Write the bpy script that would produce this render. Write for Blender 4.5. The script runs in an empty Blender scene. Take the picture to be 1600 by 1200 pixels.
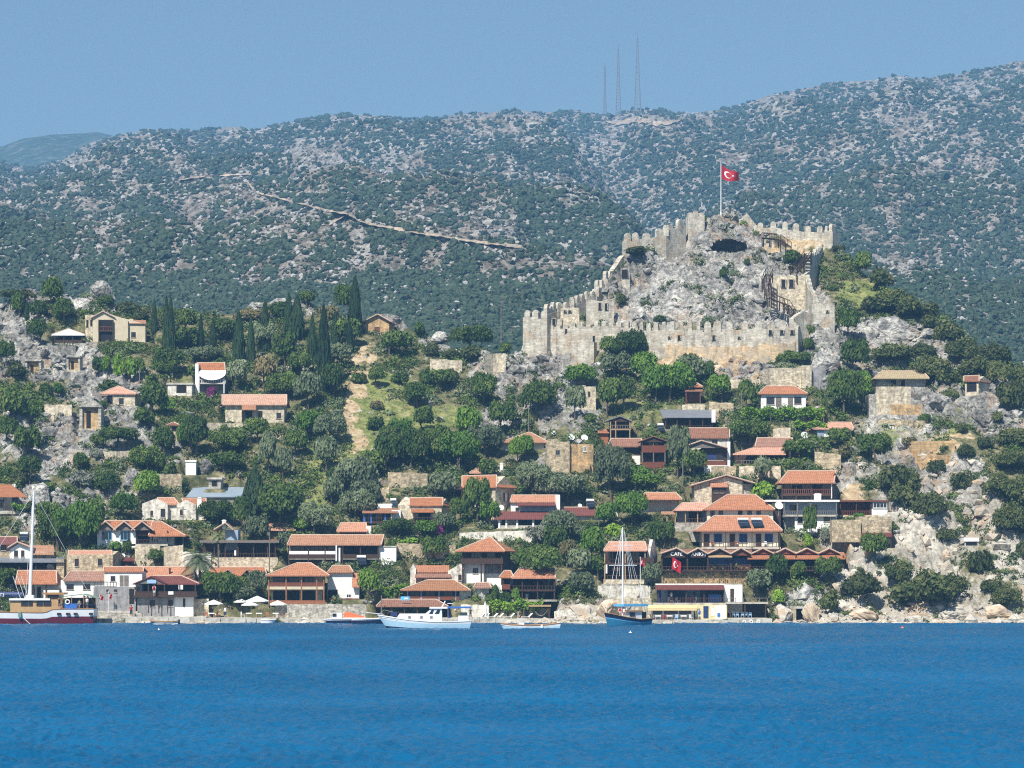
import bpy, math, random
import numpy as np
from mathutils import Vector, Matrix
rad = math.radians
sc = bpy.context.scene
COL = sc.collection
# ---------------------------------------------------------------- camera
F, HZ, CXP, CAMZ = 4000.0, 895.0, 800.0, 8.0      # focal length and horizon in pixels of the 1600 px photo
cam = bpy.data.objects.new('camera', bpy.data.cameras.new('camera'))
COL.objects.link(cam)
cam.location = (0, 0, CAMZ)
cam.rotation_euler = (rad(90), 0, 0)
cam.data.sensor_width = 36
cam.data.lens = 36 * F / 1600
cam.data.shift_y = (HZ - 600) / 1600
cam.data.clip_start = 0.5
cam.data.clip_end = 20000
sc.camera = cam
# ---------------------------------------------------------------- sky and sun
SUN_EL, SUN_AZ = 50, -26
w = bpy.data.worlds.new('World'); sc.world = w; w.use_nodes = True
nt = w.node_tree
sky = nt.nodes.new('ShaderNodeTexSky'); sky.sky_type = 'NISHITA'; sky.sun_disc = False
sky.sun_elevation = rad(SUN_EL); sky.sun_rotation = rad(180 - SUN_AZ)
sky.air_density = 1.35; sky.dust_density = 0.0; sky.ozone_density = 1.6; sky.altitude = 0
nt.links.new(sky.outputs[0], nt.nodes['Background'].inputs[0])
nt.nodes['Background'].inputs[1].default_value = 0.054
S = Vector((math.sin(rad(SUN_AZ)) * math.cos(rad(SUN_EL)), -math.cos(rad(SUN_AZ)) * math.cos(rad(SUN_EL)), math.sin(rad(SUN_EL))))
sun = bpy.data.objects.new('sun', bpy.data.lights.new('sun', 'SUN')); COL.objects.link(sun)
sun.data.energy = 5.0; sun.data.angle = rad(0.5); sun.data.color = (1.0, 0.95, 0.87)
sun.rotation_euler = (-S).to_track_quat('-Z', 'Y').to_euler()
sun.location = (0, 0, 900)
sc.view_settings.view_transform = 'Standard'; sc.view_settings.look = 'None'
sc.view_settings.gamma = 1; sc.view_settings.exposure = 0.72
sc.cycles.filter_width = 1.15 if hasattr(sc.cycles, 'filter_width') else 1.5
sc.cycles.use_denoising = False
sc.cycles.max_bounces = 6; sc.cycles.diffuse_bounces = 2; sc.cycles.glossy_bounces = 2
sc.cycles.volume_bounces = 0; sc.cycles.transparent_max_bounces = 6
sc.cycles.caustics_reflective = False; sc.cycles.caustics_refractive = False

# ---------------------------------------------------------------- materials
MATS = {}
def nodes(name):
    m = bpy.data.materials.new(name); m.use_nodes = True
    MATS[name] = m
    return m, m.node_tree, m.node_tree.nodes['Principled BSDF']
def N(nt, typ, **kw):
    n = nt.nodes.new('ShaderNode' + typ)
    for k, v in kw.items():
        if k.startswith('i_'):
            n.inputs[k[2:].replace('_', ' ')].default_value = v
        else:
            setattr(n, k, v)
    return n
def ramp(nt, fac, stops):
    r = nt.nodes.new('ShaderNodeValToRGB')
    el = r.color_ramp.elements
    while len(el) < len(stops): el.new(0.5)
    for e, (p, c) in zip(el, stops):
        e.position = p; e.color = (*c, 1) if len(c) == 3 else c
    nt.links.new(fac, r.inputs[0])
    return r.outputs[0]
def mix(nt, fac, a, b, mode='MIX'):
    m = nt.nodes.new('ShaderNodeMix'); m.data_type = 'RGBA'; m.blend_type = mode
    for s, v in ((0, fac), (6, a), (7, b)):
        if isinstance(v, (int, float)): m.inputs[s].default_value = v
        elif isinstance(v, tuple): m.inputs[s].default_value = (*v, 1)
        else: nt.links.new(v, m.inputs[s])
    return m.outputs[2]
def noise(nt, vec, scale, detail=5, rough=0.6, dist=0.0):
    n = N(nt, 'TexNoise'); n.inputs['Scale'].default_value = scale; n.inputs['Detail'].default_value = detail
    n.inputs['Roughness'].default_value = rough; n.inputs['Distortion'].default_value = dist
    nt.links.new(vec, n.inputs['Vector'])
    return n.outputs[0]
def bump(nt, b, h, strength, dist, nrm=None):
    n = N(nt, 'Bump'); n.inputs['Strength'].default_value = strength; n.inputs['Distance'].default_value = dist
    nt.links.new(h, n.inputs['Height'])
    if nrm is not None: nt.links.new(nrm, n.inputs['Normal'])
    if b is not None: nt.links.new(n.outputs[0], b.inputs['Normal'])
    return n.outputs[0]
def mk(name, c1, c2=None, scale=1.2, rough=0.85, c3=None, bumpd=0.02, brick=None, spec=0.3, metal=0.0, lo=0.35, hi=0.65):
    """mottled surface: two or three colours mixed by noise, optional stone courses"""
    m, nt, b = nodes(name)
    tc = N(nt, 'TexCoord').outputs['Object']
    b.inputs['Roughness'].default_value = rough; b.inputs['Specular IOR Level'].default_value = spec; b.inputs['Metallic'].default_value = metal
    c2 = c2 or tuple(x * 0.8 for x in c1)
    f = noise(nt, tc, scale, 6, 0.65)
    st = [(lo, c1), (hi, c2)] if c3 is None else [(lo, c1), ((lo + hi) / 2, c2), (hi, c3)]
    c = ramp(nt, f, st)
    h = f
    if brick:
        bw, bh, mc, amt = brick
        sp = N(nt, 'SeparateXYZ'); nt.links.new(tc, sp.inputs[0])
        ad = N(nt, 'Math', operation='ADD'); nt.links.new(sp.outputs[0], ad.inputs[0]); nt.links.new(sp.outputs[1], ad.inputs[1])
        cb = N(nt, 'CombineXYZ'); nt.links.new(ad.outputs[0], cb.inputs[0]); nt.links.new(sp.outputs[2], cb.inputs[1])
        jit = noise(nt, tc, 2.5, 2)
        vm = N(nt, 'Vector_Math'.replace('_', '')); vm.operation = 'MULTIPLY_ADD'
        nt.links.new(jit, vm.inputs[0]); vm.inputs[1].default_value = (0.25, 0.25, 0); nt.links.new(cb.outputs[0], vm.inputs[2])
        sc2 = N(nt, 'VectorMath'); sc2.operation = 'MULTIPLY'; nt.links.new(vm.outputs[0], sc2.inputs[0]); sc2.inputs[1].default_value = (1 / bw, 1 / bh, 1)
        v1 = N(nt, 'TexVoronoi'); v1.inputs['Scale'].default_value = 1; v1.inputs['Randomness'].default_value = .8; nt.links.new(sc2.outputs[0], v1.inputs['Vector'])
        v2 = N(nt, 'TexVoronoi'); v2.feature = 'DISTANCE_TO_EDGE'; v2.inputs['Scale'].default_value = 1; v2.inputs['Randomness'].default_value = .8; nt.links.new(sc2.outputs[0], v2.inputs['Vector'])
        sv = N(nt, 'SeparateColor'); nt.links.new(v1.outputs['Color'], sv.inputs[0])
        cc = ramp(nt, sv.outputs[0], [(0.0, (.66, .64, .60)), (0.5, (1, .98, .94)), (1.0, (1.25, 1.22, 1.16))])
        ed = ramp(nt, v2.outputs['Distance'], [(0.0, mc), (0.09, (1, 1, 1))])
        c = mix(nt, amt, c, mix(nt, .8, cc, ed, 'MULTIPLY'), 'MULTIPLY')
        h = v2.outputs['Distance']
        ms_ = N(nt, 'Mapping'); nt.links.new(tc, ms_.inputs[0]); ms_.inputs['Scale'].default_value = (1.1, 1.1, .22)
        stn = ramp(nt, noise(nt, ms_.outputs[0], 1.0, 7, 0.75), [(0.36, (.50, .49, .48)), (0.50, (1, 1, 1)), (0.68, (1.12, 1.1, 1.06))])
        c = mix(nt, .8, c, stn, 'MULTIPLY')
    nt.links.new(c, b.inputs['Base Color'])
    if bumpd: bump(nt, b, h, 0.6, bumpd)
    return m
ST = (0.45, 0.22)
mk('white', (0.86, 0.85, 0.81), (0.78, 0.76, 0.71), 0.7, c3=(0.55, 0.52, 0.46), lo=0.42, hi=0.78)
mk('whitewash', (0.84, 0.82, 0.76), (0.70, 0.67, 0.59), 1.3, c3=(0.40, 0.37, 0.31), brick=(.6, .3, (.7, .68, .64), .4))
mk('cream', (0.66, 0.58, 0.42), (0.55, 0.46, 0.31), 0.9)
mk('cream_light', (0.80, 0.74, 0.60), (0.72, 0.65, 0.50), 0.9)
mk('yellow_wall', (0.72, 0.64, 0.34), (0.62, 0.55, 0.32), 0.9)
mk('greywall', (0.36, 0.36, 0.36), (0.26, 0.25, 0.25), 0.9, brick=(.7, .35, (.6, .6, .6), .4))
mk('bluewall', (0.34, 0.42, 0.52), (0.26, 0.33, 0.42), 1.1)
mk('stone', (0.66, 0.56, 0.38), (0.50, 0.42, 0.29), 1.6, c3=(0.28, 0.23, 0.16), brick=(.6, .30, (.3, .27, .22), .8), bumpd=.06)
mk('stone_pale', (0.76, 0.69, 0.54), (0.62, 0.55, 0.42), 1.6, c3=(0.38, 0.33, 0.25), brick=(.55, .28, (.4, .36, .3), .7), bumpd=.06)
mk('stone_grey', (0.60, 0.57, 0.51), (0.44, 0.42, 0.37), 1.6, c3=(0.25, 0.24, 0.21), brick=(.7, .35, (.3, .28, .25), .7), bumpd=.06)
mk('stone_orange', (0.60, 0.44, 0.24), (0.50, 0.34, 0.17), 0.9, c3=(0.33, 0.27, 0.18), brick=(.7, .35, (.4, .3, .2), .6), bumpd=.05)
mk('castle_stone', (0.62, 0.58, 0.49), (0.47, 0.44, 0.375), 0.5, c3=(0.46, 0.34, 0.22), brick=(.6, .33, (.45, .42, .36), .6), bumpd=.07, lo=.38, hi=.68)
mk('castle_ochre', (0.72, 0.50, 0.26), (0.60, 0.47, 0.31), 0.30, c3=(0.42, 0.37, 0.29), brick=(.75, .38, (.5, .42, .3), .5), bumpd=.07)
def roofmat(name, a, b_, c_):
    m, nt, b = nodes(name)
    tc = N(nt, 'TexCoord').outputs['Object']
    c = ramp(nt, noise(nt, tc, 1.5, 8, 0.75), [(0.32, a), (0.5, b_), (0.70, c_)])
    wv = N(nt, 'TexWave'); wv.wave_type = 'BANDS'; wv.bands_direction = 'X'; wv.inputs['Scale'].default_value = 0.9
    wv.inputs['Distortion'].default_value = 1.2; wv.inputs['Detail'].default_value = 2; nt.links.new(tc, wv.inputs['Vector'])
    wz = N(nt, 'TexWave'); wz.wave_type = 'BANDS'; wz.bands_direction = 'Z'; wz.inputs['Scale'].default_value = 1.1
    wz.inputs['Distortion'].default_value = 1.0; nt.links.new(tc, wz.inputs['Vector'])
    k = ramp(nt, wv.outputs['Fac'], [(0.0, (.72, .70, .70)), (0.45, (1, 1, 1))])
    k2 = ramp(nt, wz.outputs['Fac'], [(0.0, (.78, .76, .76)), (0.4, (1, 1, 1))])
    c = mix(nt, 0.8, mix(nt, 0.8, c, k, 'MULTIPLY'), k2, 'MULTIPLY')
    oi = N(nt, 'ObjectInfo'); hv = N(nt, 'HueSaturation'); m1 = N(nt, 'MapRange'); m1.inputs[3].default_value = .80; m1.inputs[4].default_value = 1.08; m2 = N(nt, 'MapRange'); m2.inputs[3].default_value = 1.15; m2.inputs[4].default_value = .72
    nt.links.new(oi.outputs['Random'], m1.inputs[0]); nt.links.new(oi.outputs['Random'], m2.inputs[0]); nt.links.new(m1.outputs[0], hv.inputs['Saturation']); nt.links.new(m2.outputs[0], hv.inputs['Value']); nt.links.new(c, hv.inputs['Color']); c = hv.outputs[0]
    sp = ramp(nt, noise(nt, tc, 2.6, 5, 0.8), [(0.50, (1, 1, 1)), (0.60, (0.62, 0.58, 0.55)), (0.70, (1.25, 1.3, 1.3))])
    c = mix(nt, 0.8, c, sp, 'MULTIPLY')
    nt.links.new(c, b.inputs['Base Color']); b.inputs['Roughness'].default_value = 0.9; b.inputs['Specular IOR Level'].default_value = 0.2
    bump(nt, b, wv.outputs['Fac'], 0.5, 0.06)
roofmat('tile_orange', (0.68, 0.295, 0.155), (0.56, 0.25, 0.135), (0.36, 0.19, 0.12))
roofmat('tile_faded', (0.60, 0.31, 0.18), (0.50, 0.26, 0.15), (0.36, 0.21, 0.14))
roofmat('tile_old', (0.46, 0.23, 0.15), (0.34, 0.17, 0.11), (0.24, 0.14, 0.10))
roofmat('tile_maroon', (0.27, 0.085, 0.07), (0.22, 0.075, 0.06), (0.18, 0.07, 0.06))
roofmat('straw', (0.52, 0.42, 0.24), (0.45, 0.36, 0.20), (0.36, 0.28, 0.16))
mk('ridge_tile', (0.62, 0.47, 0.36), (0.50, 0.36, 0.27), 3)
mk('sheet_grey', (0.22, 0.23, 0.25), (0.17, 0.18, 0.20), 0.6, rough=.5)
mk('sheet_blue', (0.30, 0.36, 0.42), (0.25, 0.31, 0.37), 0.4, rough=.45)
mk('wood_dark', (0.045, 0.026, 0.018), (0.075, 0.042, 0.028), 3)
mk('wood_red', (0.20, 0.065, 0.035), (0.14, 0.05, 0.03), 3)
mk('wood_orange', (0.38, 0.15, 0.07), (0.28, 0.11, 0.05), 3)
mk('wood_pale', (0.42, 0.29, 0.16), (0.33, 0.22, 0.12), 3)
mk('wood_grey', (0.22, 0.19, 0.16), (0.15, 0.13, 0.11), 3)
mk('bark', (0.16, 0.12, 0.08), (0.09, 0.07, 0.05), 4)
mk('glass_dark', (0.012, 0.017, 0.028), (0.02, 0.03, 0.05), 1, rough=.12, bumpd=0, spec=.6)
mk('opening_shade', (0.012, 0.011, 0.012), (0.018, 0.016, 0.018), 1, bumpd=0)  # near-black colour standing in for the shade inside openings
mk('blue_paint', (0.04, 0.13, 0.48), (0.05, 0.16, 0.42), 2, rough=.5)
mk('blue_dark', (0.02, 0.035, 0.12), (0.03, 0.05, 0.15), 2, rough=.5)
mk('sky_paint', (0.16, 0.48, 0.74), (0.12, 0.40, 0.66), 1.2, rough=.35)
mk('pale_hull', (0.46, 0.66, 0.76), (0.40, 0.60, 0.72), 1.2, rough=.35)
mk('hull_blue', (0.035, 0.21, 0.36), (0.03, 0.17, 0.30), 1.2, rough=.35)
mk('navy', (0.012, 0.02, 0.055), (0.015, 0.025, 0.07), 2, rough=.4)
mk('white_paint', (0.82, 0.82, 0.80), (0.76, 0.76, 0.74), 1, rough=.35, bumpd=0)
mk('maroon_paint', (0.15, 0.018, 0.03), (0.12, 0.016, 0.028), 1, rough=.35, bumpd=0)
mk('varnish', (0.46, 0.24, 0.08), (0.36, 0.18, 0.06), 2, rough=.35)
mk('teak', (0.50, 0.33, 0.16), (0.42, 0.26, 0.12), 2, rough=.5)
mk('red', (0.42, 0.010, 0.02), (0.36, 0.008, 0.018), 2, rough=.7, bumpd=0)
mk('flag_white', (0.85, 0.85, 0.85), (0.8, 0.8, 0.8), 2, rough=.7, bumpd=0)
mk('orange_cloth', (0.85, 0.22, 0.08), (0.75, 0.16, 0.06), 2)
mk('cloth_green', (0.22, 0.32, 0.24), (0.16, 0.25, 0.19), 2)
mk('cloth_white', (0.80, 0.79, 0.74), (0.70, 0.69, 0.64), 1, rough=.9, bumpd=0)
mk('cloth_yellow', (0.72, 0.58, 0.30), (0.66, 0.52, 0.26), 1)
mk('plastic_blue', (0.35, 0.5, 0.7), (0.3, 0.45, 0.65), 1, rough=.4, bumpd=0)
mk('concrete', (0.60, 0.57, 0.50), (0.48, 0.45, 0.38), 0.8, c3=(0.32, 0.29, 0.24))
mk('metal', (0.55, 0.56, 0.57), (0.45, 0.46, 0.47), 1, rough=.4, metal=.6, bumpd=0)
mk('lattice', (0.20, 0.21, 0.22), (0.17, 0.18, 0.19), 1, rough=.6, bumpd=0)
mk('rubber', (0.02, 0.02, 0.02), (0.03, 0.03, 0.03), 1)
mk('skin', (0.50, 0.30, 0.20), (0.46, 0.27, 0.18), 3, rough=.6, bumpd=0)
mk('hair', (0.02, 0.015, 0.01), (0.03, 0.02, 0.015), 3, bumpd=0)

def leafmat(name, a, b_, c_, rough=.75):
    m, nt, b = nodes(name)
    tc = N(nt, 'TexCoord').outputs['Object']
    oi = N(nt, 'ObjectInfo')
    geo = N(nt, 'NewGeometry')
    f = noise(nt, geo.outputs['Position'], 0.55, 4, 0.7)
    c = ramp(nt, f, [(0.32, a), (0.5, b_), (0.70, c_)])
    hs = N(nt, 'HueSaturation'); nt.links.new(c, hs.inputs['Color'])
    mr = N(nt, 'MapRange'); nt.links.new(oi.outputs['Random'], mr.inputs[0]); mr.inputs[3].default_value = 0.68; mr.inputs[4].default_value = 1.4
    mh = N(nt, 'MapRange'); nt.links.new(oi.outputs['Random'], mh.inputs[0]); mh.inputs[3].default_value = 0.512; mh.inputs[4].default_value = 0.488
    nt.links.new(mr.outputs[0], hs.inputs['Value']); nt.links.new(mh.outputs[0], hs.inputs['Hue'])
    nt.links.new(hs.outputs[0], b.inputs['Base Color']); b.inputs['Roughness'].default_value = rough
    b.inputs['Specular IOR Level'].default_value = 0.25
    tr = N(nt, 'BsdfTranslucent'); nt.links.new(hs.outputs[0], tr.inputs[0])
    ms = N(nt, 'MixShader'); ms.inputs[0].default_value = 0.22
    nt.links.new(b.outputs[0], ms.inputs[1]); nt.links.new(tr.outputs[0], ms.inputs[2])
    nt.links.new(ms.outputs[0], nt.nodes['Material Output'].inputs[0])
leafmat('leaf_olive', (0.09, 0.125, 0.055), (0.16, 0.20, 0.10), (0.27, 0.31, 0.19))
leafmat('leaf_dark', (0.034, 0.074, 0.013), (0.078, 0.132, 0.024), (0.185, 0.24, 0.055))
leafmat('leaf_green', (0.06, 0.14, 0.014), (0.11, 0.21, 0.025), (0.21, 0.32, 0.055))
leafmat('leaf_bright', (0.12, 0.24, 0.02), (0.20, 0.34, 0.03), (0.30, 0.42, 0.06))
leafmat('leaf_scrub', (0.045, 0.070, 0.020), (0.085, 0.110, 0.032), (0.18, 0.19, 0.075))
leafmat('leaf_cypress', (0.020, 0.045, 0.018), (0.032, 0.065, 0.024), (0.05, 0.085, 0.03))
leafmat('leaf_tan', (0.17, 0.16, 0.07), (0.24, 0.21, 0.09), (0.30, 0.25, 0.12))
leafmat('leaf_purple', (0.22, 0.02, 0.16), (0.30, 0.03, 0.22), (0.06, 0.09, 0.03))
leafmat('leaf_palm', (0.10, 0.15, 0.06), (0.16, 0.21, 0.09), (0.24, 0.27, 0.13))
leafmat('leaf_grey', (0.15, 0.17, 0.11), (0.23, 0.25, 0.18), (0.34, 0.34, 0.27))
leafmat('grass_blade', (0.20, 0.24, 0.07), (0.30, 0.29, 0.11), (0.42, 0.36, 0.17))

# ---------------------------------------------------------------- noise in numpy
def _hash(ix, iy, seed):
    n = (ix.astype(np.int64) * 374761393 + iy.astype(np.int64) * 668265263 + seed * 1442695041) & 0xFFFFFFFF
    n = ((n ^ (n >> 13)) * 1274126177) & 0xFFFFFFFF
    return (n ^ (n >> 16)) & 0xFFFF
def perlin(x, y, seed=0):
    x0 = np.floor(x); y0 = np.floor(y); fx = x - x0; fy = y - y0
    u = fx * fx * fx * (fx * (fx * 6 - 15) + 10); v = fy * fy * fy * (fy * (fy * 6 - 15) + 10)
    def g(ix, iy, dx, dy):
        a = _hash(ix, iy, seed) * (2 * math.pi / 65536)
        return np.cos(a) * dx + np.sin(a) * dy
    a = g(x0, y0, fx, fy); b = g(x0 + 1, y0, fx - 1, fy); c = g(x0, y0 + 1, fx, fy - 1); d = g(x0 + 1, y0 + 1, fx - 1, fy - 1)
    return ((a * (1 - u) + b * u) * (1 - v) + (c * (1 - u) + d * u) * v) * 1.5
def fbm(x, y, sc_, octv=4, seed=0, ridged=False, gain=0.5):
    t = 0; amp = 1; tot = 0
    for o in range(octv):
        n = perlin(x / sc_ + 17.3 * o, y / sc_ - 9.1 * o, seed + o)
        if ridged: n = 1 - 2 * np.abs(n)
        t = t + n * amp; tot += amp; amp *= gain; sc_ *= 0.5
    return t / tot

# ---------------------------------------------------------------- mesh helpers
def link(name, me, parent=None, mat=None):
    o = bpy.data.objects.new(name, me); COL.objects.link(o)
    if mat: me.materials.append(MATS[mat])
    if parent: o.parent = parent
    return o
def np_mesh(name, V, Fc, smooth=False):
    V = np.asarray(V, dtype=np.float32); Fc = np.asarray(Fc, dtype=np.int32); k = Fc.shape[1]
    me = bpy.data.meshes.new(name)
    me.vertices.add(len(V)); me.vertices.foreach_set('co', V.ravel())
    me.loops.add(Fc.size); me.loops.foreach_set('vertex_index', Fc.ravel())
    me.polygons.add(len(Fc)); me.polygons.foreach_set('loop_start', np.arange(0, Fc.size, k, dtype=np.int32))
    me.polygons.foreach_set('loop_total', np.full(len(Fc), k, dtype=np.int32))
    me.polygons.foreach_set('use_smooth', np.full(len(Fc), smooth))
    me.update(); me.validate()
    return me
class MB:
    def __init__(s): s.v = []; s.f = []
    def add(s, vs, fs):
        n = len(s.v); s.v += [tuple(v) for v in vs]; s.f += [tuple(i + n for i in f) for f in fs]; return s
    def box(s, x0, x1, y0, y1, z0, z1):
        return s.add([(x0, y0, z0), (x1, y0, z0), (x1, y1, z0), (x0, y1, z0), (x0, y0, z1), (x1, y0, z1), (x1, y1, z1), (x0, y1, z1)],
                     [(3, 2, 1, 0), (4, 5, 6, 7), (0, 1, 5, 4), (1, 2, 6, 5), (2, 3, 7, 6), (3, 0, 4, 7)])
    def prism(s, poly, d):
        """poly: 3-D points, pushed along vector d"""
        n = len(poly); a = [Vector(p) for p in poly]; b = [p + Vector(d) for p in a]
        return s.add(a + b, [tuple(range(n))[::-1], tuple(range(n, 2 * n))] + [(i, (i + 1) % n, n + (i + 1) % n, n + i) for i in range(n)])
    def slab(s, polys, t):
        """a roof skin of polygons given a thickness t downwards"""
        idx = {}; V = []; P = []
        for p in polys:
            q = []
            for v in p:
                k = tuple(round(c, 3) for c in v)
                if k not in idx: idx[k] = len(V); V.append(Vector(v))
                q.append(idx[k])
            P.append(q)
        n = len(V); ed = {}
        for q in P:
            for i in range(len(q)):
                a, b = q[i], q[(i + 1) % len(q)]; ed[(a, b)] = 1
        fs = [tuple(q) for q in P] + [tuple(i + n for i in q[::-1]) for q in P]
        for (a, b) in ed:
            if (b, a) not in ed: fs.append((b, a, a + n, b + n))
        return s.add(V + [v - Vector((0, 0, t)) for v in V], fs)
    def tube(s, pts, r, n=6, r1=None):
        pts = [Vector(p) for p in pts]; m = len(pts); r1 = r if r1 is None else r1; vs = []
        for i, p in enumerate(pts):
            d = (pts[min(i + 1, m - 1)] - pts[max(i - 1, 0)]).normalized()
            u = d.cross(Vector((0, 1, 0)) if abs(d.y) < .9 else Vector((1, 0, 0))).normalized(); v = d.cross(u)
            rr = r + (r1 - r) * i / max(1, m - 1)
            vs += [p + (u * math.cos(a) + v * math.sin(a)) * rr for a in [2 * math.pi * k / n for k in range(n)]]
        fs = [(i * n + k, i * n + (k + 1) % n, (i + 1) * n + (k + 1) % n, (i + 1) * n + k) for i in range(m - 1) for k in range(n)]
        return s.add(vs, fs + [tuple(range(n))[::-1], tuple(range((m - 1) * n, m * n))])
    def lathe(s, prof, c=(0, 0, 0), n=14):
        vs = [(c[0] + r * math.cos(2 * math.pi * k / n), c[1] + r * math.sin(2 * math.pi * k / n), c[2] + z) for r, z in prof for k in range(n)]
        m = len(prof)
        return s.add(vs, [(i * n + k, i * n + (k + 1) % n, (i + 1) * n + (k + 1) % n, (i + 1) * n + k) for i in range(m - 1) for k in range(n)] + [tuple(range(n))[::-1], tuple(range((m - 1) * n, m * n))])
    def build(s, name, mat, parent=None, smooth=False):
        me = bpy.data.meshes.new(name); me.from_pydata(s.v, [], s.f); me.update()
        if smooth: me.polygons.foreach_set('use_smooth', [True] * len(me.polygons))
        return link(name, me, parent, mat)
def tag(o, label=None, cat=None, group=None, kind=None):
    if label: o['label'] = label
    if cat: o['category'] = cat
    if group: o['group'] = group
    if kind: o['kind'] = kind
    return o
def empty(name, loc=(0, 0, 0), rz=0, label=None, cat=None, group=None):
    o = bpy.data.objects.new(name, None); COL.objects.link(o); o.location = loc; o.rotation_euler = (0, 0, rz)
    o.empty_display_size = 0.5
    return tag(o, label, cat, group)
def P(px, py, Y): return Vector(((px - CXP) * Y / F, Y, CAMZ + (HZ - py) * Y / F))
mk('ochre_rock', (0.64, 0.58, 0.48), (0.53, 0.41, 0.28), .8, c3=(0.28, 0.21, 0.15), bumpd=.12)

def rock_color(nt, geo, k=1.0):
    c = ramp(nt, noise(nt, geo, 0.42, 9, 0.72, .6), [(0.32, (0.10 * k, 0.098 * k, 0.092 * k)), (0.43, (0.26 * k, 0.255 * k, 0.24 * k)), (0.54, (0.46 * k, 0.445 * k, 0.405 * k)), (0.68, (0.74 * k, 0.71 * k, 0.64 * k))])
    c = mix(nt, 1.0, c, ramp(nt, noise(nt, geo, 0.075, 3, 0.6), [(.38, (.62, .61, .60)), (.62, (1.1, 1.1, 1.1))]), 'MULTIPLY')
    mp_ = N(nt, 'Mapping'); nt.links.new(geo, mp_.inputs[0]); mp_.inputs['Scale'].default_value = (1, .8, 1.7); mp_.inputs['Rotation'].default_value = (0, .35, 0)
    fs = ramp(nt, noise(nt, mp_.outputs[0], 0.33, 4, 0.6, 1.2), [(.474, (1, 1, 1)), (.492, (.30, .29, .27)), (.508, (.30, .29, .27)), (.526, (1, 1, 1))])  # dark lines: crevice shade and lichen put into the rock colour
    c = mix(nt, .85, c, fs, 'MULTIPLY')
    oc = ramp(nt, noise(nt, geo, 0.11, 6, 0.7), [(.58, (0, 0, 0)), (.66, (.55, .55, .55))]); c = mix(nt, oc, c, (0.46, 0.31, 0.19))
    crevice_shade = ramp(nt, noise(nt, geo, 1.5, 7, 0.8), [(0.38, (.26, .25, .235)), (0.50, (1, 1, 1))])  # crevice shade painted in as dark mottling
    return mix(nt, 0.8, c, crevice_shade, 'MULTIPLY')
m_, nt, b = nodes('hill_rock'); geo = N(nt, 'NewGeometry').outputs['Position']
nt.links.new(rock_color(nt, geo, 1.08), b.inputs['Base Color']); b.inputs['Roughness'].default_value = .95; b.inputs['Specular IOR Level'].default_value = .15
bump(nt, b, noise(nt, geo, 1.6, 8, 0.75), 0.9, 0.3)

m_, nt, b = nodes('shore_rock'); geo = N(nt, 'NewGeometry').outputs['Position']
c = mix(nt, ramp(nt, noise(nt, geo, 0.25, 4, .6), [(.50, (0, 0, 0)), (.62, (.8, .8, .8))]), mix(nt, .42, rock_color(nt, geo, 1.25), (0.76, 0.69, 0.56)), (0.52, 0.36, 0.22))
nt.links.new(c, b.inputs['Base Color']); b.inputs['Roughness'].default_value = .95; b.inputs['Specular IOR Level'].default_value = .15
bump(nt, b, noise(nt, geo, 1.6, 8, 0.75), 0.9, 0.3)
# ================================================================ terrain
# columns of the near hill: px -> five (py, distance) knots from shore to crest
HILL = [
 (-200, [(972,402),(850,428),(700,462),(560,492),(455,522)]),
 (0,   [(972,402),(850,428),(700,462),(560,492),(472,520)]),
 (50,  [(972,402),(850,428),(700,462),(560,492),(462,520)]),
 (90,  [(972,402),(850,428),(700,462),(560,492),(468,520)]),
 (155, [(972,402),(850,428),(700,462),(560,494),(452,524)]),
 (200, [(972,402),(850,428),(700,462),(560,494),(478,522)]),
 (300, [(972,402),(850,430),(700,464),(570,496),(492,524)]),
 (380, [(972,402),(850,430),(700,465),(570,498),(492,526)]),
 (410, [(972,402),(850,430),(700,465),(570,500),(474,530)]),
 (470, [(972,402),(850,430),(700,465),(570,500),(470,532)]),
 (510, [(972,402),(850,430),(700,465),(570,500),(490,530)]),
 (570, [(972,402),(850,430),(700,465),(570,500),(498,526)]),
 (610, [(972,402),(850,430),(700,465),(570,500),(497,528)]),
 (635, [(972,402),(850,430),(700,465),(590,497),(515,522)]),
 (700, [(972,402),(850,432),(720,463),(610,492),(535,515)]),
 (770, [(972,402),(850,432),(720,463),(620,490),(545,512)]),
 (812, [(972,402),(850,432),(720,463),(620,488),(536,510)]),
 (850, [(972,402),(850,430),(710,464),(590,492),(508,516)]),
 (905, [(972,402),(850,430),(700,464),(580,494),(482,520)]),
 (950, [(972,402),(850,430),(700,464),(572,495),(442,527)]),
 (975, [(972,402),(850,430),(700,464),(566,496),(396,534)]),
 (1045,[(972,402),(850,428),(695,464),(560,496),(380,538)]),
 (1072,[(972,402),(850,428),(690,464),(560,496),(352,541)]),
 (1110,[(972,402),(850,427),(690,463),(562,495),(339,543)]),
 (1150,[(972,402),(850,427),(690,462),(562,494),(341,543)]),
 (1180,[(972,402),(850,427),(690,461),(562,494),(362,541)]),
 (1240,[(972,402),(850,426),(690,460),(565,492),(372,539)]),
 (1290,[(972,402),(850,426),(690,460),(570,490),(378,537)]),
 (1312,[(972,402),(850,425),(695,459),(580,488),(392,535)]),
 (1345,[(972,402),(850,425),(700,458),(590,486),(428,528)]),
 (1400,[(972,402),(850,424),(700,457),(600,483),(456,520)]),
 (1460,[(972,402),(850,424),(705,455),(610,480),(488,512)]),
 (1530,[(972,402),(850,424),(710,453),(630,476),(540,503)]),
 (1600,[(972,402),(850,424),(720,452),(650,474),(580,500)]),
 (1800,[(972,402),(850,424),(760,450),(700,470),(640,490)]),
]
HP = np.array([h[0] for h in HILL], float); HK = np.array([h[1] for h in HILL], float)
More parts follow.
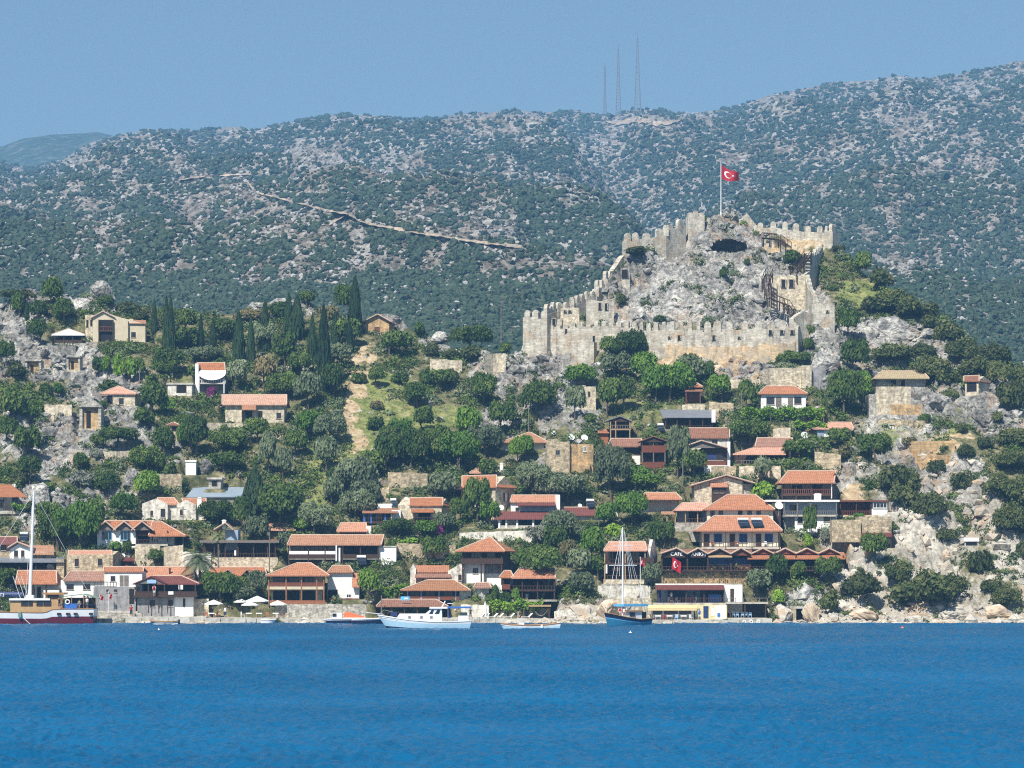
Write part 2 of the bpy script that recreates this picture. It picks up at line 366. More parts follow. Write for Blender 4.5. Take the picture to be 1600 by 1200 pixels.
def hill_z(px, Y):
    """height of the bare near hill (vectorised over px and Y)"""
    ks = [(np.interp(px, HP, HK[:, i, 0]), np.interp(px, HP, HK[:, i, 1])) for i in range(5)]
    py = np.where(Y < ks[0][1], 972 + (ks[0][1] - Y) * 6, 0.0)
    for i in range(4):
        (p0, y0), (p1, y1) = ks[i], ks[i + 1]
        t = (Y - y0) / (y1 - y0); py = np.where((Y >= y0) & (Y <= y1), p0 + (p1 - p0) * t, py)
    z = CAMZ + (HZ - py) * Y / F
    zr = CAMZ + (HZ - ks[4][0]) * ks[4][1] / F; d = Y - ks[4][1]
    back = zr - np.minimum(d * 0.55, 12 + d * 0.16)
    return np.where(d > 0, back, z), py, d
def blobs(px, py, lst):
    m = np.zeros_like(px)
    for (cx, cy, rx, ry, wt) in lst:
        d = ((px - cx) / rx) ** 2 + ((py - cy) / ry) ** 2
        m = np.maximum(m, wt * np.clip(1.6 - 1.2 * d, 0, 1))
    return m
ROCK = [(1110,430,150,95,1),(1010,470,90,60,1),(1200,470,100,70,1),(1300,560,80,70,.9),(1400,530,80,35,1),(1480,560,80,40,.5),(1560,640,50,50,1),(1480,620,90,45,.8),
        (1400,700,90,70,.7),(1480,780,90,80,.9),(1400,850,90,90,.8),(1500,860,110,80,.8),(1580,900,80,70,.6),(1450,960,200,22,1),(1330,920,60,50,.9),(1300,780,50,60,.5),
        (850,570,100,45,1),(790,580,60,50,.9),(880,640,70,40,.7),(790,650,60,25,.6),(850,700,60,30,.5),(700,535,60,20,.6),(440,478,60,20,1),(610,505,40,22,1),
        (150,465,60,25,1),(70,560,110,40,1),(150,600,90,50,.8),(20,490,50,40,1),(70,690,90,50,.8),(60,790,50,45,.9),(200,700,90,40,.6),(150,770,60,30,.6),(180,640,60,30,.7),
        (960,940,50,35,.9),(880,955,40,20,.8),(1270,945,60,30,1),(200,965,200,10,.8),(500,962,120,10,.5),(1330,860,50,60,.7),(1130,575,90,20,.9),(1600,620,60,30,.4)]
GRASS = [(600,620,60,45,1),(640,655,80,22,1),(520,700,40,50,.8),(490,760,45,35,.9),(720,650,50,20,.6),(560,680,40,30,.8),(860,650,60,20,.5),(1430,670,70,22,1),(1340,460,35,25,.7),(1530,640,50,25,.5),
         (1440,860,60,40,.35),(1530,960,40,30,.4),(250,600,60,20,.4),(1400,440,60,30,.4),(1000,640,60,20,.4),(100,680,60,30,.3)]
DIRT = [(560,590,16,50,1),(548,640,16,40,1),(560,690,18,22,1),(575,560,14,30,.9),(540,610,20,20,.8),(1110,560,110,18,.9),(1180,590,60,18,.5),(1480,690,60,16,.8),(1470,730,50,14,.7),
        (1330,780,25,30,.9),(1450,960,120,14,.6),(1260,380,40,16,1),(1225,375,40,10,.8),(1310,850,30,22,.8),(1270,960,40,16,.7),(140,655,16,20,1),(960,950,30,14,.6),(1580,960,40,12,1),(860,720,40,16,.7),(960,900,50,14,.4),(1120,720,60,10,.5)]
NPX, dY = 1000, 0.26
gpx = np.linspace(-170, 1770, NPX)
gY = np.concatenate([np.arange(392, 547, dY), 547 + (np.arange(1, 90) * 0.9) ** 1.25])
PX, YY = np.meshgrid(gpx, gY, indexing='ij')
Z0, PYb, DR = hill_z(PX, YY)
XX = (PX - CXP) * YY / F
pym = np.where(DR > 0, np.interp(PX, HP, HK[:, 4, 0]), PYb)
mR = blobs(PX, pym, ROCK); mG = blobs(PX, pym, GRASS); mD = blobs(PX, pym, DIRT)
wob = fbm(XX, YY, 9, 4, 5)
mR = np.clip(mR + wob * 0.9 - 0.08, 0, 1); mG = np.clip(mG + fbm(XX, YY, 7, 4, 9) * 0.5, 0, 1); mD = np.clip(mD * .8 + fbm(XX, YY, 3.2, 5, 13) * 0.95 - .12, 0, 1) * (mD > .02)
mP = np.clip(np.clip((PX - 1240) / 90, 0, 1) * np.clip((pym - 720) / 110, 0, 1) * (1 - .35 * np.clip((PX - 1560) / 60, 0, 1)) + np.clip((pym - 930) / 20, 0, 1) + wob * .3, 0, 1)
edge = np.clip((YY - 402) / 10, 0.25, 1)
big = fbm(XX, YY * 0.8, 11, 3, 21) * (0.5 + 0.7 * mR)
rdg = fbm(XX + YY * .25, YY * 1.3, 6.0, 5, 31, True, .58) - 0.1
def slabs(x, y, sz, seed):
    """tilted rock slabs: each cell of a jittered grid is a plane with its own tilt; the highest plane wins"""
    gx, gy = np.floor(x / sz), np.floor(y / sz); best = np.full(x.shape, -9.0)
    for i in (-1, 0, 1):
        for j in (-1, 0, 1):
            a, b_ = gx + i, gy + j
            r = [(_hash(a, b_, seed + k) / 65536.0) for k in range(5)]
            dx, dy = x / sz - (a + r[0]), y / sz - (b_ + r[1])
            h = (r[2] - .5) * .9 + dx * (r[3] - .5) * 1.6 + dy * (r[4] - .2) * 1.3 - (dx * dx + dy * dy) * 1.25
            best = np.maximum(best, h)
    return best
wx = XX + fbm(XX, YY, 4, 3, 301) * 2.2; wy = YY + fbm(XX, YY, 4, 3, 311) * 2.2
SLAB = slabs(wx + wy * .45, wy * .9, 10.5, 7) * 4.0 + slabs(wx - wy * .3, wy * 1.2, 3.2, 17) * 1.15 + slabs(wx, wy, 1.1, 27) * .22
h1 = Z0 / 2.6 + fbm(XX, YY, 9, 3, 41) * 0.9
fr = h1 - np.floor(h1); stp = np.clip((fr - 0.32) / 0.36, 0, 1); stp = stp * stp * (3 - 2 * stp)
strata = (np.floor(h1) + stp - h1) * 2.6
crest = np.clip(1 - np.abs(DR) / 7, 0, 1)
ZZ = Z0 + edge * (big * (1 - .5 * crest) + mR * (rdg * 0.55 + SLAB * 1.25 * (1 - .2 * crest) + strata * 0.5) + (1 - mR) * fbm(XX, YY, 3.0, 3, 51) * 0.30)
ZZ += edge * mR * fbm(XX, YY, 0.9, 2, 61, True) * 0.28 - edge * mR * np.clip(fbm(XX * 1.3 + YY * .5, YY, 5.5, 4, 401, True) - .50, 0, 1) * 5.0
ZZ = np.where(YY < 402, np.minimum(ZZ, Z0 + 0.2), ZZ)
RAW = ZZ.copy()
def col_of(px):
    return int(round((px - gpx[0]) / (gpx[1] - gpx[0])))
def rayY(px, py, G=None):
    G = RAW if G is None else G
    i = min(max(col_of(px), 1), NPX - 2)
    z = G[i - 1:i + 2].mean(axis=0)
    pr = HZ - (z - CAMZ) * F / gY
    k = np.argmax((pr <= py) & (gY > 401))
    if not (pr[k] <= py) or k == 0:
        k = int(np.argmin(pr)); return float(gY[k])
    a, b = pr[k - 1], pr[k]
    t = 0 if a == b else min(max((a - py) / (a - b), 0), 1)
    return float(gY[k - 1] + (gY[k] - gY[k - 1]) * t)
def ground(X, Y, G=None):
    G = ZZ if G is None else G
    px = CXP + X * F / Y; i = min(max(col_of(px), 0), NPX - 1); j = min(int(np.searchsorted(gY, Y)), len(gY) - 1)
    return float(G[i, j])
PADS = []
def add_pad(o, rz, x0, x1, y0, y1, z):
    PADS.append((o, rz, x0, x1, y0, y1, z))
def apply_pads():
    global ZZ
    for (o, rz, x0, x1, y0, y1, z) in PADS:
        c, s = math.cos(rz), math.sin(rz)
        r = max(abs(x0), abs(x1)) + abs(y1) + 4
        m = (np.abs(XX - o[0]) < r) & (np.abs(YY - o[1]) < r)
        ii, jj = np.nonzero(m)
        dx = XX[ii, jj] - o[0]; dy = YY[ii, jj] - o[1]
        u = dx * c + dy * s; v = -dx * s + dy * c
        ex = np.maximum(np.maximum(x0 - u, u - x1), 0); eyf = np.maximum(y0 - v, 0); eyb = np.maximum(v - y1, 0)
        e = np.sqrt(ex ** 2 + (eyf * 1.4) ** 2 + eyb ** 2)
        wgt = np.clip(1 - e / 1.5, 0, 1); wgt = wgt * wgt * (3 - 2 * wgt)
        ZZ[ii, jj] = ZZ[ii, jj] * (1 - wgt) + z * wgt
CAVE = (1138, 386, 30, 12.5)
def build_hill():
    n, m = ZZ.shape
    pj = HZ - (ZZ - CAMZ) * F / YY
    idx = np.arange(n * m).reshape(n, m)
    Fc = np.stack([idx[:-1, :-1], idx[1:, :-1], idx[1:, 1:], idx[:-1, 1:]], -1)
    cpx = (PX[:-1, :-1] + PX[1:, 1:]) / 2; cpy = (pj[:-1, :-1] + pj[1:, 1:]) / 2; cy = YY[:-1, :-1]
    q_ = ((cpx - CAVE[0]) / CAVE[2]) ** 2 + ((cpy - CAVE[1]) / np.where(cpy > CAVE[1], CAVE[3] * .75, CAVE[3])) ** 2 + .45 * fbm(cpx, cpy, 9, 3, 77)
    inside = (q_ < 1) & (cy > 515) & (DR[:-1, :-1] < 0)
    Fc = Fc[~inside]
    V = np.stack([XX, YY, ZZ], -1).reshape(-1, 3)
    me = np_mesh('hillside', V, Fc.reshape(-1, 4), True)
    at = me.color_attributes.new('zones', 'FLOAT_COLOR', 'POINT')
    at.data.foreach_set('color', np.stack([mR, mG, mD, mP], -1).reshape(-1).astype(np.float32))
    o = link('hillside', me, None, 'hill'); tag(o, kind='structure')
    return o
# hill material
m_, nt, b = nodes('hill')
geo = N(nt, 'NewGeometry').outputs['Position']
at = N(nt, 'VertexColor'); at.layer_name = 'zones'
sp = N(nt, 'SeparateColor'); nt.links.new(at.outputs[0], sp.inputs[0])
rock = rock_color(nt, geo)
crk = N(nt, 'TexVoronoi'); crk.feature = 'DISTANCE_TO_EDGE'; crk.inputs['Scale'].default_value = 0.45
wv = N(nt, 'VectorMath'); wv.operation = 'MULTIPLY_ADD'; wn = N(nt, 'TexNoise'); wn.inputs['Scale'].default_value = 0.8; wn.inputs['Detail'].default_value = 4; nt.links.new(geo, wn.inputs['Vector'])
nt.links.new(wn.outputs['Color'], wv.inputs[0]); wv.inputs[1].default_value = (2.2, 2.2, 2.2); nt.links.new(geo, wv.inputs[2]); nt.links.new(wv.outputs[0], crk.inputs['Vector'])
ck = ramp(nt, crk.outputs['Distance'], [(0.0, (.22, .21, .19)), (0.07, (1, 1, 1))])
rock = mix(nt, at.outputs['Alpha'], rock, mix(nt, .40, rock_color(nt, geo, 1.2), (0.70, 0.63, 0.50)))
och = ramp(nt, noise(nt, geo, 0.16, 5, 0.6), [(0.56, (0, 0, 0)), (0.68, (1, 1, 1))])
ochf = N(nt, 'Math', operation='MULTIPLY'); nt.links.new(och, ochf.inputs[0]); ochf.inputs[1].default_value = 0.45
rock = mix(nt, ochf.outputs[0], rock, (0.46, 0.30, 0.16))
soil = ramp(nt, noise(nt, geo, 0.7, 8, 0.7), [(0.34, (0.06, 0.07, 0.028)), (0.5, (0.15, 0.145, 0.065)), (0.62, (0.30, 0.26, 0.15)), (0.74, (0.50, 0.46, 0.36))])
gr = ramp(nt, noise(nt, geo, 0.6, 8, 0.75), [(0.34, (0.085, 0.125, 0.03)), (0.5, (0.20, 0.23, 0.07)), (0.62, (0.36, 0.33, 0.14)), (0.74, (0.50, 0.46, 0.33))])
di = ramp(nt, noise(nt, geo, 0.8, 6, 0.7), [(0.35, (0.33, 0.22, 0.12)), (0.5, (0.49, 0.37, 0.22)), (0.65, (0.62, 0.53, 0.37))])
def sharpen(o, lo, hi, sc_):
    ad = N(nt, 'Math', operation='ADD'); nt.links.new(o, ad.inputs[0])
    nn = N(nt, 'Math', operation='MULTIPLY_ADD'); nt.links.new(noise(nt, geo, sc_, 6, .7), nn.inputs[0]); nn.inputs[1].default_value = 1.1; nn.inputs[2].default_value = -0.55
    nt.links.new(nn.outputs[0], ad.inputs[1])
    mr = N(nt, 'MapRange'); nt.links.new(ad.outputs[0], mr.inputs[0]); mr.inputs[1].default_value = lo; mr.inputs[2].default_value = hi
    return mr.outputs[0]
c = mix(nt, sharpen(sp.outputs[1], .3, .6, 1.1), soil, gr)
c = mix(nt, sharpen(sp.outputs[0], .28, .5, 0.9), c, rock)
c = mix(nt, sharpen(sp.outputs[2], .42, .62, 0.7), c, di)
nt.links.new(c, b.inputs['Base Color']); b.inputs['Roughness'].default_value = 0.95; b.inputs['Specular IOR Level'].default_value = 0.15
bump(nt, b, noise(nt, geo, 0.9, 10, 0.72, .5), 0.9, 0.7)

# ---------------------------------------------------------------- the mountain
MR = [(-500,215),(-100,232),(0,252),(45,263),(100,246),(140,224),(180,212),(230,201),(300,203),(370,198),(400,203),(470,186),(530,178),(600,182),(640,185),(700,180),(790,172),(850,176),(900,173),(950,178),(1000,171),(1080,176),(1150,168),(1200,150),(1300,130),(1400,119),(1440,123),(1500,113),(1560,100),(1600,92),(1900,60),(2300,80)]
MRx = np.array([a for a, _ in MR], float); MRy = np.array([b_ for _, b_ in MR], float)
mpx = np.linspace(-420, 2050, 760); mY = np.concatenate([np.linspace(640, 1000, 90), np.linspace(1004, 2600, 260), np.linspace(2610, 3400, 30)])
MPX, MYY = np.meshgrid(mpx, mY, indexing='ij')
def mount_z(px, Y):
    r = np.interp(px, MRx, MRy); Yr = 2500 + 60 * np.sin(px / 140)
    t = np.clip((Y - 660) / (Yr - 660), 0, 1)
    base = np.interp(px, [0, 700, 1300, 1700], [620, 620, 690, 760])
    tt = 0.15 * t + 0.85 * (t ** 0.72)
    z = CAMZ + (HZ - (base + (r - base) * tt)) * Y / F
    X = (px - CXP) * Y / F
    fade = np.clip((Yr - Y) / 500, 0, 1) * np.clip((Y - 640) / 300, 0, 1)
    k = fbm(X + Y * .45, Y - X * .2, 420, 5, 71, True) - 0.1
    z = z + fade * (k * 62 + fbm(X * .8 + Y * .5, Y, 130, 3, 75, True) * 12) + fbm(X, Y, 60, 4, 81) * (5 + 3 * fade) + fbm(X, Y, 14, 3, 83) * 2.0
    # the long gully that runs down behind the castle
    gx = np.interp(Y, [700, 1200, 1700, 2200, 2500], [1120, 1060, 985, 900, 860])
    z = z - 34 * fade * np.exp(-((px - gx) / 70) ** 2)
    z = np.minimum(z, CAMZ + (HZ - (r + np.clip((Yr - Y) / 500, 0, 1) * 9 - .8)) * Y / F)
    d = Y - Yr
    return np.where(d > 0, z - d * 0.25, z)
MZ = mount_z(MPX, MYY)
MPJ = HZ - (MZ - CAMZ) * F / MYY
def mount_Y(px, py, occl=True):
    i = int(np.clip(round((px - mpx[0]) / (mpx[1] - mpx[0])), 0, len(mpx) - 1))
    k = int(np.argmax(MPJ[i] <= py))
    if not MPJ[i, k] <= py: return None
    if k == 0: return float(mY[0])
    p0, p1 = MPJ[i, k - 1], MPJ[i, k]
    return float(mY[k - 1] + (mY[k] - mY[k - 1]) * min(1, max(0, (p0 - py) / max(p0 - p1, 1e-6))))
def mount_zat(px, Y):
    i = int(np.clip(round((px - mpx[0]) / (mpx[1] - mpx[0])), 0, len(mpx) - 1)); return float(np.interp(Y, mY, MZ[i]))
def build_mountain():
    n, m = MZ.shape; idx = np.arange(n * m).reshape(n, m)
    Fc = np.stack([idx[:-1, :-1], idx[1:, :-1], idx[1:, 1:], idx[:-1, 1:]], -1).reshape(-1, 4)
    V = np.stack([(MPX - CXP) * MYY / F, MYY, MZ], -1).reshape(-1, 3)
    me = np_mesh('mountain', V, Fc, True)
    tag(link('mountain', me, None, 'mountain'), kind='structure')
m_, nt, b = nodes('mountain')
geo = N(nt, 'NewGeometry').outputs['Position']
c = ramp(nt, noise(nt, geo, 0.16, 9, 0.8, .4), [(0.36, (0.06, 0.065, 0.035)), (0.45, (0.18, 0.165, 0.135)), (0.53, (0.33, 0.31, 0.275)), (0.63, (0.58, 0.56, 0.53))])
c2 = ramp(nt, noise(nt, geo, 0.012, 5, 0.6), [(0.42, (0.80, 0.72, 0.66)), (0.6, (1.0, 1.0, 1.0))])
nt.links.new(mix(nt, 0.8, c, c2, 'MULTIPLY'), b.inputs['Base Color'])
b.inputs['Roughness'].default_value = 0.95; b.inputs['Specular IOR Level'].default_value = 0.1
bump(nt, b, noise(nt, geo, 0.15, 8, 0.75), 1.0, 3.0)
# far blue ridge behind on the left
mk('far_wood', (0.03, 0.055, 0.035), (0.055, 0.08, 0.05), .07, c3=(0.22, 0.20, 0.17), bumpd=0, lo=.4, hi=.7)
def build_far_ridge():
    rx = np.linspace(-900, 900, 160); prof = np.interp(rx, [-900, -300, 0, 40, 70, 100, 130, 150, 172, 260, 500, 900], [300, 262, 233, 219, 213, 210, 212, 208, 211, 235, 280, 330])
    V = []; Fc = []
    rows = 14
    for j in range(rows):
        t = j / (rows - 1); Y = 2750 + 600 * t
        for i, px in enumerate(rx):
            pyy = 330 + (prof[i] - 330) * math.sin(t * math.pi / 2)
            V.append(((px - CXP) * Y / F, Y, CAMZ + (HZ - pyy) * Y / F))
    a = np.array(V); a[:, 2] += fbm(a[:, 0], a[:, 1], 160, 4, 91) * 14
    n = len(rx)
    for j in range(rows - 1):
        for i in range(n - 1): Fc.append((j * n + i, j * n + i + 1, (j + 1) * n + i + 1, (j + 1) * n + i))
    me = np_mesh('far_ridge', a, Fc, True); tag(link('far_ridge', me, None, 'far_wood'), kind='structure')

# ---------------------------------------------------------------- the sea
m_, nt, b = nodes('sea')
geo = N(nt, 'NewGeometry').outputs['Position']
mp = N(nt, 'Mapping'); nt.links.new(geo, mp.inputs[0]); mp.inputs['Scale'].default_value = (0.7, 1.0, 1.0)
w1 = noise(nt, mp.outputs[0], 2.6, 4, 0.65); w2 = noise(nt, mp.outputs[0], 0.55, 3, 0.6); w3 = noise(nt, mp.outputs[0], 0.03, 3, 0.5)
c = ramp(nt, w3, [(0.35, (0.003, 0.077, 0.180)), (0.65, (0.007, 0.104, 0.232))])
nt.links.new(c, b.inputs['Base Color']); b.inputs['Roughness'].default_value = 0.28; b.inputs['Specular IOR Level'].default_value = 0.20; b.inputs['IOR'].default_value = 1.33
bump(nt, b, noise(nt, geo, 3.5, 5, .6), .5, .06)
def build_sea():
    cpx = np.concatenate([np.linspace(-900, -62, 160), np.linspace(-60, 1660, 1000), np.linspace(1662, 2500, 160)]); r = [58.0]
    while r[-1] < 404: r.append(r[-1] + .10 + (r[-1] - 58) * .00105)
    gy = np.array(r); A, B = np.meshgrid(cpx, gy, indexing='ij'); X = (A - CXP) * B / F
    amp = 1 - .35 * np.clip((B - 250) / 150, 0, 1); gust = .75 + .5 * fbm(X, B * .5, 22, 3, 601)
    z = (fbm(X * .75 + B * .12, B, 4.5, 2, 611, True) * .20 + fbm(X * .9, B - X * .15, 1.9, 3, 621, True, .6) * .26 + fbm(X, B, .8, 2, 631) * .09 + fbm(X * .4, B, 9, 2, 641) * .09) * amp * gust
    z = z * 1.35
    wq = np.clip(np.minimum((A + 900) / 120, (2500 - A) / 120), 0, 1) * np.clip((B - 58) / 6, 0, 1); z = z * wq - .13 * (1 - wq)
    idx = np.arange(z.size).reshape(z.shape); Fc = np.stack([idx[:-1, :-1], idx[1:, :-1], idx[1:, 1:], idx[:-1, 1:]], -1).reshape(-1, 4)
    tag(link('sea', np_mesh('sea', np.stack([X, B, z], -1).reshape(-1, 3), Fc, True), None, 'sea'), kind='structure')
    me = np_mesh('outer_sea', [(-3000, -400, -.14), (3000, -400, -.14), (3000, 470, -.14), (-3000, 470, -.14)], [(0, 1, 2, 3)])
    tag(link('outer_sea', me, None, 'sea'), kind='structure')
    me = np_mesh('seabed', [(-3000, -400, -9), (3000, -400, -9), (3000, 395, -9), (-3000, 395, -9)], [(0, 1, 2, 3)])
    tag(link('seabed', me, None, 'concrete'), kind='structure')
# ================================================================ house builder
PANEROOMS = 0
LAND = []      # (short name, px, py) for tree labels
class House:
    def __init__(s, name, label, cat, px0, px1, pyb, rot=0, Y=None, group=None, short=None, pad=None, dep=6.0, lift=0.0):
        cx = (px0 + px1) / 2; s.rz = rad(rot)
        Y0 = Y or rayY(cx, pyb)
        s.O = P(cx, pyb, Y0); s.root = empty(name, s.O, s.rz, label, cat, group)
        s.c, s.s = math.cos(s.rz), math.sin(s.rz); s.k = Y0 / F
        if pad is not False:
            add_pad((s.O.x, s.O.y), s.rz, s.X(px0) - .3, s.X(px1) + .3, -0.2, dep + .3, s.O.z - 0.05)
        if short: LAND.append((short, cx, pyb - 18))
    def X(s, px, dy=0.0):
        m = (px - CXP) / F; O = s.O
        return (m * (O.y + dy * s.c) - O.x + dy * s.s) / (s.c - m * s.s)
    def Z(s, py, x=0.0, dy=0.0):
        Yw = s.O.y + x * s.s + dy * s.c
        return CAMZ + (HZ - py) * Yw / F - s.O.z
    def box(s, part, x0, y0, x1, y1, d0, d1, mat, parent=None, down=0):
        """box whose front face (depth d0) covers the photo rectangle x0,y0..x1,y1"""
        X0, X1 = s.X(x0, d0), s.X(x1, d0); xm = (X0 + X1) / 2
        return MB().box(X0, X1, d0, d1, s.Z(y1, xm, d0) - down, s.Z(y0, xm, d0)).build(part, mat, parent or s.root)
    def body(s, x0, ytop, x1, ybot, d0, d1, mat, down=1.6): return s.box('wall', x0, ytop, x1, ybot, d0, d1, mat, down=down)
    def body_gab(s, x0, x1, ye, yr, yb, d0, d1, mat, down=1.6, over=.25):
        """walls with gables at both ends, ridge along the front"""
        X0, X1 = s.X(x0, d0), s.X(x1, d0); xm = (X0 + X1) / 2; dm = (d0 + d1) / 2
        ze, zr, zb = s.Z(ye, xm, d0), s.Z(yr, xm, dm), s.Z(yb, xm, d0) - down
        pr = [(X0, d0, zb), (X0, d0, ze), (X0, dm, zr - .12), (X0, d1, ze), (X0, d1, zb)]
        return MB().prism(pr, (X1 - X0, 0, 0)).build('wall', mat, s.root)
    def body_front(s, x0, x1, xa, ye, yr, yb, d0, d1, mat, down=1.6, part='wall', yer=None):
        """walls with a gable facing the front, apex at photo x xa"""
        X0, X1, XA = s.X(x0, d0), s.X(x1, d0), s.X(xa, d0); xm = (X0 + X1) / 2
        pr = [(X0, d0, s.Z(yb, xm, d0) - down), (X1, d0, s.Z(yb, xm, d0) - down), (X1, d0, s.Z(yer or ye, xm, d0)), (XA, d0, s.Z(yr, xm, d0)), (X0, d0, s.Z(ye, xm, d0))]
        return MB().prism(pr, (0, d1 - d0, 0)).build(part, mat, s.root)
    def _ridges(s, roof, segs):
        mb = MB()
        for a, b_ in segs: mb.tube([Vector(a) + Vector((0, 0, .03)), Vector(b_) + Vector((0, 0, .03))], .11, 5)
        mb.build('ridge_cap', 'ridge_tile', roof)
    def hip(s, x0, x1, ye, yr, d0, d1, mat, r0=None, r1=None, part='roof', thick=.16, ye1=None):
        """hip (or, with r0=x0 and r1=x1, gable) roof with the ridge along the front"""
        X0, X1 = s.X(x0, d0), s.X(x1, d0); xm = (X0 + X1) / 2; dm = (d0 + d1) / 2
        h = (d1 - d0) / 2
        R0 = s.X(r0, dm) if r0 is not None else X0 + h; R1 = s.X(r1, dm) if r1 is not None else X1 - h
        if R0 > R1: R0 = R1 = (R0 + R1) / 2
        zl, zrr = s.Z(ye, X0, d0), s.Z(ye1 or ye, X1, d0); zr = s.Z(yr, xm, dm)
        A, B, C, D = (X0, d0, zl), (X1, d0, zrr), (X1, d1, zrr), (X0, d1, zl); E, G = (R0, dm, zr), (R1, dm, zr)
        if R1 - R0 < .05:
            polys = [(A, B, E), (B, C, E), (C, D, E), (D, A, E)]; segs = [(A, E), (B, E)]
        else:
            polys = [(A, B, G, E), (C, D, E, G), (B, C, G), (D, A, E)]; segs = [(E, G), (A, E), (B, G)]
            if abs(R0 - X0) < .6 or abs(R1 - X1) < .6: polys = [q for q in polys if not (q == (B, C, G) and abs(R1 - X1) < .6) and not (q == (D, A, E) and abs(R0 - X0) < .6)]
        o = MB().slab(polys, thick).build(part, mat, s.root); s._ridges(o, segs); return o
    def gab(s, x0, x1, ye, yr, d0, d1, mat, r0=None, r1=None, ye1=None): return s.hip(x0, x1, ye, yr, d0, d1, mat, r0 if r0 is not None else x0, r1 if r1 is not None else x1, ye1=ye1)
    def fgab(s, x0, x1, xa, ye, yr, d0, d1, mat, ye1=None, thick=.16, part='roof', cap=True):
        """roof whose gable faces the front"""
        X0, X1, XA = s.X(x0, d0), s.X(x1, d0), s.X(xa, d0); xm = (X0 + X1) / 2
        z0, z1, zr = s.Z(ye, xm, d0), s.Z(ye1 or ye, xm, d0), s.Z(yr, xm, d0)
        o = MB().slab([((X0, d0, z0), (XA, d0, zr), (XA, d1, zr), (X0, d1, z0)), ((XA, d0, zr), (X1, d0, z1), (X1, d1, z1), (XA, d1, zr))], thick).build(part, mat, s.root)
        if cap: s._ridges(o, [((X0, d0 - .05, z0), (XA, d0 - .05, zr)), ((XA, d0 - .05, zr), (X1, d0 - .05, z1)), ((XA, d0, zr), (XA, d1, zr))])
        return o
    def lean(s, x0, x1, yf, yb, d0, d1, mat, part='roof', thick=.12, xb0=None, xb1=None):
        X0, X1 = s.X(x0, d0), s.X(x1, d0); B0 = s.X(xb0 if xb0 is not None else x0, d1); B1 = s.X(xb1 if xb1 is not None else x1, d1); xm = (X0 + X1) / 2
        zf, zb = s.Z(yf, xm, d0), s.Z(yb, xm, d1)
        return MB().slab([((X0, d0, zf), (X1, d0, zf), (B1, d1, zb), (B0, d1, zb))], thick).build(part, mat, s.root)
    def slabp(s, x0, x1, y0, y1, d0, d1, mat, part='floor_slab'): return s.box(part, x0, y0, x1, y1, d0, d1, mat)
    def posts(s, xs, ytop, ybot, d, mat='wood_dark', r=.09, down=.3):
        for x in xs:
            X = s.X(x, d); MB().box(X - r, X + r, d - r, d + r, s.Z(ybot, X, d) - down, s.Z(ytop, X, d)).build('post', mat, s.root)
    def rail(s, x0, x1, ytop, ybot, d, mat='wood_dark', solid=False, step=.45):
        X0, X1 = s.X(x0, d), s.X(x1, d); xm = (X0 + X1) / 2; zt, zb = s.Z(ytop, xm, d), s.Z(ybot, xm, d)
        mb = MB().box(X0, X1, d - .05, d + .05, zt - .09, zt).box(X0, X1, d - .04, d + .04, zb, zb + .08)
        if solid: mb.box(X0, X1, d - .025, d + .025, zb + .08, zt - .09)
        else:
            n = max(2, int((X1 - X0) / step))
            for i in range(n + 1):
                x = X0 + (X1 - X0) * i / n; mb.box(x - .045, x + .045, d - .03, d + .03, zb + .08, zt - .09)
        return mb.build('railing', mat, s.root)
    def win(s, x0, y0, x1, y1, d=0.0, glass='glass_dark', frame='wood_dark', part='window', bars=1, sill=True):
        X0, X1 = s.X(x0, d), s.X(x1, d); xm = (X0 + X1) / 2; z0, z1 = s.Z(y1, xm, d), s.Z(y0, xm, d); t = .09
        mb = MB().box(X0, X0 + t, d - .07, d + .02, z0, z1).box(X1 - t, X1, d - .07, d + .02, z0, z1)
        mb.box(X0 + t, X1 - t, d - .07, d + .02, z0, z0 + t).box(X0 + t, X1 - t, d - .07, d + .02, z1 - t, z1)
        for i in range(bars): 
            x = X0 + (X1 - X0) * (i + 1) / (bars + 1); mb.box(x - .03, x + .03, d - .055, d + .02, z0 + t, z1 - t)
        o = mb.build(part, frame, s.root)
        MB().box(X0 + t * .9, X1 - t * .9, d - .02, d + .03, z0 + t * .9, z1 - t * .9).build('pane', glass, o)
        if sill and part == 'window': MB().box(X0 - .08, X1 + .08, d - .12, d, z0 - .09, z0 - .005).build('sill', 'concrete', o)
        return o
    def door(s, x0, y0, x1, y1, d=0.0, mat='wood_dark', glass=False):
        X0, X1 = s.X(x0, d), s.X(x1, d); xm = (X0 + X1) / 2; z0, z1 = s.Z(y1, xm, d), s.Z(y0, xm, d); w = X1 - X0
        mb = MB().box(X0, X1, d - .045, d + .03, z0, z1)
        for k in (.12, .55): mb.box(X0 + w * .15, X1 - w * .15, d - .07, d - .04, z0 + (z1 - z0) * k, z0 + (z1 - z0) * (k + .32))
        o = mb.build('door', mat, s.root)
        MB().box(X1 - w * .14, X1 - w * .06, d - .12, d - .04, z0 + (z1 - z0) * .47, z0 + (z1 - z0) * .52).build('handle', 'metal', o); return o
    def hole(s, x0, y0, x1, y1, d=0.0, part='opening'):
        """doorway or window: stone surround round a flat panel painted dark as its shade"""
        X0, X1 = s.X(x0, d), s.X(x1, d); xm = (X0 + X1) / 2; z0, z1 = s.Z(y1, xm, d), s.Z(y0, xm, d)
        o = MB().box(X0 - .07, X0, d - .06, d + .03, z0, z1).box(X1, X1 + .07, d - .06, d + .03, z0, z1).box(X0 - .07, X1 + .07, d - .06, d + .03, z1, z1 + .1).build(part, 'stone', s.root)
        MB().box(X0, X1, d - .015, d + .03, z0, z1).build('shade_panel', 'opening_shade', o); return o  # flat panel on the wall, the opening's shade painted near-black
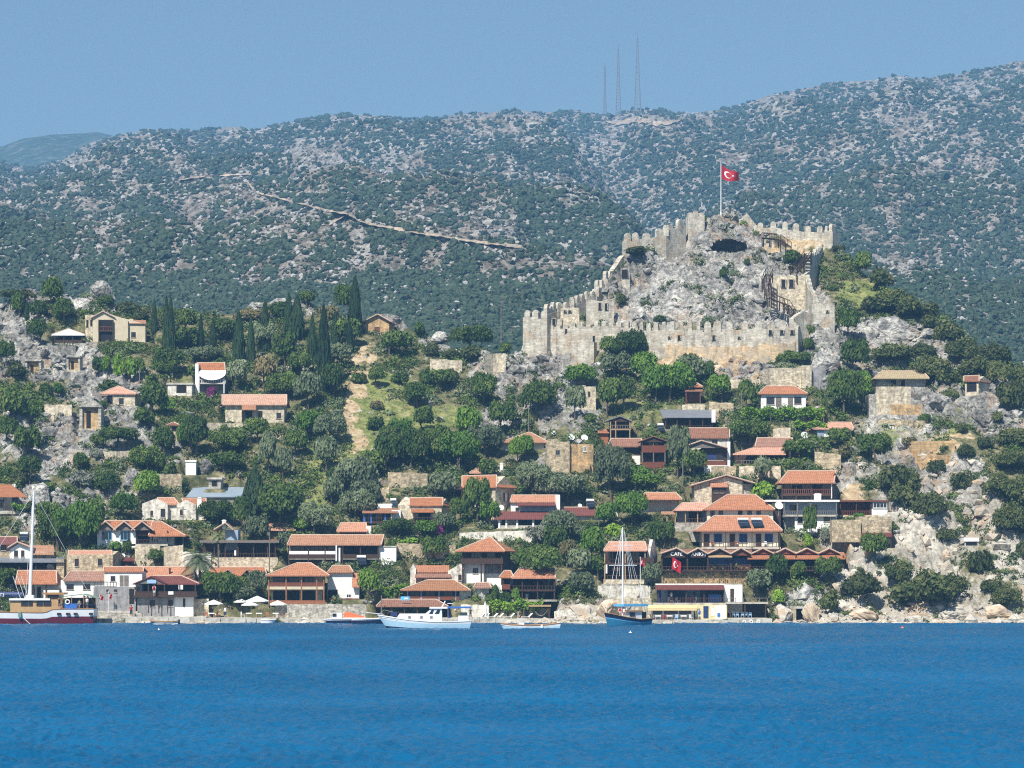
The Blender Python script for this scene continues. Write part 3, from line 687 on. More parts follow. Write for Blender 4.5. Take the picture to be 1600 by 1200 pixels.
    def chimney(s, x0, y0, x1, y1, d=1.5, mat='white'):
        X0, X1 = s.X(x0, d), s.X(x1, d); xm = (X0 + X1) / 2; z0, z1 = s.Z(y1, xm, d), s.Z(y0, xm, d)
        o = MB().box(X0, X1, d, d + (X1 - X0), z0 - .5, z1 - .2).box(X0 - .06, X1 + .06, d - .06, d + (X1 - X0) + .06, z1 - .2, z1 - .08).box(X0 + .1, X1 - .1, d + .1, d + (X1 - X0) - .1, z1 - .08, z1).build('chimney', mat, s.root)
        return o
    def sign(s, x0, y0, x1, y1, d, mat, text=None, tmat='flag_white', sz=None, lab=None):
        X0, X1 = s.X(x0, d), s.X(x1, d); xm = (X0 + X1) / 2; z0, z1 = s.Z(y1, xm, d), s.Z(y0, xm, d)
        o = MB().box(X0, X1, d - .06, d, z0, z1).build('sign', mat, s.root)
        if text: lettering(text, (X0 + X1) / 2, d - .07, (z0 + z1) / 2, sz or (z1 - z0) * .8, tmat, o)
        if lab: o['label'] = lab
        return o
def lettering(text, x, y, z, size, mat, parent, name='lettering', width=None):
    cu = bpy.data.curves.new(name, 'FONT'); cu.body = text; cu.size = size * 1.35; cu.extrude = .02; cu.align_x = 'CENTER'; cu.align_y = 'CENTER'; cu.offset = .012 * size
    t = bpy.data.objects.new('tmp', cu); me = bpy.data.meshes.new_from_object(t); bpy.data.objects.remove(t); bpy.data.curves.remove(cu)
    me.name = name; me.materials.clear(); me.materials.append(MATS[mat]); o = bpy.data.objects.new(name, me); COL.objects.link(o); o.parent = parent
    o.location = (x, y, z); o.rotation_euler = (rad(90), 0, 0); return o
def copy_tree(o, parent=None):
    c = o.copy(); COL.objects.link(c)
    if parent: c.parent = parent
    for ch in list(o.children): copy_tree(ch, c)
    return c
def crescent(mb, cx, cz, y, r, yd=-1):
    """crescent and star of the flag, in the x-z plane at depth y"""
    n = 14; vs = []; t = .012
    a0 = math.acos(.42)
    out = [(cx + r * math.cos(a), cz + r * math.sin(a)) for a in [a0 + (2 * math.pi - 2 * a0) * i / n for i in range(n + 1)]]
    inn = [(cx + r * .25 + r * .8 * math.cos(a), cz + r * .8 * math.sin(a)) for a in [0.35 + (2 * math.pi - .7) * i / n for i in range(n + 1)]]
    for (px, pz), (qx, qz) in zip(out, inn): vs += [(px, y, pz), (qx, y, qz)]
    mb.add(vs, [(2 * i, 2 * i + 1, 2 * i + 3, 2 * i + 2) for i in range(n)])
    st = [(cx + r * 1.35 + r * (.42 if k % 2 == 0 else .17) * math.cos(math.pi + k * math.pi / 5), cz + r * (.42 if k % 2 == 0 else .17) * math.sin(math.pi + k * math.pi / 5)) for k in range(10)]
    mb.add([(cx + r * 1.35, y, cz)] + [(a, y, c_) for a, c_ in st], [(0, k + 1, (k + 1) % 10 + 1) for k in range(10)])
def flag_cloth(parent, x, y, z, w, h, droop=.1, hang=False, wave=.12):
    """red flag with its crescent and star; attached at its left edge at (x, y), top z"""
    nx, nz = 14, 8; V = []; Fc = []
    def warp(u, v):
        if hang: return (x + u * w * .55 + .05 * math.sin(v * 5), y + .10 * math.sin(u * 9 + v * 2), z - v * h - u * h * .45)
        return (x + u * w * (1 - .05 * u), y + wave * w * math.sin(u * 6.5 + v) * (.3 + u), z - (v * h * (1 - .42 * u)) - droop * w * u * 1.0 * (1 + .2 * math.sin(u * 5)))
    for i in range(nx + 1):
        for j in range(nz + 1): V.append(warp(i / nx, j / nz))
    for i in range(nx):
        for j in range(nz): a = i * (nz + 1) + j; Fc.append((a, a + nz + 1, a + nz + 2, a + 1))
    f = MB().add(V, Fc).build('flag', 'red', parent)
    for sgn in (-1, 1):
        mb = MB(); crescent(mb, w * .36, -h * .5, 0, h * .27)
        mb.v = [(lambda q: (q[0], q[1] + sgn * .05, q[2]))(warp(a / w, -c_ / h)) for a, b_, c_ in mb.v]
        mb.build('emblem', 'flag_white', f)
    return f
# ================================================================ the castle
castle = empty('castle', P(1110, 505, 505), 0, 'ruined medieval castle of pale stone with battlements crowning the rocky crag', 'castle')
LAND.append(('castle', 1110, 520))
COFF = castle.location.copy()
def wall_strip(pts, mat, thick=1.1, down=3.0, mer=None, part='curtain_wall', lab=None, merh=1.5, round_top=True, spacing=1.75, mw=.55):
    """crenellated wall: pts = (px, py of wall top, py of base, optional distance)"""
    Q = []; jp = 0
    for p in pts:
        Y = p[3] if len(p) > 3 else rayY(p[0], p[2])
        a = P(p[0], p[1], Y) - COFF; b_ = P(p[0], p[2], Y) - COFF
        Q.append((a, b_.z - down))
    mb = MB(); rng = random.Random(int(pts[0][0]))
    for (a, za), (b_, zb) in zip(Q, Q[1:]):
        d = (b_ - a); d.z = 0; L = d.length; u = d / L; nrm = Vector((-u.y, u.x, 0))
        if nrm.y < 0: nrm = -nrm
        n = max(1, int(L / 1.3))
        for i in range(n):
            t0, t1 = i / n, (i + 1) / n
            p0 = a.lerp(b_, t0); p1 = a.lerp(b_, t1); z0 = za + (zb - za) * t0; z1 = za + (zb - za) * t1
            j0 = p0.z + (jp if i else 0); jp = rng.choice((0, 0, .05, -.1, -.3, .12)); j1 = p1.z + jp
            vs = []
            for p, zt, zb_ in ((p0, j0, z0), (p1, j1, z1)):
                for o_, z in ((0, zb_), (0, zt), (thick, zt), (thick, zb_)): vs.append((p.x + nrm.x * o_, p.y + nrm.y * o_, z))
            mb.add(vs, [(0, 4, 5, 1), (1, 5, 6, 2), (2, 6, 7, 3), (0, 1, 2, 3), (7, 6, 5, 4)])
    o = mb.build(part, mat, castle)
    if lab: o['label'] = lab
    if mer:
        for (a, za), (b_, zb) in zip(Q, Q[1:]):
            d = (b_ - a); dz = d.z; d.z = 0; L = d.length; u = d / L; n = max(1, round(L / spacing))
            nrm = Vector((-u.y, u.x, 0)); nrm = -nrm if nrm.y < 0 else nrm
            for i in range(n):
                t = (i + .5) / n; c_ = a.lerp(b_, t); wd = spacing * mw * rng.uniform(.85, 1.12) / 2; hh = merh * 1.38 * rng.uniform(.6, 1.15)
                if rng.random() < .07: hh *= .45
                prof = [(-wd, -.7), (wd, -.7), (wd, hh * .62)] + ([(wd * math.cos(k), hh * .62 + hh * .38 * math.sin(k)) for k in (.6, 1.2, 1.8, 2.4)] if round_top else [(wd * .9, hh), (-wd * .8, hh * .97)]) + [(-wd, hh * .62)]
                poly = [c_ + u * a_ + Vector((0, 0, z)) + nrm * .1 for a_, z in prof]
                MB().prism(poly, nrm * (thick * .7)).build('merlon', mat, castle)
    return Q
def loop(px0, py0, px1, py1, Y, mat='opening_shade', part='window', arch=False):
    """window opening: panel painted dark as the shade of a void, framed in stone, at distance Y"""
    a = P(px0, py1, Y) - COFF; b_ = P(px1, py0, Y) - COFF
    o = MB().box(a.x - .12, a.x, Y - COFF.y - .1, Y - COFF.y + .1, a.z, b_.z).box(b_.x, b_.x + .12, Y - COFF.y - .1, Y - COFF.y + .1, a.z, b_.z).box(a.x - .16, b_.x + .16, Y - COFF.y - .12, Y - COFF.y + .1, b_.z, b_.z + .16).build(part, 'castle_stone', castle)
    MB().box(a.x, b_.x, Y - COFF.y - .05, Y - COFF.y + .1, a.z, b_.z).build('shade_panel', mat, o)  # shade of the void painted on a thin dark panel
YF = 499.0   # outer front wall distance
def yf(px): return float(np.interp(px, [815, 850, 900, 960, 1030, 1110, 1200, 1250], [509, 508, 505, 500, 496.5, 494.5, 493, 493]))
# outer left tower and the wall that climbs the skyline
wall_strip([(817, 496, 538, 508), (855, 496, 536, 506)], 'castle_stone', 1.2, 10, True, 'tower', merh=1.5, spacing=1.75, mw=.72)
wall_strip([(855, 492, 534, 506), (870, 487, 532, 510), (893, 483, 520, 513), (893.5, 477, 520, 513), (916, 473, 505, 517)], 'castle_stone', 1.1, 5, True, merh=1.45, mw=.66)
wall_strip([(916, 467, 505, 517), (932, 464, 500, 519), (932.5, 452, 500, 519), (946, 446, 490, 522), (946.5, 440, 490, 522), (958, 430, 480, 525)], 'castle_stone', 1.1, 6, True, merh=1.25, spacing=1.6)
wall_strip([(956, 428, 470, 525), (972, 402, 450, 529), (976, 398, 440, 530)], 'castle_stone', 1.1, 5)
wall_strip([(972, 424, 455, 522), (984, 426, 450, 522)], 'castle_stone', 2.5, 3, None, 'gatehouse'); loop(971, 421, 981, 434, 521.8, part='gateway')
# upper wall, left of the summit
wall_strip([(975, 377, 402, 531), (1000, 374, 400, 532), (1022, 371, 398, 533), (1040, 366, 394, 534), (1040.5, 361, 394, 534), (1056, 357, 384, 536), (1072, 353, 376, 538)], 'castle_stone', 1.1, 4, True, merh=1.1, spacing=2.3, mw=.6)
wall_strip([(1075, 338, 358, 539), (1101, 336, 352, 540)], 'castle_stone', 1.4, 4, True, 'summit_tower', merh=.9, spacing=1.4, mw=.6)
wall_strip([(1118, 342, 352, 545), (1150, 341, 352, 545)], 'castle_stone', 1, 3, True, merh=1.1, spacing=1.6)
wall_strip([(1150, 343, 362, 543), (1158, 342, 366, 543), (1166, 333, 370, 542.5), (1175, 344, 372, 542), (1182, 352, 372, 542)], 'castle_stone', 1.2, 4)
wall_strip([(1178, 353, 376, 541), (1218, 357, 380, 540), (1252, 362, 384, 539), (1290, 363, 386, 537)], 'castle_stone', 1.1, 5, True, merh=1.2, spacing=2.2, mw=.58)
wall_strip([(1287, 360, 392, 535), (1301, 361, 396, 534)], 'castle_stone', 3.2, 4, True, 'corner_tower', merh=1.1, spacing=1.1, mw=.6)
# inner walls coming down on the right
wall_strip([(1286, 386, 428, 532), (1276, 398, 432, 524), (1266, 402, 446, 519)], 'castle_stone', 1.0, 4, True, merh=.7, spacing=1.5)
wall_strip([(1266, 424, 462, 517), (1257, 430, 466, 513)], 'castle_stone', 1.0, 4)
wall_strip([(1205, 431, 458, 512), (1260, 430, 460, 512)], 'stone_pale', 3.0, 4, None, 'keep_house')
loop(1221, 437, 1227, 449, 511.8); loop(1233, 437, 1240, 449, 511.8)
wall_strip([(1258, 432, 470, 512), (1262, 450, 478, 508), (1270, 462, 492, 504)], 'castle_stone', 1.0, 4, True, merh=.6, spacing=1.5)
wall_strip([(1268, 476, 514, 500), (1304, 474, 512, 500)], 'castle_stone', 3.6, 5, None, 'bastion'); loop(1291, 485, 1294, 488, 499.8)
wall_strip([(1240, 498, 520, 497), (1256, 486, 520, 499), (1270, 492, 516, 500)], 'castle_stone', 1.2, 4)
# low walls inside on the left
wall_strip([(916, 470, 494, 511), (959, 468, 492, 511)], 'castle_stone', 1.2, 4); loop(935, 473, 939, 483, 510.8); loop(945, 474, 949, 484, 510.8)
wall_strip([(876, 482, 506, 508), (905, 481, 506, 508)], 'stone_pale', 2.0, 4, None, 'gatehouse'); loop(881, 485, 884, 488, 507.8); loop(888, 485, 892, 488, 507.8)
wall_strip([(857, 500, 520, 507.6), (878, 498, 520, 507.6)], 'castle_stone', 1.5, 10, None); loop(863, 498, 868, 508, 507.4, part='window')
# the outer front wall: rounded merlons on the left, square ones in the middle
wall_strip([(855, 516, 540, yf(855)), (900, 512, 540, yf(900)), (925, 510, 545, yf(925)), (960, 509, 552, yf(960)), (997, 510, 556, yf(997))], 'castle_stone', 1.2, 13, True, merh=.75, spacing=1.6, mw=.62)
loop(883, 514, 886, 520, yf(883) - .2); loop(926, 525, 930, 536, yf(926) - .25)
wall_strip([(996, 516, 550, yf(997)), (1030, 516, 552, yf(1030)), (1098, 515, 556, yf(1098))], 'castle_stone', 1.2, 13, True, merh=1.3, spacing=1.55, mw=.52, round_top=False)
wall_strip([(1098, 519, 560, yf(1098)), (1128, 519, 560, yf(1128))], 'castle_stone', 1.2, 13, True, merh=2.0, spacing=1.9, mw=.72)
wall_strip([(1128, 514, 560, yf(1128)), (1175, 513, 560, yf(1175)), (1215, 512, 556, yf(1215)), (1247, 511, 552, yf(1247))], 'castle_stone', 1.2, 13, True, merh=1.1, spacing=2.6, mw=.5)
wall_strip([(1247, 511, 548, yf(1247)), (1250, 508, 540, 499)], 'castle_stone', 1.0, 4)
for x in (1059, 1113): loop(x, 524, x + 4, 531, yf(x) - .2)
for x in (1201, 1219, 1235): loop(x, 516, x + 5, 522, yf(x) - .2)
for x in (1044, 1153): loop(x, 526, x + 3, 529, yf(x) - .2)
wall_strip([(1040, 539, 566, yf(1040) - .35), (1090, 542, 572, yf(1090) - .35), (1140, 543, 568, yf(1140) - .35), (1200, 538, 562, yf(1200) - .35), (1243, 534, 556, yf(1243) - .35)], 'castle_ochre', 1.2, 4, None, 'footing_wall', lab='ochre stained lower courses of the front wall')
wall_strip([(893, 532, 572, 500.5), (928, 534, 572, 499)], 'castle_stone', 2.0, 9, None, 'buttress')
# rock-cut theatre steps inside the walls
th = MB()
for k in range(5):
    Yk = 507.5 + k * .9; a = P(1020 + k * 1.5, 503 - k * 3.2, Yk); b_ = P(1086 - k * 2, 503 - k * 3.2, Yk)
    th.box(a.x - COFF.x, b_.x - COFF.x, Yk - COFF.y, Yk + 1.4 - COFF.y, a.z - COFF.z - 3, a.z - COFF.z)
o = th.build('theatre_seats', 'stone_grey', castle); o['label'] = 'rows of rock cut theatre seats'
# the cave under the summit: a real hollow
def build_cave():
    cx, cy, rx, ry = CAVE; V = []; Fc = []; n = 40; Y0 = rayY(cx, cy + ry * .6, ZZ) + .5
    rings = [(.15, 1.12), (1.2, 1.12), (3, 1.1), (6, 1.0), (9, .8), (11, .4), (11.6, .02)]
    rng = random.Random(4); jit = [[rng.uniform(.9, 1.1) for _ in range(n)] for _ in rings]
    for q, (d, k) in enumerate(rings):
        for i in range(n):
            a = 2 * math.pi * i / n; j = k * jit[q][i]; up = math.sin(a) < 0
            qx, qy = cx + rx * j * math.cos(a), cy + ry * j * math.sin(a) * (1 if up else .8)
            Ys = rayY(qx, qy, ZZ); f = min(1, max(0, d) / 5); Yq = (Ys + d) * (1 - f) + (Y0 + 1.5 + d) * f
            p = P(qx, qy, Yq)
            V.append(p)
    m = len(rings)
    for i in range(m - 1):
        for k in range(n): Fc.append((i * n + k, i * n + (k + 1) % n, (i + 1) * n + (k + 1) % n, (i + 1) * n + k))
    tag(MB().add(V, Fc).build('cave', 'hill_rock', None), kind='structure')
# timber stairways on the crag
def stairway(label, segs, Ys):
    root = empty('timber_staircase', P(segs[0][0], segs[0][1], Ys[0]), 0, label, 'staircase', 'timber stairways on the castle rock')
    O = root.location; pts = [P(x, y, Y) - O for (x, y), Y in zip(segs, Ys)]
    for a, b_ in zip(pts, pts[1:]):
        d = b_ - a; f = Vector((d.x, d.y, 0)); f = f.normalized() if f.length > .01 else Vector((1, 0, 0)); sd = Vector((-f.y, f.x, 0)) * .75
        for sg in (-1, 1):
            MB().tube([a + sd * sg, b_ + sd * sg], .12, 4).build('stringer', 'wood_dark', root)
            mb = MB().tube([a + sd * sg + Vector((0, 0, 1.05)), b_ + sd * sg + Vector((0, 0, 1.05))], .07, 4)
            n = max(2, int(d.length / 1.2))
            for i in range(n + 1):
                p = a.lerp(b_, i / n) + sd * sg; mb.tube([p, p + Vector((0, 0, 1.05))], .06, 4)
            mb.build('railing', 'wood_dark', root)
        n = max(3, int(d.length / .45)); tr = MB()
        for i in range(n + 1):
            p = a.lerp(b_, i / n); tr.add([p - f * .18 - sd, p + f * .18 - sd, p + f * .18 + sd, p - f * .18 + sd, p - f * .18 - sd - Vector((0, 0, .06)), p + f * .18 - sd - Vector((0, 0, .06)), p + f * .18 + sd - Vector((0, 0, .06)), p - f * .18 + sd - Vector((0, 0, .06))],
                         [(0, 1, 2, 3), (7, 6, 5, 4), (0, 4, 5, 1), (1, 5, 6, 2), (2, 6, 7, 3), (3, 7, 4, 0)])
        tr.build('treads', 'wood_dark', root)
        for i in range(3):
            p = a.lerp(b_, i / 2); MB().tube([p - sd * .9 - Vector((0, 0, 1.8)), p - sd * .9], .11, 4).build('support', 'wood_dark', root)
            MB().tube([p + sd * .9 - Vector((0, 0, 1.8)), p + sd * .9], .11, 4).build('support', 'wood_dark', root)
    return root
stairway('dark timber staircase zigzagging up the rock beside the two windowed castle house', [(1243, 498), (1228, 476), (1204, 466), (1196, 442), (1202, 428)], [499.5, 502, 503.5, 508, 510])
stairway('dark timber staircase climbing to the upper right castle wall', [(1240, 428), (1262, 400), (1262, 396)], [512, 519, 521])
stairway('dark timber walkway with rails right of the cave mouth', [(1192, 372), (1215, 374), (1232, 386)], [531, 530, 527])
# flag
def flagpole(px, pyb, pyt, Y, w, h, label, r=.09, hang=False, group=None, droop=.55):
    root = empty('flagpole', P(px, pyb, Y), 0, label, 'flagpole', group)
    H = (pyb - pyt) * Y / F
    MB().lathe([(r * 1.6, -.8), (r * 1.6, .3), (r, .35), (r * .7, H), (r * 1.3, H + .02), (r * 1.3, H + .14), (.02, H + .2)], n=8).build('pole', 'white_paint', root)
    flag_cloth(root, r, 0, H - .05, w, h, droop=droop, hang=hang)
    return root
flagpole(1126.5, 334, 257, 543, 3.9, 3.0, 'tall white pole flying a red flag with white crescent above the castle summit', r=.11)
# ================================================================ the village
# ---- far left, by the water
h = House('village_house', 'tile roofed house with dark porch cut by the left edge, beside the pale boulder', 'house', -40, 30, 806, dep=8, short='orange roofed house at the left edge')
h.body(-60, 776, 8, 806, 2, 8, 'white'); h.lean(-60, 42, 776, 757, -.6, 8.4, 'tile_orange', part='roof', xb1=18); h.posts([6, 26], 778, 798, .1); h.rail(6, 40, 789, 798, .1); h.slabp(-20, 40, 798, 803, 0, 2.2, 'concrete'); h.win(-2, 781, 6, 793, 2); h.body(-40, 803, 30, 806, .3, 4, 'stone')
h = House('village_house', 'small house with maroon roof stacked behind the white gabled cottage at left edge', 'house', -12, 26, 868, dep=6, short='maroon roofed house')
h.body(-14, 848, 22, 868, .8, 6, 'stone'); h.gab(-18, 27, 850, 839, 0, 6.4, 'tile_maroon'); h.win(2, 852, 9, 860, .8)
h = House('village_cottage', 'white cottage front with twin windows and small brown front gable above the dark canopy', 'house', 15, 84, 873, dep=6, short='white gabled cottage')
h.body_front(16, 50, 29, 858, 849, 873, 0, 6, 'white'); h.fgab(12, 50, 27, 856, 847, -.5, 6, 'tile_orange'); h.win(22, 860, 28, 870, 0); h.win(33, 860, 38, 870, 0); h.lean(50, 84, 866, 852, -.4, 5, 'tile_faded'); h.body(50, 862, 80, 873, .6, 5, 'stone')
h = House('waterfront_cafe', 'open cafe under a long flat grey canopy behind the mast of the maroon hulled boat', 'cafe', -30, 100, 896, dep=6, short='grey canopy cafe')
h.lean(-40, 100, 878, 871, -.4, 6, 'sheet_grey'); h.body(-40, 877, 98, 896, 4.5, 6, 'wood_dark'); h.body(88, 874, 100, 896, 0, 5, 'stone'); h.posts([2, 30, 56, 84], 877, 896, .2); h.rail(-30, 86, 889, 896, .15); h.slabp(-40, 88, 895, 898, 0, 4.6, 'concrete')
h = House('village_house', 'low house with weathered orange roof and shaded porch directly behind the maroon hulled boat', 'house', 25, 95, 938, dep=8, short='low orange roofed house')
h.body(40, 911, 92, 938, 2.5, 8, 'white'); h.gab(24, 89, 912, 892, -.3, 8, 'tile_orange', r0=28, r1=88); h.posts([30, 52, 72], 913, 936, .1); h.box('stair', 68, 922, 92, 938, .2, 2.5, 'white'); h.win(46, 918, 54, 928, 2.5); h.door(58, 917, 64, 934, 2.5)
h = House('stone_house', 'two windowed grey stone house with faded tile roof above the white shed', 'house', 104, 176, 902, rot=-9, dep=6, short='two windowed stone house')
h.body_gab(104, 176, 868, 860, 902, 0, 6, 'stone'); h.gab(107, 175, 868, 860.5, .1, 5.9, 'tile_orange'); h.win(117, 873, 123, 885); h.win(153, 873, 160, 884)
h = House('lean_to_shed', 'small shed with maroon lean-to roof attached right of the two windowed stone house', 'shed', 193, 207, 886, dep=3)
h.body(193, 875, 206, 886, .3, 3, 'wood_dark'); h.lean(191, 209, 876, 871, -.2, 3, 'tile_maroon'); h.door(196, 877, 200, 886, .3, 'wood_red')
h = House('village_house', 'white single storey house with brown roof at the quay between two boats sterns', 'house', 95, 165, 934, dep=6, short='brown roofed white house')
h.root['label'] = 'low white house with brown mottled roof right behind the maroon hulled boat cabin'
h.body(95, 906, 165, 934, 0, 6, 'white'); h.hip(99, 166, 907, 893, -.5, 6.2, 'tile_old', r0=110, r1=163); h.win(104, 913, 115, 921, bars=2); h.win(130, 913, 141, 921, bars=2)
h = House('village_house', 'white two storey house with grey doors over a blue-grey stone basement at the quay', 'house', 163, 222, 958, dep=7, short='white house with grey doors')
h.body(163, 893, 222, 917, 2.2, 7, 'white'); h.gab(162, 224, 893, 886, 2.0, 7.2, 'tile_orange'); h.box('wall', 146, 917, 212, 958, 0, 2.2, 'greywall', down=1).__setitem__('label', 'blue grey stone basement wall')
h.win(173, 900, 180, 908, 2.2); h.door(187, 899, 193, 916, 2.2, 'wood_grey'); h.door(194, 899, 201, 916, 2.2, 'wood_grey'); h.rail(148, 182, 909, 917, .1); h.win(166, 921, 170, 925, 0); h.win(178, 921, 183, 925, 0); h.hole(202, 920, 210, 944, 0); h.box('step', 150, 955, 215, 962, -1.2, 0, 'concrete')
h = House('village_house', 'long low house with bright orange roof behind the gabled quay restaurant', 'house', 214, 300, 912, dep=7, short='long orange roofed house')
h.body_gab(214, 298, 903, 887, 912, 0, 7, 'white'); h.gab(210, 302, 905, 886, -.5, 7.5, 'tile_orange'); h.chimney(264, 887, 266.5, 897, 1.2, 'wood_dark'); h.win(230, 904, 236, 910, 0)
h = House('gabled_restaurant', 'two storey quay restaurant with maroon roof, open dark balcony and white lower walls', 'restaurant', 212, 302, 957, dep=8, short='gabled quay restaurant')
h.body(214, 931, 272, 957, 0, 8, 'greywall'); h.body(272, 931, 302, 957, .2, 8, 'white'); h.body(222, 911, 308, 932, 3.5, 8, 'wood_dark')
h.fgab(207, 262, 236, 912, 900, -1.1, 8, 'tile_maroon', cap=False); h.body_front(212, 258, 235.5, 911.5, 902, 912, -.9, -.7, 'wood_grey', down=0, part='gable'); h.hip(238, 311, 912, 900, -1.0, 8.4, 'tile_maroon', r0=240, r1=284)
h.slabp(208, 308, 930, 933, -1, 3.5, 'wood_dark'); h.posts([213, 232, 257, 281, 305], 912, 931, -.9); h.rail(211, 308, 924, 931, -.95, solid=True); h.posts([232, 248, 262], 933, 955, -.8, r=.07)
h.win(234, 938, 242, 948, 0); h.win(263, 938, 270, 947, 0); h.door(286, 935, 289.5, 948, .2); h.sign(230, 906, 244, 911.5, -1.15, 'plastic_blue', lab='pale blue sign board on the gable'); h.sign(263, 924, 271, 929, -1.05, 'white_paint'); h.sign(279, 913, 286, 921, -.9, 'white_paint')
# ---- left slope
h = House('village_house', 'white two gabled house with orange roofs and white chimney below the grey metal roof', 'house', 222, 320, 812, dep=7, short='white two gabled house')
h.body(222, 788, 322, 812, 1.0, 7, 'whitewash'); h.body_front(222, 262, 243, 787, 779, 812, 0, 7, 'whitewash'); h.body_front(276, 306, 290, 789, 781, 812, .2, 7, 'whitewash')
h.hip(246, 280, 788, 778, .6, 7, 'tile_orange', r0=246, r1=272); h.hip(288, 322, 788, 779, .8, 7, 'tile_orange', r0=284, r1=322); h.chimney(308, 777, 315, 790, .4); h.win(235, 798, 239, 806, 0); h.win(251, 795, 258, 808, 0); h.win(281, 797, 285, 805, .2); h.win(312, 795, 317, 805, 1)
h = House('triple_gabled_house', 'white house with three small front gables in a row and bright blue window frames', 'house', 152, 270, 855, dep=7, short='triple gabled house')
h.body(152, 828, 212, 855, 0, 7, 'white'); h.body(212, 828, 272, 852, 2.5, 7, 'white'); h.hip(150, 288, 836, 814, 1.0, 8, 'tile_orange', r0=164, r1=240); h.hip(232, 290, 837, 815, -.6, 7, 'tile_orange', r0=238, r1=252)
for a, xa, c_ in ((145, 165, 181), (177, 194, 211), (205, 222, 240)):
    h.fgab(a, c_, xa, 829, 815, -.8, 4, 'tile_orange'); h.body_front(a + 6, c_ - 6, xa, 827, 818, 828.5, -.35, -.15, 'wood_grey', down=0, part='gable')
h.win(159, 830, 175, 844, 0, 'glass_dark', 'sky_paint', bars=2); h.win(188, 830, 204, 844, 0, 'glass_dark', 'sky_paint', bars=2); h.hole(216, 829, 234, 848, 2.5); h.posts([213, 238, 262], 829, 851, .1); h.rail(212, 246, 843, 850, .1); h.slabp(205, 262, 850, 853, 0, 3, 'concrete')
h = House('metal_roof_building', 'long low building with blue-grey metal roof above the white two gabled house', 'building', 296, 384, 782, dep=7, short='blue-grey metal roof')
h.body(296, 776, 384, 782, 0, 7, 'greywall'); h.lean(291, 388, 776, 761, -.4, 8, 'sheet_blue', xb0=302, xb1=385)
h = House('stone_hut', 'small rough stone hut with flat slab roof and dark doorway above the metal roof', 'hut', 325, 346, 764, dep=4)
h.body(326, 748, 345, 764, 0, 4, 'stone_grey'); h.box('roof', 323, 746, 347, 749, -.4, 4.4, 'concrete'); h.hole(331, 751, 339, 760, 0)
h = House('white_cistern', 'plain white plastered cube among the trees', 'cistern', 290, 306, 742, dep=3.5, short='white cube'); h.body(290, 721, 306, 742, 0, 3.5, 'white'); h.box('roof', 289, 719, 307, 721.5, -.15, 3.7, 'white')
# top-left villa on the rock
h = House('stone_villa', 'pale stone villa with tall open timber bay standing on the left rock', 'villa', 145, 230, 534, dep=8, rot=6, short='pale stone villa')
h.body_front(145, 200, 161, 496, 487, 534, 0, 8, 'cream', yer=500); h.body_front(176, 227, 180, 494, 494, 540, .6, 8, 'cream', yer=506); h.body(133, 492, 146, 535, 1.2, 8, 'stone_pale')
h.fgab(142, 180, 161, 497, 486.5, -.25, 8, 'tile_faded', ye1=496); h.lean(176, 228, 505, 500, .3, 6, 'tile_faded'); h.hole(154, 500, 177, 534, 0, 'bay_opening'); h.slabp(154, 177, 516, 518, -.4, 0, 'wood_dark'); h.rail(154, 177, 510, 516, -.35, 'wood_red'); h.posts([154.5, 176.5], 500, 534, -.35)
h.win(187, 519, 192, 527, .6); h.win(205, 519, 212, 527, .6); h.chimney(202, 498, 208, 505, 2, 'cream'); h.hole(135, 500, 138, 512, 1.2); h.hole(141, 500, 144, 510, 1.2)
h = House('terrace_pavilion', 'open pavilion with white pyramid canopy left of the pale stone villa', 'pavilion', 84, 131, 537, dep=6, short='white canopy pavilion')
h.hip(80, 133, 523, 514, -.3, 6.5, 'cloth_white', r0=106, r1=107); h.posts([86, 100, 114, 128], 523, 537, 0); h.posts([86, 128], 523, 537, 5.5); h.rail(85, 129, 531, 537, 0, solid=True); h.box('back_wall', 86, 524, 128, 537, 5.4, 5.6, 'wood_dark'); h.slabp(83, 132, 536, 539, -.2, 6, 'stone_grey')
h = House('hillside_house', 'small stone house with orange pyramid roof above the rock tomb', 'house', 166, 211, 634, dep=5.5, rot=-4, short='pyramid roofed house')
h.body(166, 615, 211, 634, 0, 5.5, 'stone_pale', down=2.5); h.hip(156, 213, 615, 603.5, -.4, 6, 'tile_orange', r0=184, r1=185); h.win(186, 622, 193, 632); h.lean(144, 168, 618, 613, -1, 2.5, 'wood_grey', part='porch_roof'); h.hole(168, 619, 176, 632, 0)
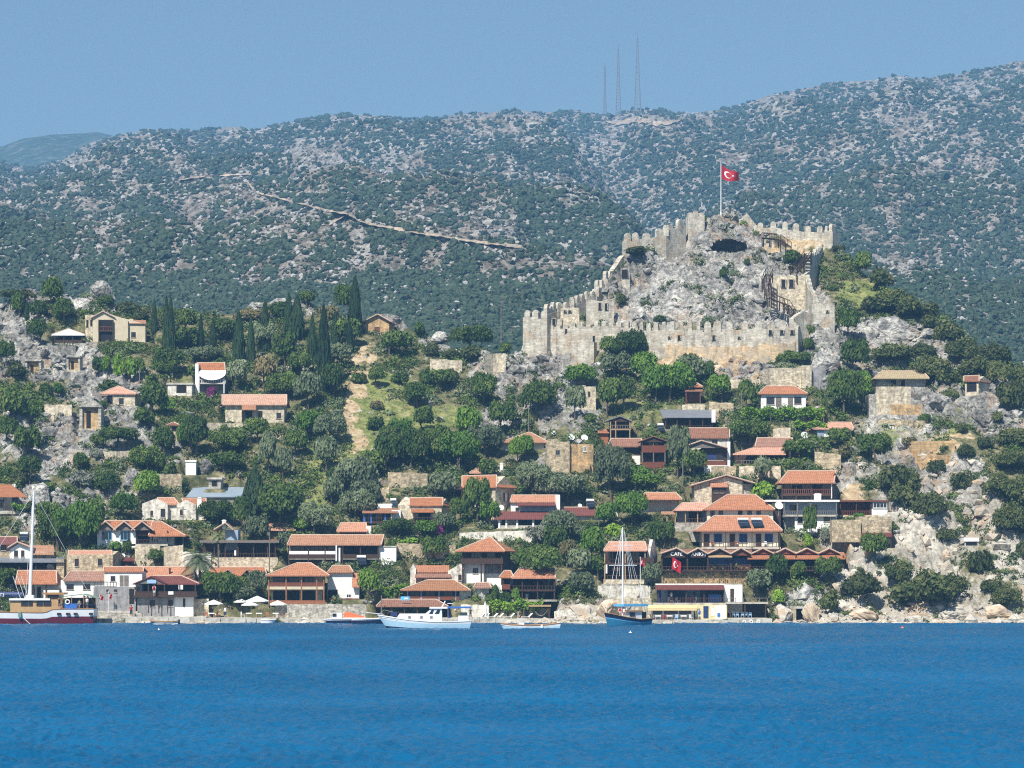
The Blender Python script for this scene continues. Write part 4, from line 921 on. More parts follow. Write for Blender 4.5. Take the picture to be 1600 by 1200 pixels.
# rock tomb: a free-standing block with arched top, orange recessed front
def tomb(name, label, x0, y0, x1, y1, arch, dep=3.2, rot=0):
    h = House(name, label, 'rock tomb', x0, x1, y1, dep=dep, rot=rot, group='rock cut tombs')
    X0, X1 = h.X(x0), h.X(x1); zt = h.Z(y0); W = X1 - X0; n = 9
    za = zt - (W * .30 if arch else .3)
    top = [(X1 - W * (i / (n - 1)), 0, za + (zt - za) * math.sin(math.pi * i / (n - 1)) ** .6) for i in range(n)] if arch else [(X1, 0, zt), (X0 + .2, 0, zt + .1)]
    t = .14 * W
    MB().box(X0, X0 + t, 0, dep, -1.5, za).box(X1 - t, X1, 0, dep, -1.5, za).box(X0 + t, X1 - t, .7, dep, -1.5, za).build('chamber', 'stone_grey', h.root)
    MB().prism([(X0 - .1, -.25, za), (X1 + .1, -.25, za)] + [(a, -.25, c_ + .02) for a, _, c_ in top], (0, dep, 0)).build('roof_block', 'stone_grey', h.root)
    MB().box(X0 + t, X1 - t, .55, .7, 0, za).build('facade', 'stone_orange', h.root)['label'] = 'orange stained carved facade'
    mb = MB()
    for k in range(5): xx = X0 + t + (W - 2 * t) * (k + .5) / 5; mb.box(xx - .11, xx + .11, .1, .55, za - .42, za - .2)
    mb.build('beam_end', 'stone_orange', h.root)
    xa = X0 + W * .30; MB().box(xa, xa + W * .20, .5, .56, .25, za - .7).build('doorway', 'opening_shade', h.root)  # doorway shade painted as a flat near-black slab
    MB().box(X0 - .1, X1 + .1, -.5, .6, -1.2, .12).build('sill', 'stone_pale', h.root)
tomb('rock_tomb', 'largest rock tomb with rounded lid and orange carved front below the pyramid roofed house', 124, 626, 158, 671, True)
tomb('rock_tomb', 'rock cut tomb chamber with dark lintel in the left cliff face', 39, 562, 64, 584, False)
tomb('rock_tomb', 'smaller rock cut tomb opening right of the other cliff tomb under the villa', 104, 556, 125, 579, False)
h = House('hillside_house', 'white upper storey house with sagging white awning and orange roof beside purple bougainvillea', 'house', 309, 352, 616, dep=6, short='awning house')
h.body(309, 578, 352, 616, 1.6, 6, 'greywall'); h.gab(307, 352, 578, 567, 1.2, 6.4, 'tile_orange', r0=308, r1=351); h.slabp(310, 352, 598, 600, 0, 1.7, 'concrete'); h.rail(311, 352, 593, 599, .05, 'white_paint'); h.posts([311, 350], 582, 612, .1, 'white_paint'); h.win(320, 603, 327, 611, 1.6); h.win(342, 602, 349, 610, 1.6); h.box('wall', 305, 568, 310, 616, .5, 6, 'white')
X0, X1 = h.X(310, -.5), h.X(352, -.5); vs = []
for i in range(9):
    t = i / 8; x = X0 + (X1 - X0) * t; sg = math.sin(math.pi * t) ** .7
    vs += [(x, 1.3, h.Z(578, 0, 1.3)), (x, -.5, h.Z(586 + 8 * sg, 0, -.5))]
MB().add(vs, [(2 * i, 2 * i + 1, 2 * i + 3, 2 * i + 2) for i in range(8)]).build('awning', 'cloth_white', h.root)
h = House('outbuilding', 'low white outbuilding with dark opening left of the awning house', 'outbuilding', 262, 300, 618, dep=4); h.body(262, 601, 300, 618, 0, 4, 'whitewash'); h.box('roof', 260, 598, 302, 601, -.2, 4.2, 'concrete'); h.hole(276, 602, 291, 614, 0)
h = House('farmhouse', 'long farmhouse with faded tile roof half hidden by trees, below the awning house', 'house', 350, 446, 660, dep=7, short='long farmhouse')
h.body_gab(352, 444, 632, 617, 662, 0, 7, 'stone_pale'); h.gab(347, 448, 632, 617, -.6, 7.5, 'tile_faded'); h.lean(378, 400, 640, 632, -2.4, -.5, 'tile_faded', part='porch_roof'); h.hole(378, 640, 394, 660, 0); h.hole(404, 642, 410, 652, 0); h.win(432, 645, 439, 654, 0)
h = House('field_hut', 'tiny tile capped stone hut left of the long farmhouse', 'hut', 263, 279, 690, dep=2.6, short='tiny stone hut'); h.body(265, 666, 278, 692, 0, 2.4, 'stone'); h.hip(261, 281, 664, 660, -.4, 2.9, 'tile_old', r0=271, r1=272); h.hole(268, 667, 276, 674, 0)
h = House('hilltop_house', 'small brick coloured gabled house with brown door alone on the ridge', 'house', 571, 608, 523, dep=6, rot=-8, short='hilltop gabled house')
h.body_front(571, 608, 590, 502, 492, 523, 0, 6, 'stone_orange'); h.fgab(566, 611, 590, 503, 491, -.5, 6.3, 'tile_faded'); h.win(585, 511, 593, 520, 0, 'wood_red', 'wood_red'); h.lean(560, 572, 506, 503, 0, 5, 'tile_old', part='porch_roof'); h.posts([561.5], 506, 521, .2)
# ---- centre left
h = House('terrace_restaurant', 'open restaurant terrace with thin flat roof left of the long brown building', 'restaurant', 315, 432, 872, dep=8, short='flat roofed terrace restaurant')
h.body(318, 849, 430, 872, 5, 8, 'wood_dark'); h.box('roof', 312, 844, 436, 848, -.6, 6, 'wood_grey'); h.posts([318, 335, 352, 372, 396, 418, 430], 848, 871, 0); h.rail(316, 432, 864, 871, 0); h.body(314, 871, 434, 886, -.1, 6, 'stone_pale'); h.box('board', 366, 860, 369, 868, -.1, 0, 'white_paint')
h.body(352, 828, 372, 845, 4, 8, 'bluewall'); h.fgab(334, 364, 352, 828, 817, 2.5, 8, 'tile_faded'); h.chimney(347, 812, 353, 822, 3)
h = House('tile_gazebo', 'gazebo with orange hip roof over the flat roofed terrace restaurant', 'gazebo', 414, 458, 846, dep=5, Y=434, pad=False); h.hip(408, 462, 828, 818, -.5, 5.5, 'tile_orange', r0=420, r1=450); h.posts([415, 436, 456], 828, 846, 0); h.posts([415, 456], 828, 846, 4.5); h.slabp(412, 460, 842, 846, -.2, 5, 'wood_orange'); h.chimney(411, 813, 416, 822, 4)
h.box('base', 414, 846, 458, 856, 0, 5, 'stone_grey', down=4)
h = House('long_brown_building', 'long two storey building with pale orange roof and brown wooden balcony band', 'building', 450, 592, 884, dep=8, short='long brown building')
h.body_gab(450, 594, 851, 836.5, 885, 1.6, 8, 'wood_grey'); h.gab(448.5, 596, 851, 836, -.3, 8.6, 'tile_faded', r0=456, r1=600); h.slabp(450, 594, 872, 874, 0, 1.7, 'concrete'); h.box('balcony_front', 451, 866, 592, 872.5, -.05, .08, 'wood_dark'); h.box('balcony_band', 451, 861, 524, 866, -.04, .08, 'white')
h.posts([451, 482, 508, 535, 563, 591], 851, 884, .05); 
for x in (456, 485, 511): h.win(x, 853, x + 20, 861, 1.6, bars=2, sill=False)
h.hole(537, 852, 590, 866, 1.6); h.body(452, 874, 590, 886, .9, 1.6, 'wood_dark'); h.posts([525.5], 852, 874, -.2, 'white_paint', r=.12); h.posts([530.5], 856, 884, -.3, 'white_paint', r=.14); h.body(592, 854, 619, 872, .5, 6, 'white'); h.box('parapet', 592, 853, 620, 855, .4, 6.1, 'concrete')
h = House('balcony_hotel', 'two storey hotel with hip roof and brown balcony on the rough stone quay wall', 'hotel', 416, 512, 944, dep=9, short='two storey hotel')
h.body(424, 899, 503, 944, 2.4, 9, 'cream'); h.hip(415, 515, 899, 880, -.5, 9.4, 'tile_orange', r0=464, r1=486); h.slabp(418, 506, 916, 921, 0, 2.5, 'cream'); h.rail(420, 506, 910, 916, 0, 'wood_red', solid=True); h.rail(422, 508, 938, 944, -.1, 'wood_orange', solid=True); h.posts([420, 447, 471, 495, 506], 899, 944, 0, 'wood_orange', r=.08)
for x in (427, 449, 473): h.win(x, 902, x + 18, 913, 2.4, sill=False); h.hole(x, 923, x + 19, 940, 2.4)
h = House('village_house', 'white side house with red tiled lean-to strip right of the two storey hotel', 'house', 512, 562, 936, dep=6, short='white side house')
h.body(512, 893, 551, 936, 1.5, 6, 'white'); h.hip(512, 552, 894, 884, 1, 6.5, 'tile_faded', r0=520, r1=546); h.lean(550, 562, 917, 895, -.3, 2.5, 'tile_orange', thick=.1); h.body(551, 915, 561, 936, .6, 3, 'white'); h.win(541, 928, 549, 934, 1.5, frame='white_paint'); h.hole(512, 922, 527, 936, 1.5); h.slabp(512, 560, 935, 939, -.2, 2, 'wood_red')
h = House('low_tiled_house', 'low red tiled house with two dark front gables hidden by the bushes near the palm', 'house', 332, 414, 905, dep=7, short='low red tiled house')
h.body(334, 898, 414, 908, .4, 7, 'wood_dark'); h.hip(326, 417, 899, 886.5, -.4, 7.4, 'tile_orange', r0=330, r1=414)
for a, xa, c_ in ((339, 356, 370), (374, 386, 397)): h.fgab(a, c_, xa, 901, 889, -1.1, 3, 'tile_orange', cap=False); h.body_front(a + 3, c_ - 3, xa, 900, 891, 903, -.8, -.6, 'wood_dark', down=0, part='gable')
h = House('village_house', 'small house with weathered orange roof just above the long brown building', 'house', 527, 572, 836, dep=5, short='small weathered roof house'); h.body(531, 829, 570, 838, .4, 5, 'wood_dark'); h.hip(526, 574, 830, 817, -.4, 5.5, 'tile_orange', r0=533, r1=572); h.body(572, 822, 580, 838, .4, 5, 'white')
h = House('blue_post_house', 'flat terraced house with bright blue veranda posts', 'house', 568, 626, 820, dep=7, short='blue posted house')
h.body(570, 800, 612, 822, 2.2, 7, 'blue_dark'); h.lean(566, 622, 801, 794, -.5, 4, 'tile_faded'); h.slabp(566, 614, 815, 818, 0, 2.3, 'wood_dark'); h.rail(567, 613, 809, 815, .05); h.posts([569, 580, 602], 801, 815, .1, 'blue_paint', r=.12); h.posts([611.5], 801, 815, .1, 'white'); h.body(612, 797, 626, 822, 1, 6, 'white'); h.body(590, 787, 613, 796, 4.5, 7, 'white'); h.win(574, 803, 581, 812, 2.2); h.win(586, 803, 598, 812, 2.2)
h = House('stone_house', 'stone gable house with orange roof and dark porch beside the blue posted house', 'house', 622, 710, 816, rot=-12, dep=6.5, short='porch gable house')
h.body_gab(622, 690, 789, 778.5, 816, 0, 6.5, 'stone_pale'); h.gab(640, 692, 789.5, 778, -.3, 6.9, 'tile_orange'); h.lean(642, 678, 800, 795, -2.3, -.2, 'tile_orange', part='porch_roof'); h.posts([647, 676], 800, 815, -2.1); h.rail(648, 676, 808, 815, -2.1); h.slabp(646, 678, 815, 818, -2.3, 0, 'wood_dark'); h.hole(654, 800, 672, 814, 0)
h = House('stone_gable_house', 'tall stone house with sharp gable end facing right and brown shutters', 'house', 724, 774, 792, rot=-32, dep=6.2, short='sharp gable stone house')
h.body_gab(724, 774, 760, 743.5, 796, 0, 6.2, 'stone_pale', down=3); h.gab(722, 776, 761, 743, -.4, 6.5, 'tile_orange')
X1 = h.X(774); mb = MB(); mb.box(X1 - .02, X1 + .06, 2.6, 4.3, 1.0, 2.5).build('shutter', 'wood_red', h.root); MB().box(X1, X1 + .08, 3.1, 3.8, 1.05, 2.45).build('window', 'white', h.root)
h.lean(707, 724, 764, 757, -1, 3, 'wood_dark', part='side_roof'); h.posts([709, 722], 764, 776, -.8)
h = House('village_house', 'small hip roofed house peeping over the sharp gable stone house', 'house', 738, 772, 743, dep=5, short='peeping hip roofed house'); h.body(740, 738, 772, 746, .4, 5, 'white'); h.hip(733, 776, 739, 726.5, -.4, 5.6, 'tile_faded', r0=752, r1=760); h.chimney(781, 723, 786, 740, 1); h.body(778, 734, 786, 744, .6, 2, 'white')
h = House('long_porch_house', 'long white house with two stacked roofs, orange above and brown porch roof below', 'house', 776, 872, 826, dep=8, short='long two roofed house')
h.body(798, 784, 868, 802, 3.6, 9, 'white'); h.gab(797, 872, 784, 774, 3.2, 9.5, 'tile_orange', r0=800, r1=872); h.body(868, 773, 875, 802, 3, 9.6, 'white'); h.lean(808, 868, 789.5, 785, 1.8, 3.6, 'tile_maroon'); h.box('veranda_wall', 814, 790, 866, 800, 3.2, 3.6, 'bluewall'); h.win(805.5, 793, 811, 800, 3.6)
h.lean(772, 872, 811, 799, -.6, 3.2, 'tile_maroon', part='porch_roof', xb1=882); h.body(778, 811, 868, 828, 2.4, 8, 'white'); h.posts([780, 791, 808, 833, 850, 866], 811, 824, 0, 'white', r=.16); h.rail(779, 868, 821, 826, -.05, 'concrete', solid=True); h.hole(784, 812, 790, 822, 2.4); h.hole(810, 812, 832, 823, 2.4); h.hole(836, 812, 866, 823, 2.4); h.slabp(776, 872, 825, 828, -.3, 2.5, 'concrete')
h = House('village_house', 'low house with brown maroon roof and solar tank right of the two roofed house', 'house', 872, 960, 812, dep=7, short='low maroon roofed house')
h.body(880, 805, 954, 814, .4, 7, 'white'); h.gab(868, 963, 805, 793, -.5, 7.4, 'tile_maroon', r0=876, r1=958); h.body(954, 800, 965, 818, 1, 5, 'white')
h = House('terraced_house', 'white parapet gabled house with two broken strips of orange tile behind the waterfront restaurant', 'house', 642, 722, 908, dep=7, short='parapet gabled house')
h.body(642, 893, 722, 908, 1, 7, 'whitewash'); h.lean(646, 702, 893.5, 883, .4, 6.4, 'tile_orange'); h.lean(648, 704, 902, 895, -1.5, .8, 'tile_old', part='lower_roof'); h.body_front(641, 650, 645.5, 889, 881, 908, 0, 7, 'whitewash'); h.body_front(700, 724, 721, 892, 880, 912, .2, 7, 'whitewash'); h.win(716, 898, 721, 907, .2)
h = House('waterfront_restaurant', 'pale orange hip roofed restaurant with dark blue windows behind the white cabin motor boat', 'restaurant', 634, 718, 937, dep=7, short='hip roofed restaurant')
h.body(637, 922, 718, 938, 1.6, 7, 'blue_dark'); h.hip(626, 735, 922, 906.5, -.7, 7.6, 'tile_faded', r0=668, r1=710); h.rail(636, 718, 932, 937.5, 0, 'wood_red', solid=True); h.posts([637, 658, 686, 712], 922, 937, .05, 'bluewall', r=.1); h.body(718, 921, 736, 945, .6, 6, 'whitewash')
for x in (640, 664, 692): h.win(x, 924, x + 16, 932, 1.6, sill=False)
h.hip(740, 768, 918, 911, 0, 6, 'tile_old', r0=744, r1=764); h.body(742, 918, 764, 945, .8, 6, 'whitewash')
h = House('quay_pavilion', 'long brown tiled canopy of a quay restaurant, with a pale blue sign on its roof', 'pavilion', 594, 692, 966, dep=7, Y=405, short='brown tiled canopy')
h.hip(588, 700, 947, 937, -.6, 7.5, 'tile_old', r0=598, r1=682); h.posts([596, 612, 632, 652, 672, 690], 946, 966, -.2); h.body(596, 947, 690, 966, 6.5, 7, 'stone'); h.rail(596, 630, 957, 966, -.2); h.sign(626, 932, 640, 938, .6, 'sky_paint', lab='pale blue rounded sign with white centre'); h.box('sign_panel', 632, 934, 637, 936.5, .5, .54, 'white_paint'); h.slabp(590, 720, 965, 970, -.6, 7, 'concrete')
h = House('tall_tower_house', 'tall narrow white house with hip roof, dark upper room and one small square window', 'house', 722, 782, 911, dep=6.5, rot=-14, short='tall narrow house')
h.body(724, 881, 756, 911, 1.0, 6.5, 'white'); h.body(756, 881, 785, 911, 1.6, 6.5, 'white'); h.body(724, 862, 786, 881, 1.6, 6.5, 'wood_dark'); h.hip(711, 789, 861, 840, -.8, 7.2, 'tile_orange', r0=764, r1=768); h.slabp(720, 786, 878, 881, -.3, 1.7, 'wood_dark'); h.posts([723, 752, 784], 862, 911, -.1, r=.1); h.rail(722, 786, 872, 878, -.2, solid=True); h.win(739, 888, 747, 896, 1.0); h.win(736, 863, 752, 872, 1.6, bars=2); h.win(760, 863, 774, 871, 1.6)
h = House('covered_terrace_bar', 'deep shaded terrace bar with small orange roofs under the leaning tree', 'bar', 784, 870, 938, dep=8, short='shaded terrace bar')
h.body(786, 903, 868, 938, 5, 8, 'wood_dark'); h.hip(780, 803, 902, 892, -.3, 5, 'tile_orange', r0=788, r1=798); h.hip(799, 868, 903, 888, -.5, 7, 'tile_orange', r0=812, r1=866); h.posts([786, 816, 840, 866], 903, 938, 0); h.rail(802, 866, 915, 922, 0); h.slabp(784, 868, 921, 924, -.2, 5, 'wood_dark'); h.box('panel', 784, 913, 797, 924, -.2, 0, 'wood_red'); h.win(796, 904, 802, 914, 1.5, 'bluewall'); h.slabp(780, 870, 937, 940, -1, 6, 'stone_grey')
h = House('shore_pergola', 'shaded shore terrace under a thin flat roof with white hammock below the stone steps', 'pergola', 828, 860, 968, dep=5, Y=406, short='hammock terrace')
h.box('roof', 826, 945.5, 861, 948, -.3, 5, 'wood_pale'); h.posts([829, 858], 948, 967, 0); h.body(762, 950, 860, 968, 4.4, 5, 'stone_grey'); h.slabp(752, 866, 967, 971, -1.5, 5, 'concrete')
hk = [(h.X(836 + 20 * i / 8, .5), .5, h.Z(956 + 8 * math.sin(math.pi * i / 8) - 3 * i / 8, 0, .5)) for i in range(9)]
hm = tag(MB().add([(a, b_ + e, c_ + abs(e) * .3) for a, b_, c_ in hk for e in (-.35, 0, .35)], [(3 * i + k, 3 * i + 3 + k, 3 * i + 4 + k, 3 * i + 1 + k) for i in range(8) for k in (0, 1)]).build('hammock', 'cloth_white'), 'white hammock slung under the thin flat roof on the shore', 'hammock'); hm.location = h.O
# ---- middle slope
h = House('stone_tower_ruin', 'narrow roofless stone tower with a single slit window under the left castle wall', 'ruin', 909, 930, 640, dep=4, short='narrow stone tower'); h.body(909, 604, 931, 642, 0, 4, 'stone_pale'); h.hole(919, 612, 922, 620, 0); h.box('parapet', 909, 602, 915, 604.5, 0, 1.5, 'stone_pale')
h = House('hillside_house', 'pale house with old tile hip roof left of the ochre ruins', 'house', 790, 850, 703, dep=6, short='old tile hip roof house'); h.body(785, 690, 850, 705, .5, 6, 'white'); h.hip(783, 857, 691, 676, -.4, 6.5, 'tile_faded', r0=826, r1=830)
h = House('stone_ruin', 'roofless ochre rubble stone house with two small windows and white dishes on top', 'ruin', 853, 928, 738, dep=6, short='ochre rubble ruin')
h.body(853, 690, 890, 738, 0, 6, 'stone'); h.body(890, 694, 927, 724, .8, 6, 'stone_orange'); h.win(868, 703, 875, 711, 0, frame='wood_grey'); h.win(911, 697, 916, 706, .8, frame='white_paint'); h.box('parapet', 856, 686, 872, 690, 0, 1, 'stone'); h.body(893, 724, 922, 736, 0, 4, 'stone_orange')
h = House('wooden_chalet', 'dark wooden chalet on stilts with front gable and open balcony', 'chalet', 949, 985, 686, dep=5, short='dark wooden chalet')
h.body_front(953, 984, 970, 658, 652, 672, 1.8, 5, 'wood_dark'); h.fgab(945, 988, 969, 657.5, 649.5, -.3, 5.3, 'sheet_grey', cap=False); h.body_front(951, 983, 969, 658, 651.5, 659, 0, .15, 'wood_dark', down=0, part='gable'); h.slabp(953, 986, 670, 672, 0, 1.9, 'wood_pale'); h.rail(953, 985, 664, 670, 0, 'wood_grey'); h.posts([954, 962, 984], 658, 686, .05, 'wood_pale'); h.body(962, 673, 984, 686, 1.8, 5, 'wood_dark'); h.body(936, 674, 950, 690, 1, 4, 'wood_orange'); h.lean(934, 952, 676, 671, .5, 4, 'tile_orange')
h = House('open_pavilion', 'wide open pavilion under a dark grey sheet roof', 'pavilion', 1034, 1118, 672, dep=7, short='dark grey sheet roof')
h.lean(1036, 1120, 652, 640, -.4, 7, 'sheet_grey', xb0=1030, xb1=1114); h.posts([1040, 1058, 1078, 1098, 1114], 652, 672, 0); h.body(1042, 652, 1112, 672, 5.8, 6.2, 'wood_dark'); h.rail(1040, 1114, 665, 671, 0); h.slabp(1032, 1118, 671, 674, -.2, 6, 'stone_grey'); h.box('ramp', 1112, 640, 1118, 660, -1, -.6, 'white')
h = House('village_house', 'low house with old mottled tile roof joined left of the brown balcony house', 'house', 950, 1002, 708, dep=6, short='old mottled tile roof'); h.body(974, 698, 1000, 712, .5, 6, 'wood_dark'); h.body(952, 697, 976, 712, .8, 6, 'white'); h.gab(949, 1004, 697.5, 685.5, -.4, 6.4, 'tile_old', r0=955, r1=1002); h.box('stair_rail', 978, 712, 1000, 726, -1.2, -1.05, 'white')
h = House('brown_balcony_house', 'brown timber house on stilts with tall front gable and red-brown balcony', 'house', 1002, 1040, 732, dep=6, short='brown balcony house')
h.body_front(1003, 1040, 1021, 690, 683, 707, 1.0, 6, 'wood_dark'); h.fgab(999, 1044, 1021, 689, 681, -.6, 6.3, 'tile_old', cap=False); h.body_front(1003, 1039, 1021, 690, 683.5, 691, -.3, -.1, 'wood_dark', down=0, part='gable'); h.box('balcony_front', 1003, 696, 1040, 707, -.1, .05, 'wood_red'); h.slabp(1003, 1040, 706, 708, 0, 1.2, 'wood_dark'); h.posts([1003.5, 1021, 1039], 690, 730, 0, 'wood_grey'); h.body(1003, 722, 1040, 732, -.1, .1, 'wood_red'); h.body(1004, 708, 1040, 732, 3.2, 6, 'wood_dark'); h.win(1013, 691, 1019, 697, 1.0); h.win(1023, 691, 1029, 697, 1.0)
h = House('village_house', 'white house with long mottled tile roof behind the blue windowed gable house', 'house', 1072, 1138, 702, dep=7, short='long mottled tile roof'); h.body_gab(1072, 1138, 684, 670, 704, 0, 7, 'whitewash'); h.gab(1070, 1140, 684, 669, -.4, 7.3, 'tile_old'); h.win(1080, 687, 1088, 694); h.win(1112, 687, 1121, 696); 
h = House('blue_windowed_house', 'small house with off-centre front gable, dark blue windows and red-brown panel', 'house', 1076, 1136, 742, dep=6, short='blue windowed gable house')
h.body(1096, 700, 1136, 727, .8, 6, 'wood_dark'); h.fgab(1072, 1137, 1096, 697, 688.5, -.5, 5.5, 'tile_faded', ye1=700); h.body_front(1078, 1134, 1096, 697, 690, 700, -.2, 0, 'wood_grey', down=0, part='gable', yer=700); h.win(1098, 708, 1120, 719, .7, 'blue_dark', bars=2); h.win(1121, 708, 1130, 719, .7, 'glass_dark'); h.box('panel', 1097, 720, 1134, 727, .55, .8, 'wood_red'); h.body(1100, 727, 1137, 742, .3, 6, 'white'); h.body(1136, 690, 1141, 742, 1, 5, 'white')
h = House('twin_roof_house', 'shaded house with two stacked mottled roofs under vines', 'house', 1146, 1236, 724, dep=8, short='stacked mottled roofs')
h.gab(1180, 1240, 698, 684.5, 3, 9, 'tile_old', r0=1183, r1=1238); h.body(1184, 698, 1236, 705, 3.4, 8.6, 'wood_dark'); h.lean(1141, 1228, 710, 699, -.4, 3, 'tile_orange', xb0=1176, xb1=1230); h.body(1150, 711, 1226, 726, 2.6, 7, 'wood_dark'); h.posts([1154, 1184, 1216], 710, 726, 0); h.rail(1150, 1224, 719, 725, 0, 'wood_grey')
h = House('hip_roofed_cottage', 'white cottage with orange hip roof, two doors and two windows above the green vine pergola', 'house', 1189, 1259, 638, dep=6, short='white cottage above the vines')
h.body(1189, 615, 1259, 638, 0, 6, 'white'); h.hip(1185, 1262, 615, 603.5, -.5, 6.6, 'tile_orange', r0=1197, r1=1242); h.win(1197.5, 620, 1210, 632, bars=2); h.door(1212, 620, 1221, 636, 0, 'wood_grey'); h.door(1231, 621, 1239, 636, 0, 'wood_grey'); h.win(1241, 620, 1252, 631, bars=2); h.box('wall_trim', 1188, 614.5, 1260, 617, -.08, 0, 'bluewall')
h = House('village_house', 'small orange roofed house with pale blue board wall beside the rock right of the vines', 'house', 1277, 1330, 682, dep=6, rot=8, short='blue board house'); h.body(1277, 671, 1330, 684, 0, 6, 'white'); h.box('board_wall', 1277, 671, 1287, 682, -.12, 0, 'bluewall'); h.hip(1273, 1334, 670, 660, -.5, 6.5, 'tile_orange', r0=1298, r1=1330); h.win(1310, 673, 1316, 679)
h = House('red_hut', 'tiny red painted hut with stacked tile roofs between dark trees', 'hut', 1072, 1096, 630, dep=3.5, short='tiny red hut'); h.body(1074, 609, 1094, 630, 1.2, 3.5, 'wood_red'); h.hip(1076, 1098, 604, 599, 0, 3.6, 'tile_orange', r0=1084, r1=1090); h.lean(1070, 1098, 611, 606, -.8, 1.2, 'tile_old'); h.posts([1072, 1094], 611, 630, -.6, 'wood_red')
h = House('stone_building_ruin', 'pale roofless stone block directly under the castle front wall', 'ruin', 1206, 1253, 606, dep=6, rot=6, short='pale stone block'); h.body(1204, 575, 1253, 608, .8, 5, 'stone_pale'); h.body(1253, 571, 1268, 608, 0, 5, 'stone_pale'); h.body(1268, 574, 1290, 606, 1, 5, 'greywall')  # grey right block: shaded face of the building put into its colour
h = House('straw_roof_ruin', 'long stone ruin with straw coloured sagging roof on the right spur', 'ruin', 1370, 1448, 606, dep=6, short='straw roofed ruin'); h.body(1372, 592, 1446, 606, .8, 6, 'stone_grey'); h.hip(1365, 1452, 591, 580, -.3, 6.5, 'straw', r0=1378, r1=1442); h.hole(1392, 594, 1400, 604, .8); h.hole(1408, 594, 1414, 604, .8)
h = House('roofless_ruin', 'roofless stone ruin with tall shade-grey left pier below the straw roofed ruin', 'ruin', 1362, 1442, 648, dep=8, short='roofless ruin with pier'); h.body(1369, 604, 1423, 632, 5, 5.8, 'stone_pale'); h.body(1358, 616, 1368, 650, 0, 5, 'stone_grey'); h.body(1368, 614, 1374, 650, .1, 1.2, 'stone_pale'); h.body(1376, 638, 1392, 652, 0, .8, 'stone_pale'); h.body(1392, 632, 1440, 652, .1, .9, 'stone_orange'); h.body(1374, 644, 1378, 652, .05, .85, 'stone_pale')  # left pier's grey is the shade of the left-facing wall, painted in
h = House('stone_hut', 'small stone hut with reddish roof standing on the right cliff top', 'hut', 1508, 1529, 618, dep=5, rot=-34, short='cliff top hut'); h.body_gab(1508, 1529, 595, 587.5, 620, 0, 5, 'stone_pale', down=3); h.gab(1506, 1530, 595.5, 587, -.3, 5.2, 'tile_old'); h.hole(1511, 597, 1526, 612, 0)
# ---- right centre and guesthouses
h = House('tile_canopy', 'small terrace canopy with orange roof on slim posts left of the orange roofed veranda', 'canopy', 1002, 1062, 800, dep=4, short='slim post canopy'); h.hip(999, 1066, 780, 770, -.4, 4.6, 'tile_orange', r0=1008, r1=1056); h.posts([1004, 1016, 1048, 1060], 780, 800, 0); h.body(1006, 782, 1060, 800, 3, 4, 'white')
h = House('vine_gable_house', 'stone house with wide low front gable, climbing vines and small tiled bay', 'house', 1085, 1176, 790, dep=7, short='vine gable house')
h.body_front(1085, 1160, 1135, 757, 745, 790, 0, 7, 'stone_pale', yer=752); h.body(1158, 756, 1176, 788, .6, 6, 'stone_grey'); h.fgab(1079, 1180, 1135, 759, 742.5, -.6, 7.2, 'tile_orange', ye1=755); h.lean(1110, 1137, 760.5, 754, -2.0, -.05, 'tile_orange', part='bay_roof'); h.box('bay', 1113, 761, 1135, 782, -1.6, 0, 'wood_dark', down=1.5); h.win(1116, 763, 1122, 770, -1.62); h.win(1125, 763, 1131, 770, -1.62)
h = House('veranda_house', 'low orange roofed veranda house on a grey stone base left of the large guesthouse', 'house', 1056, 1108, 830, dep=6, short='orange roofed veranda')
h.hip(1054, 1116, 797, 786, -.5, 6.5, 'tile_orange', r0=1066, r1=1104); h.body(1060, 797, 1110, 816, 2.5, 6, 'bluewall'); h.lean(1033, 1056, 803, 799, -.3, 4, 'tile_faded', part='side_roof'); h.posts([1042, 1055, 1071, 1090, 1106], 799, 816, 0, 'wood_pale'); h.rail(1042, 1108, 810, 816, 0); h.body(1052, 816, 1110, 832, 0, 6, 'stone_grey'); h.hole(1076, 800, 1096, 815, 2.5); h.body(1038, 816, 1054, 822, 0, 4, 'wood_dark')
h = House('large_guesthouse', 'large cream guesthouse with two tiers of orange hip roofs above a long balcony', 'guesthouse', 1095, 1218, 858, dep=12, short='large cream guesthouse')
h.body(1097, 829, 1216, 858, 1.3, 8, 'cream_light'); h.body(1105, 796, 1208, 829, 5.0, 13, 'cream_light'); h.hip(1099, 1211, 796, 773, 4.3, 13.8, 'tile_orange', r0=1137, r1=1180)
h.hip(1087, 1223, 829, 806, -.1, 9.4, 'tile_orange', r0=1116, r1=1200); h.slabp(1094, 1220, 854.5, 858, 0, 1.4, 'concrete'); h.rail(1095, 1219, 847, 854.5, .05, 'wood_dark', step=.6); h.posts([1095, 1134, 1175, 1218], 829, 855, .05, 'wood_dark', r=.07); h.box('beam', 1094, 828.5, 1220, 830.5, -.02, .12, 'wood_dark')
for x in (1100, 1140, 1181): h.door(x, 834, x + 8.5, 854.5, 1.3, 'wood_dark')
for x in (1115.5, 1155, 1195): h.win(x, 834, x + 12.5, 848, 1.3, 'blue_dark', 'blue_paint', bars=1)
for x, y1 in ((1110, 808), (1123, 808), (1168, 806), (1182, 806)): h.win(x, 798, x + 6.5, y1, 5.0)
h.door(1153, 798, 1160, 812, 5.0, 'wood_dark'); h.body(1205, 798, 1220, 818, 6, 11, 'wood_dark')
h = House('balcony_lodge', 'two storey lodge with orange roof and full width timber balcony above the grey-blue terrace house', 'lodge', 1222, 1304, 782, dep=7, short='timber balcony lodge')
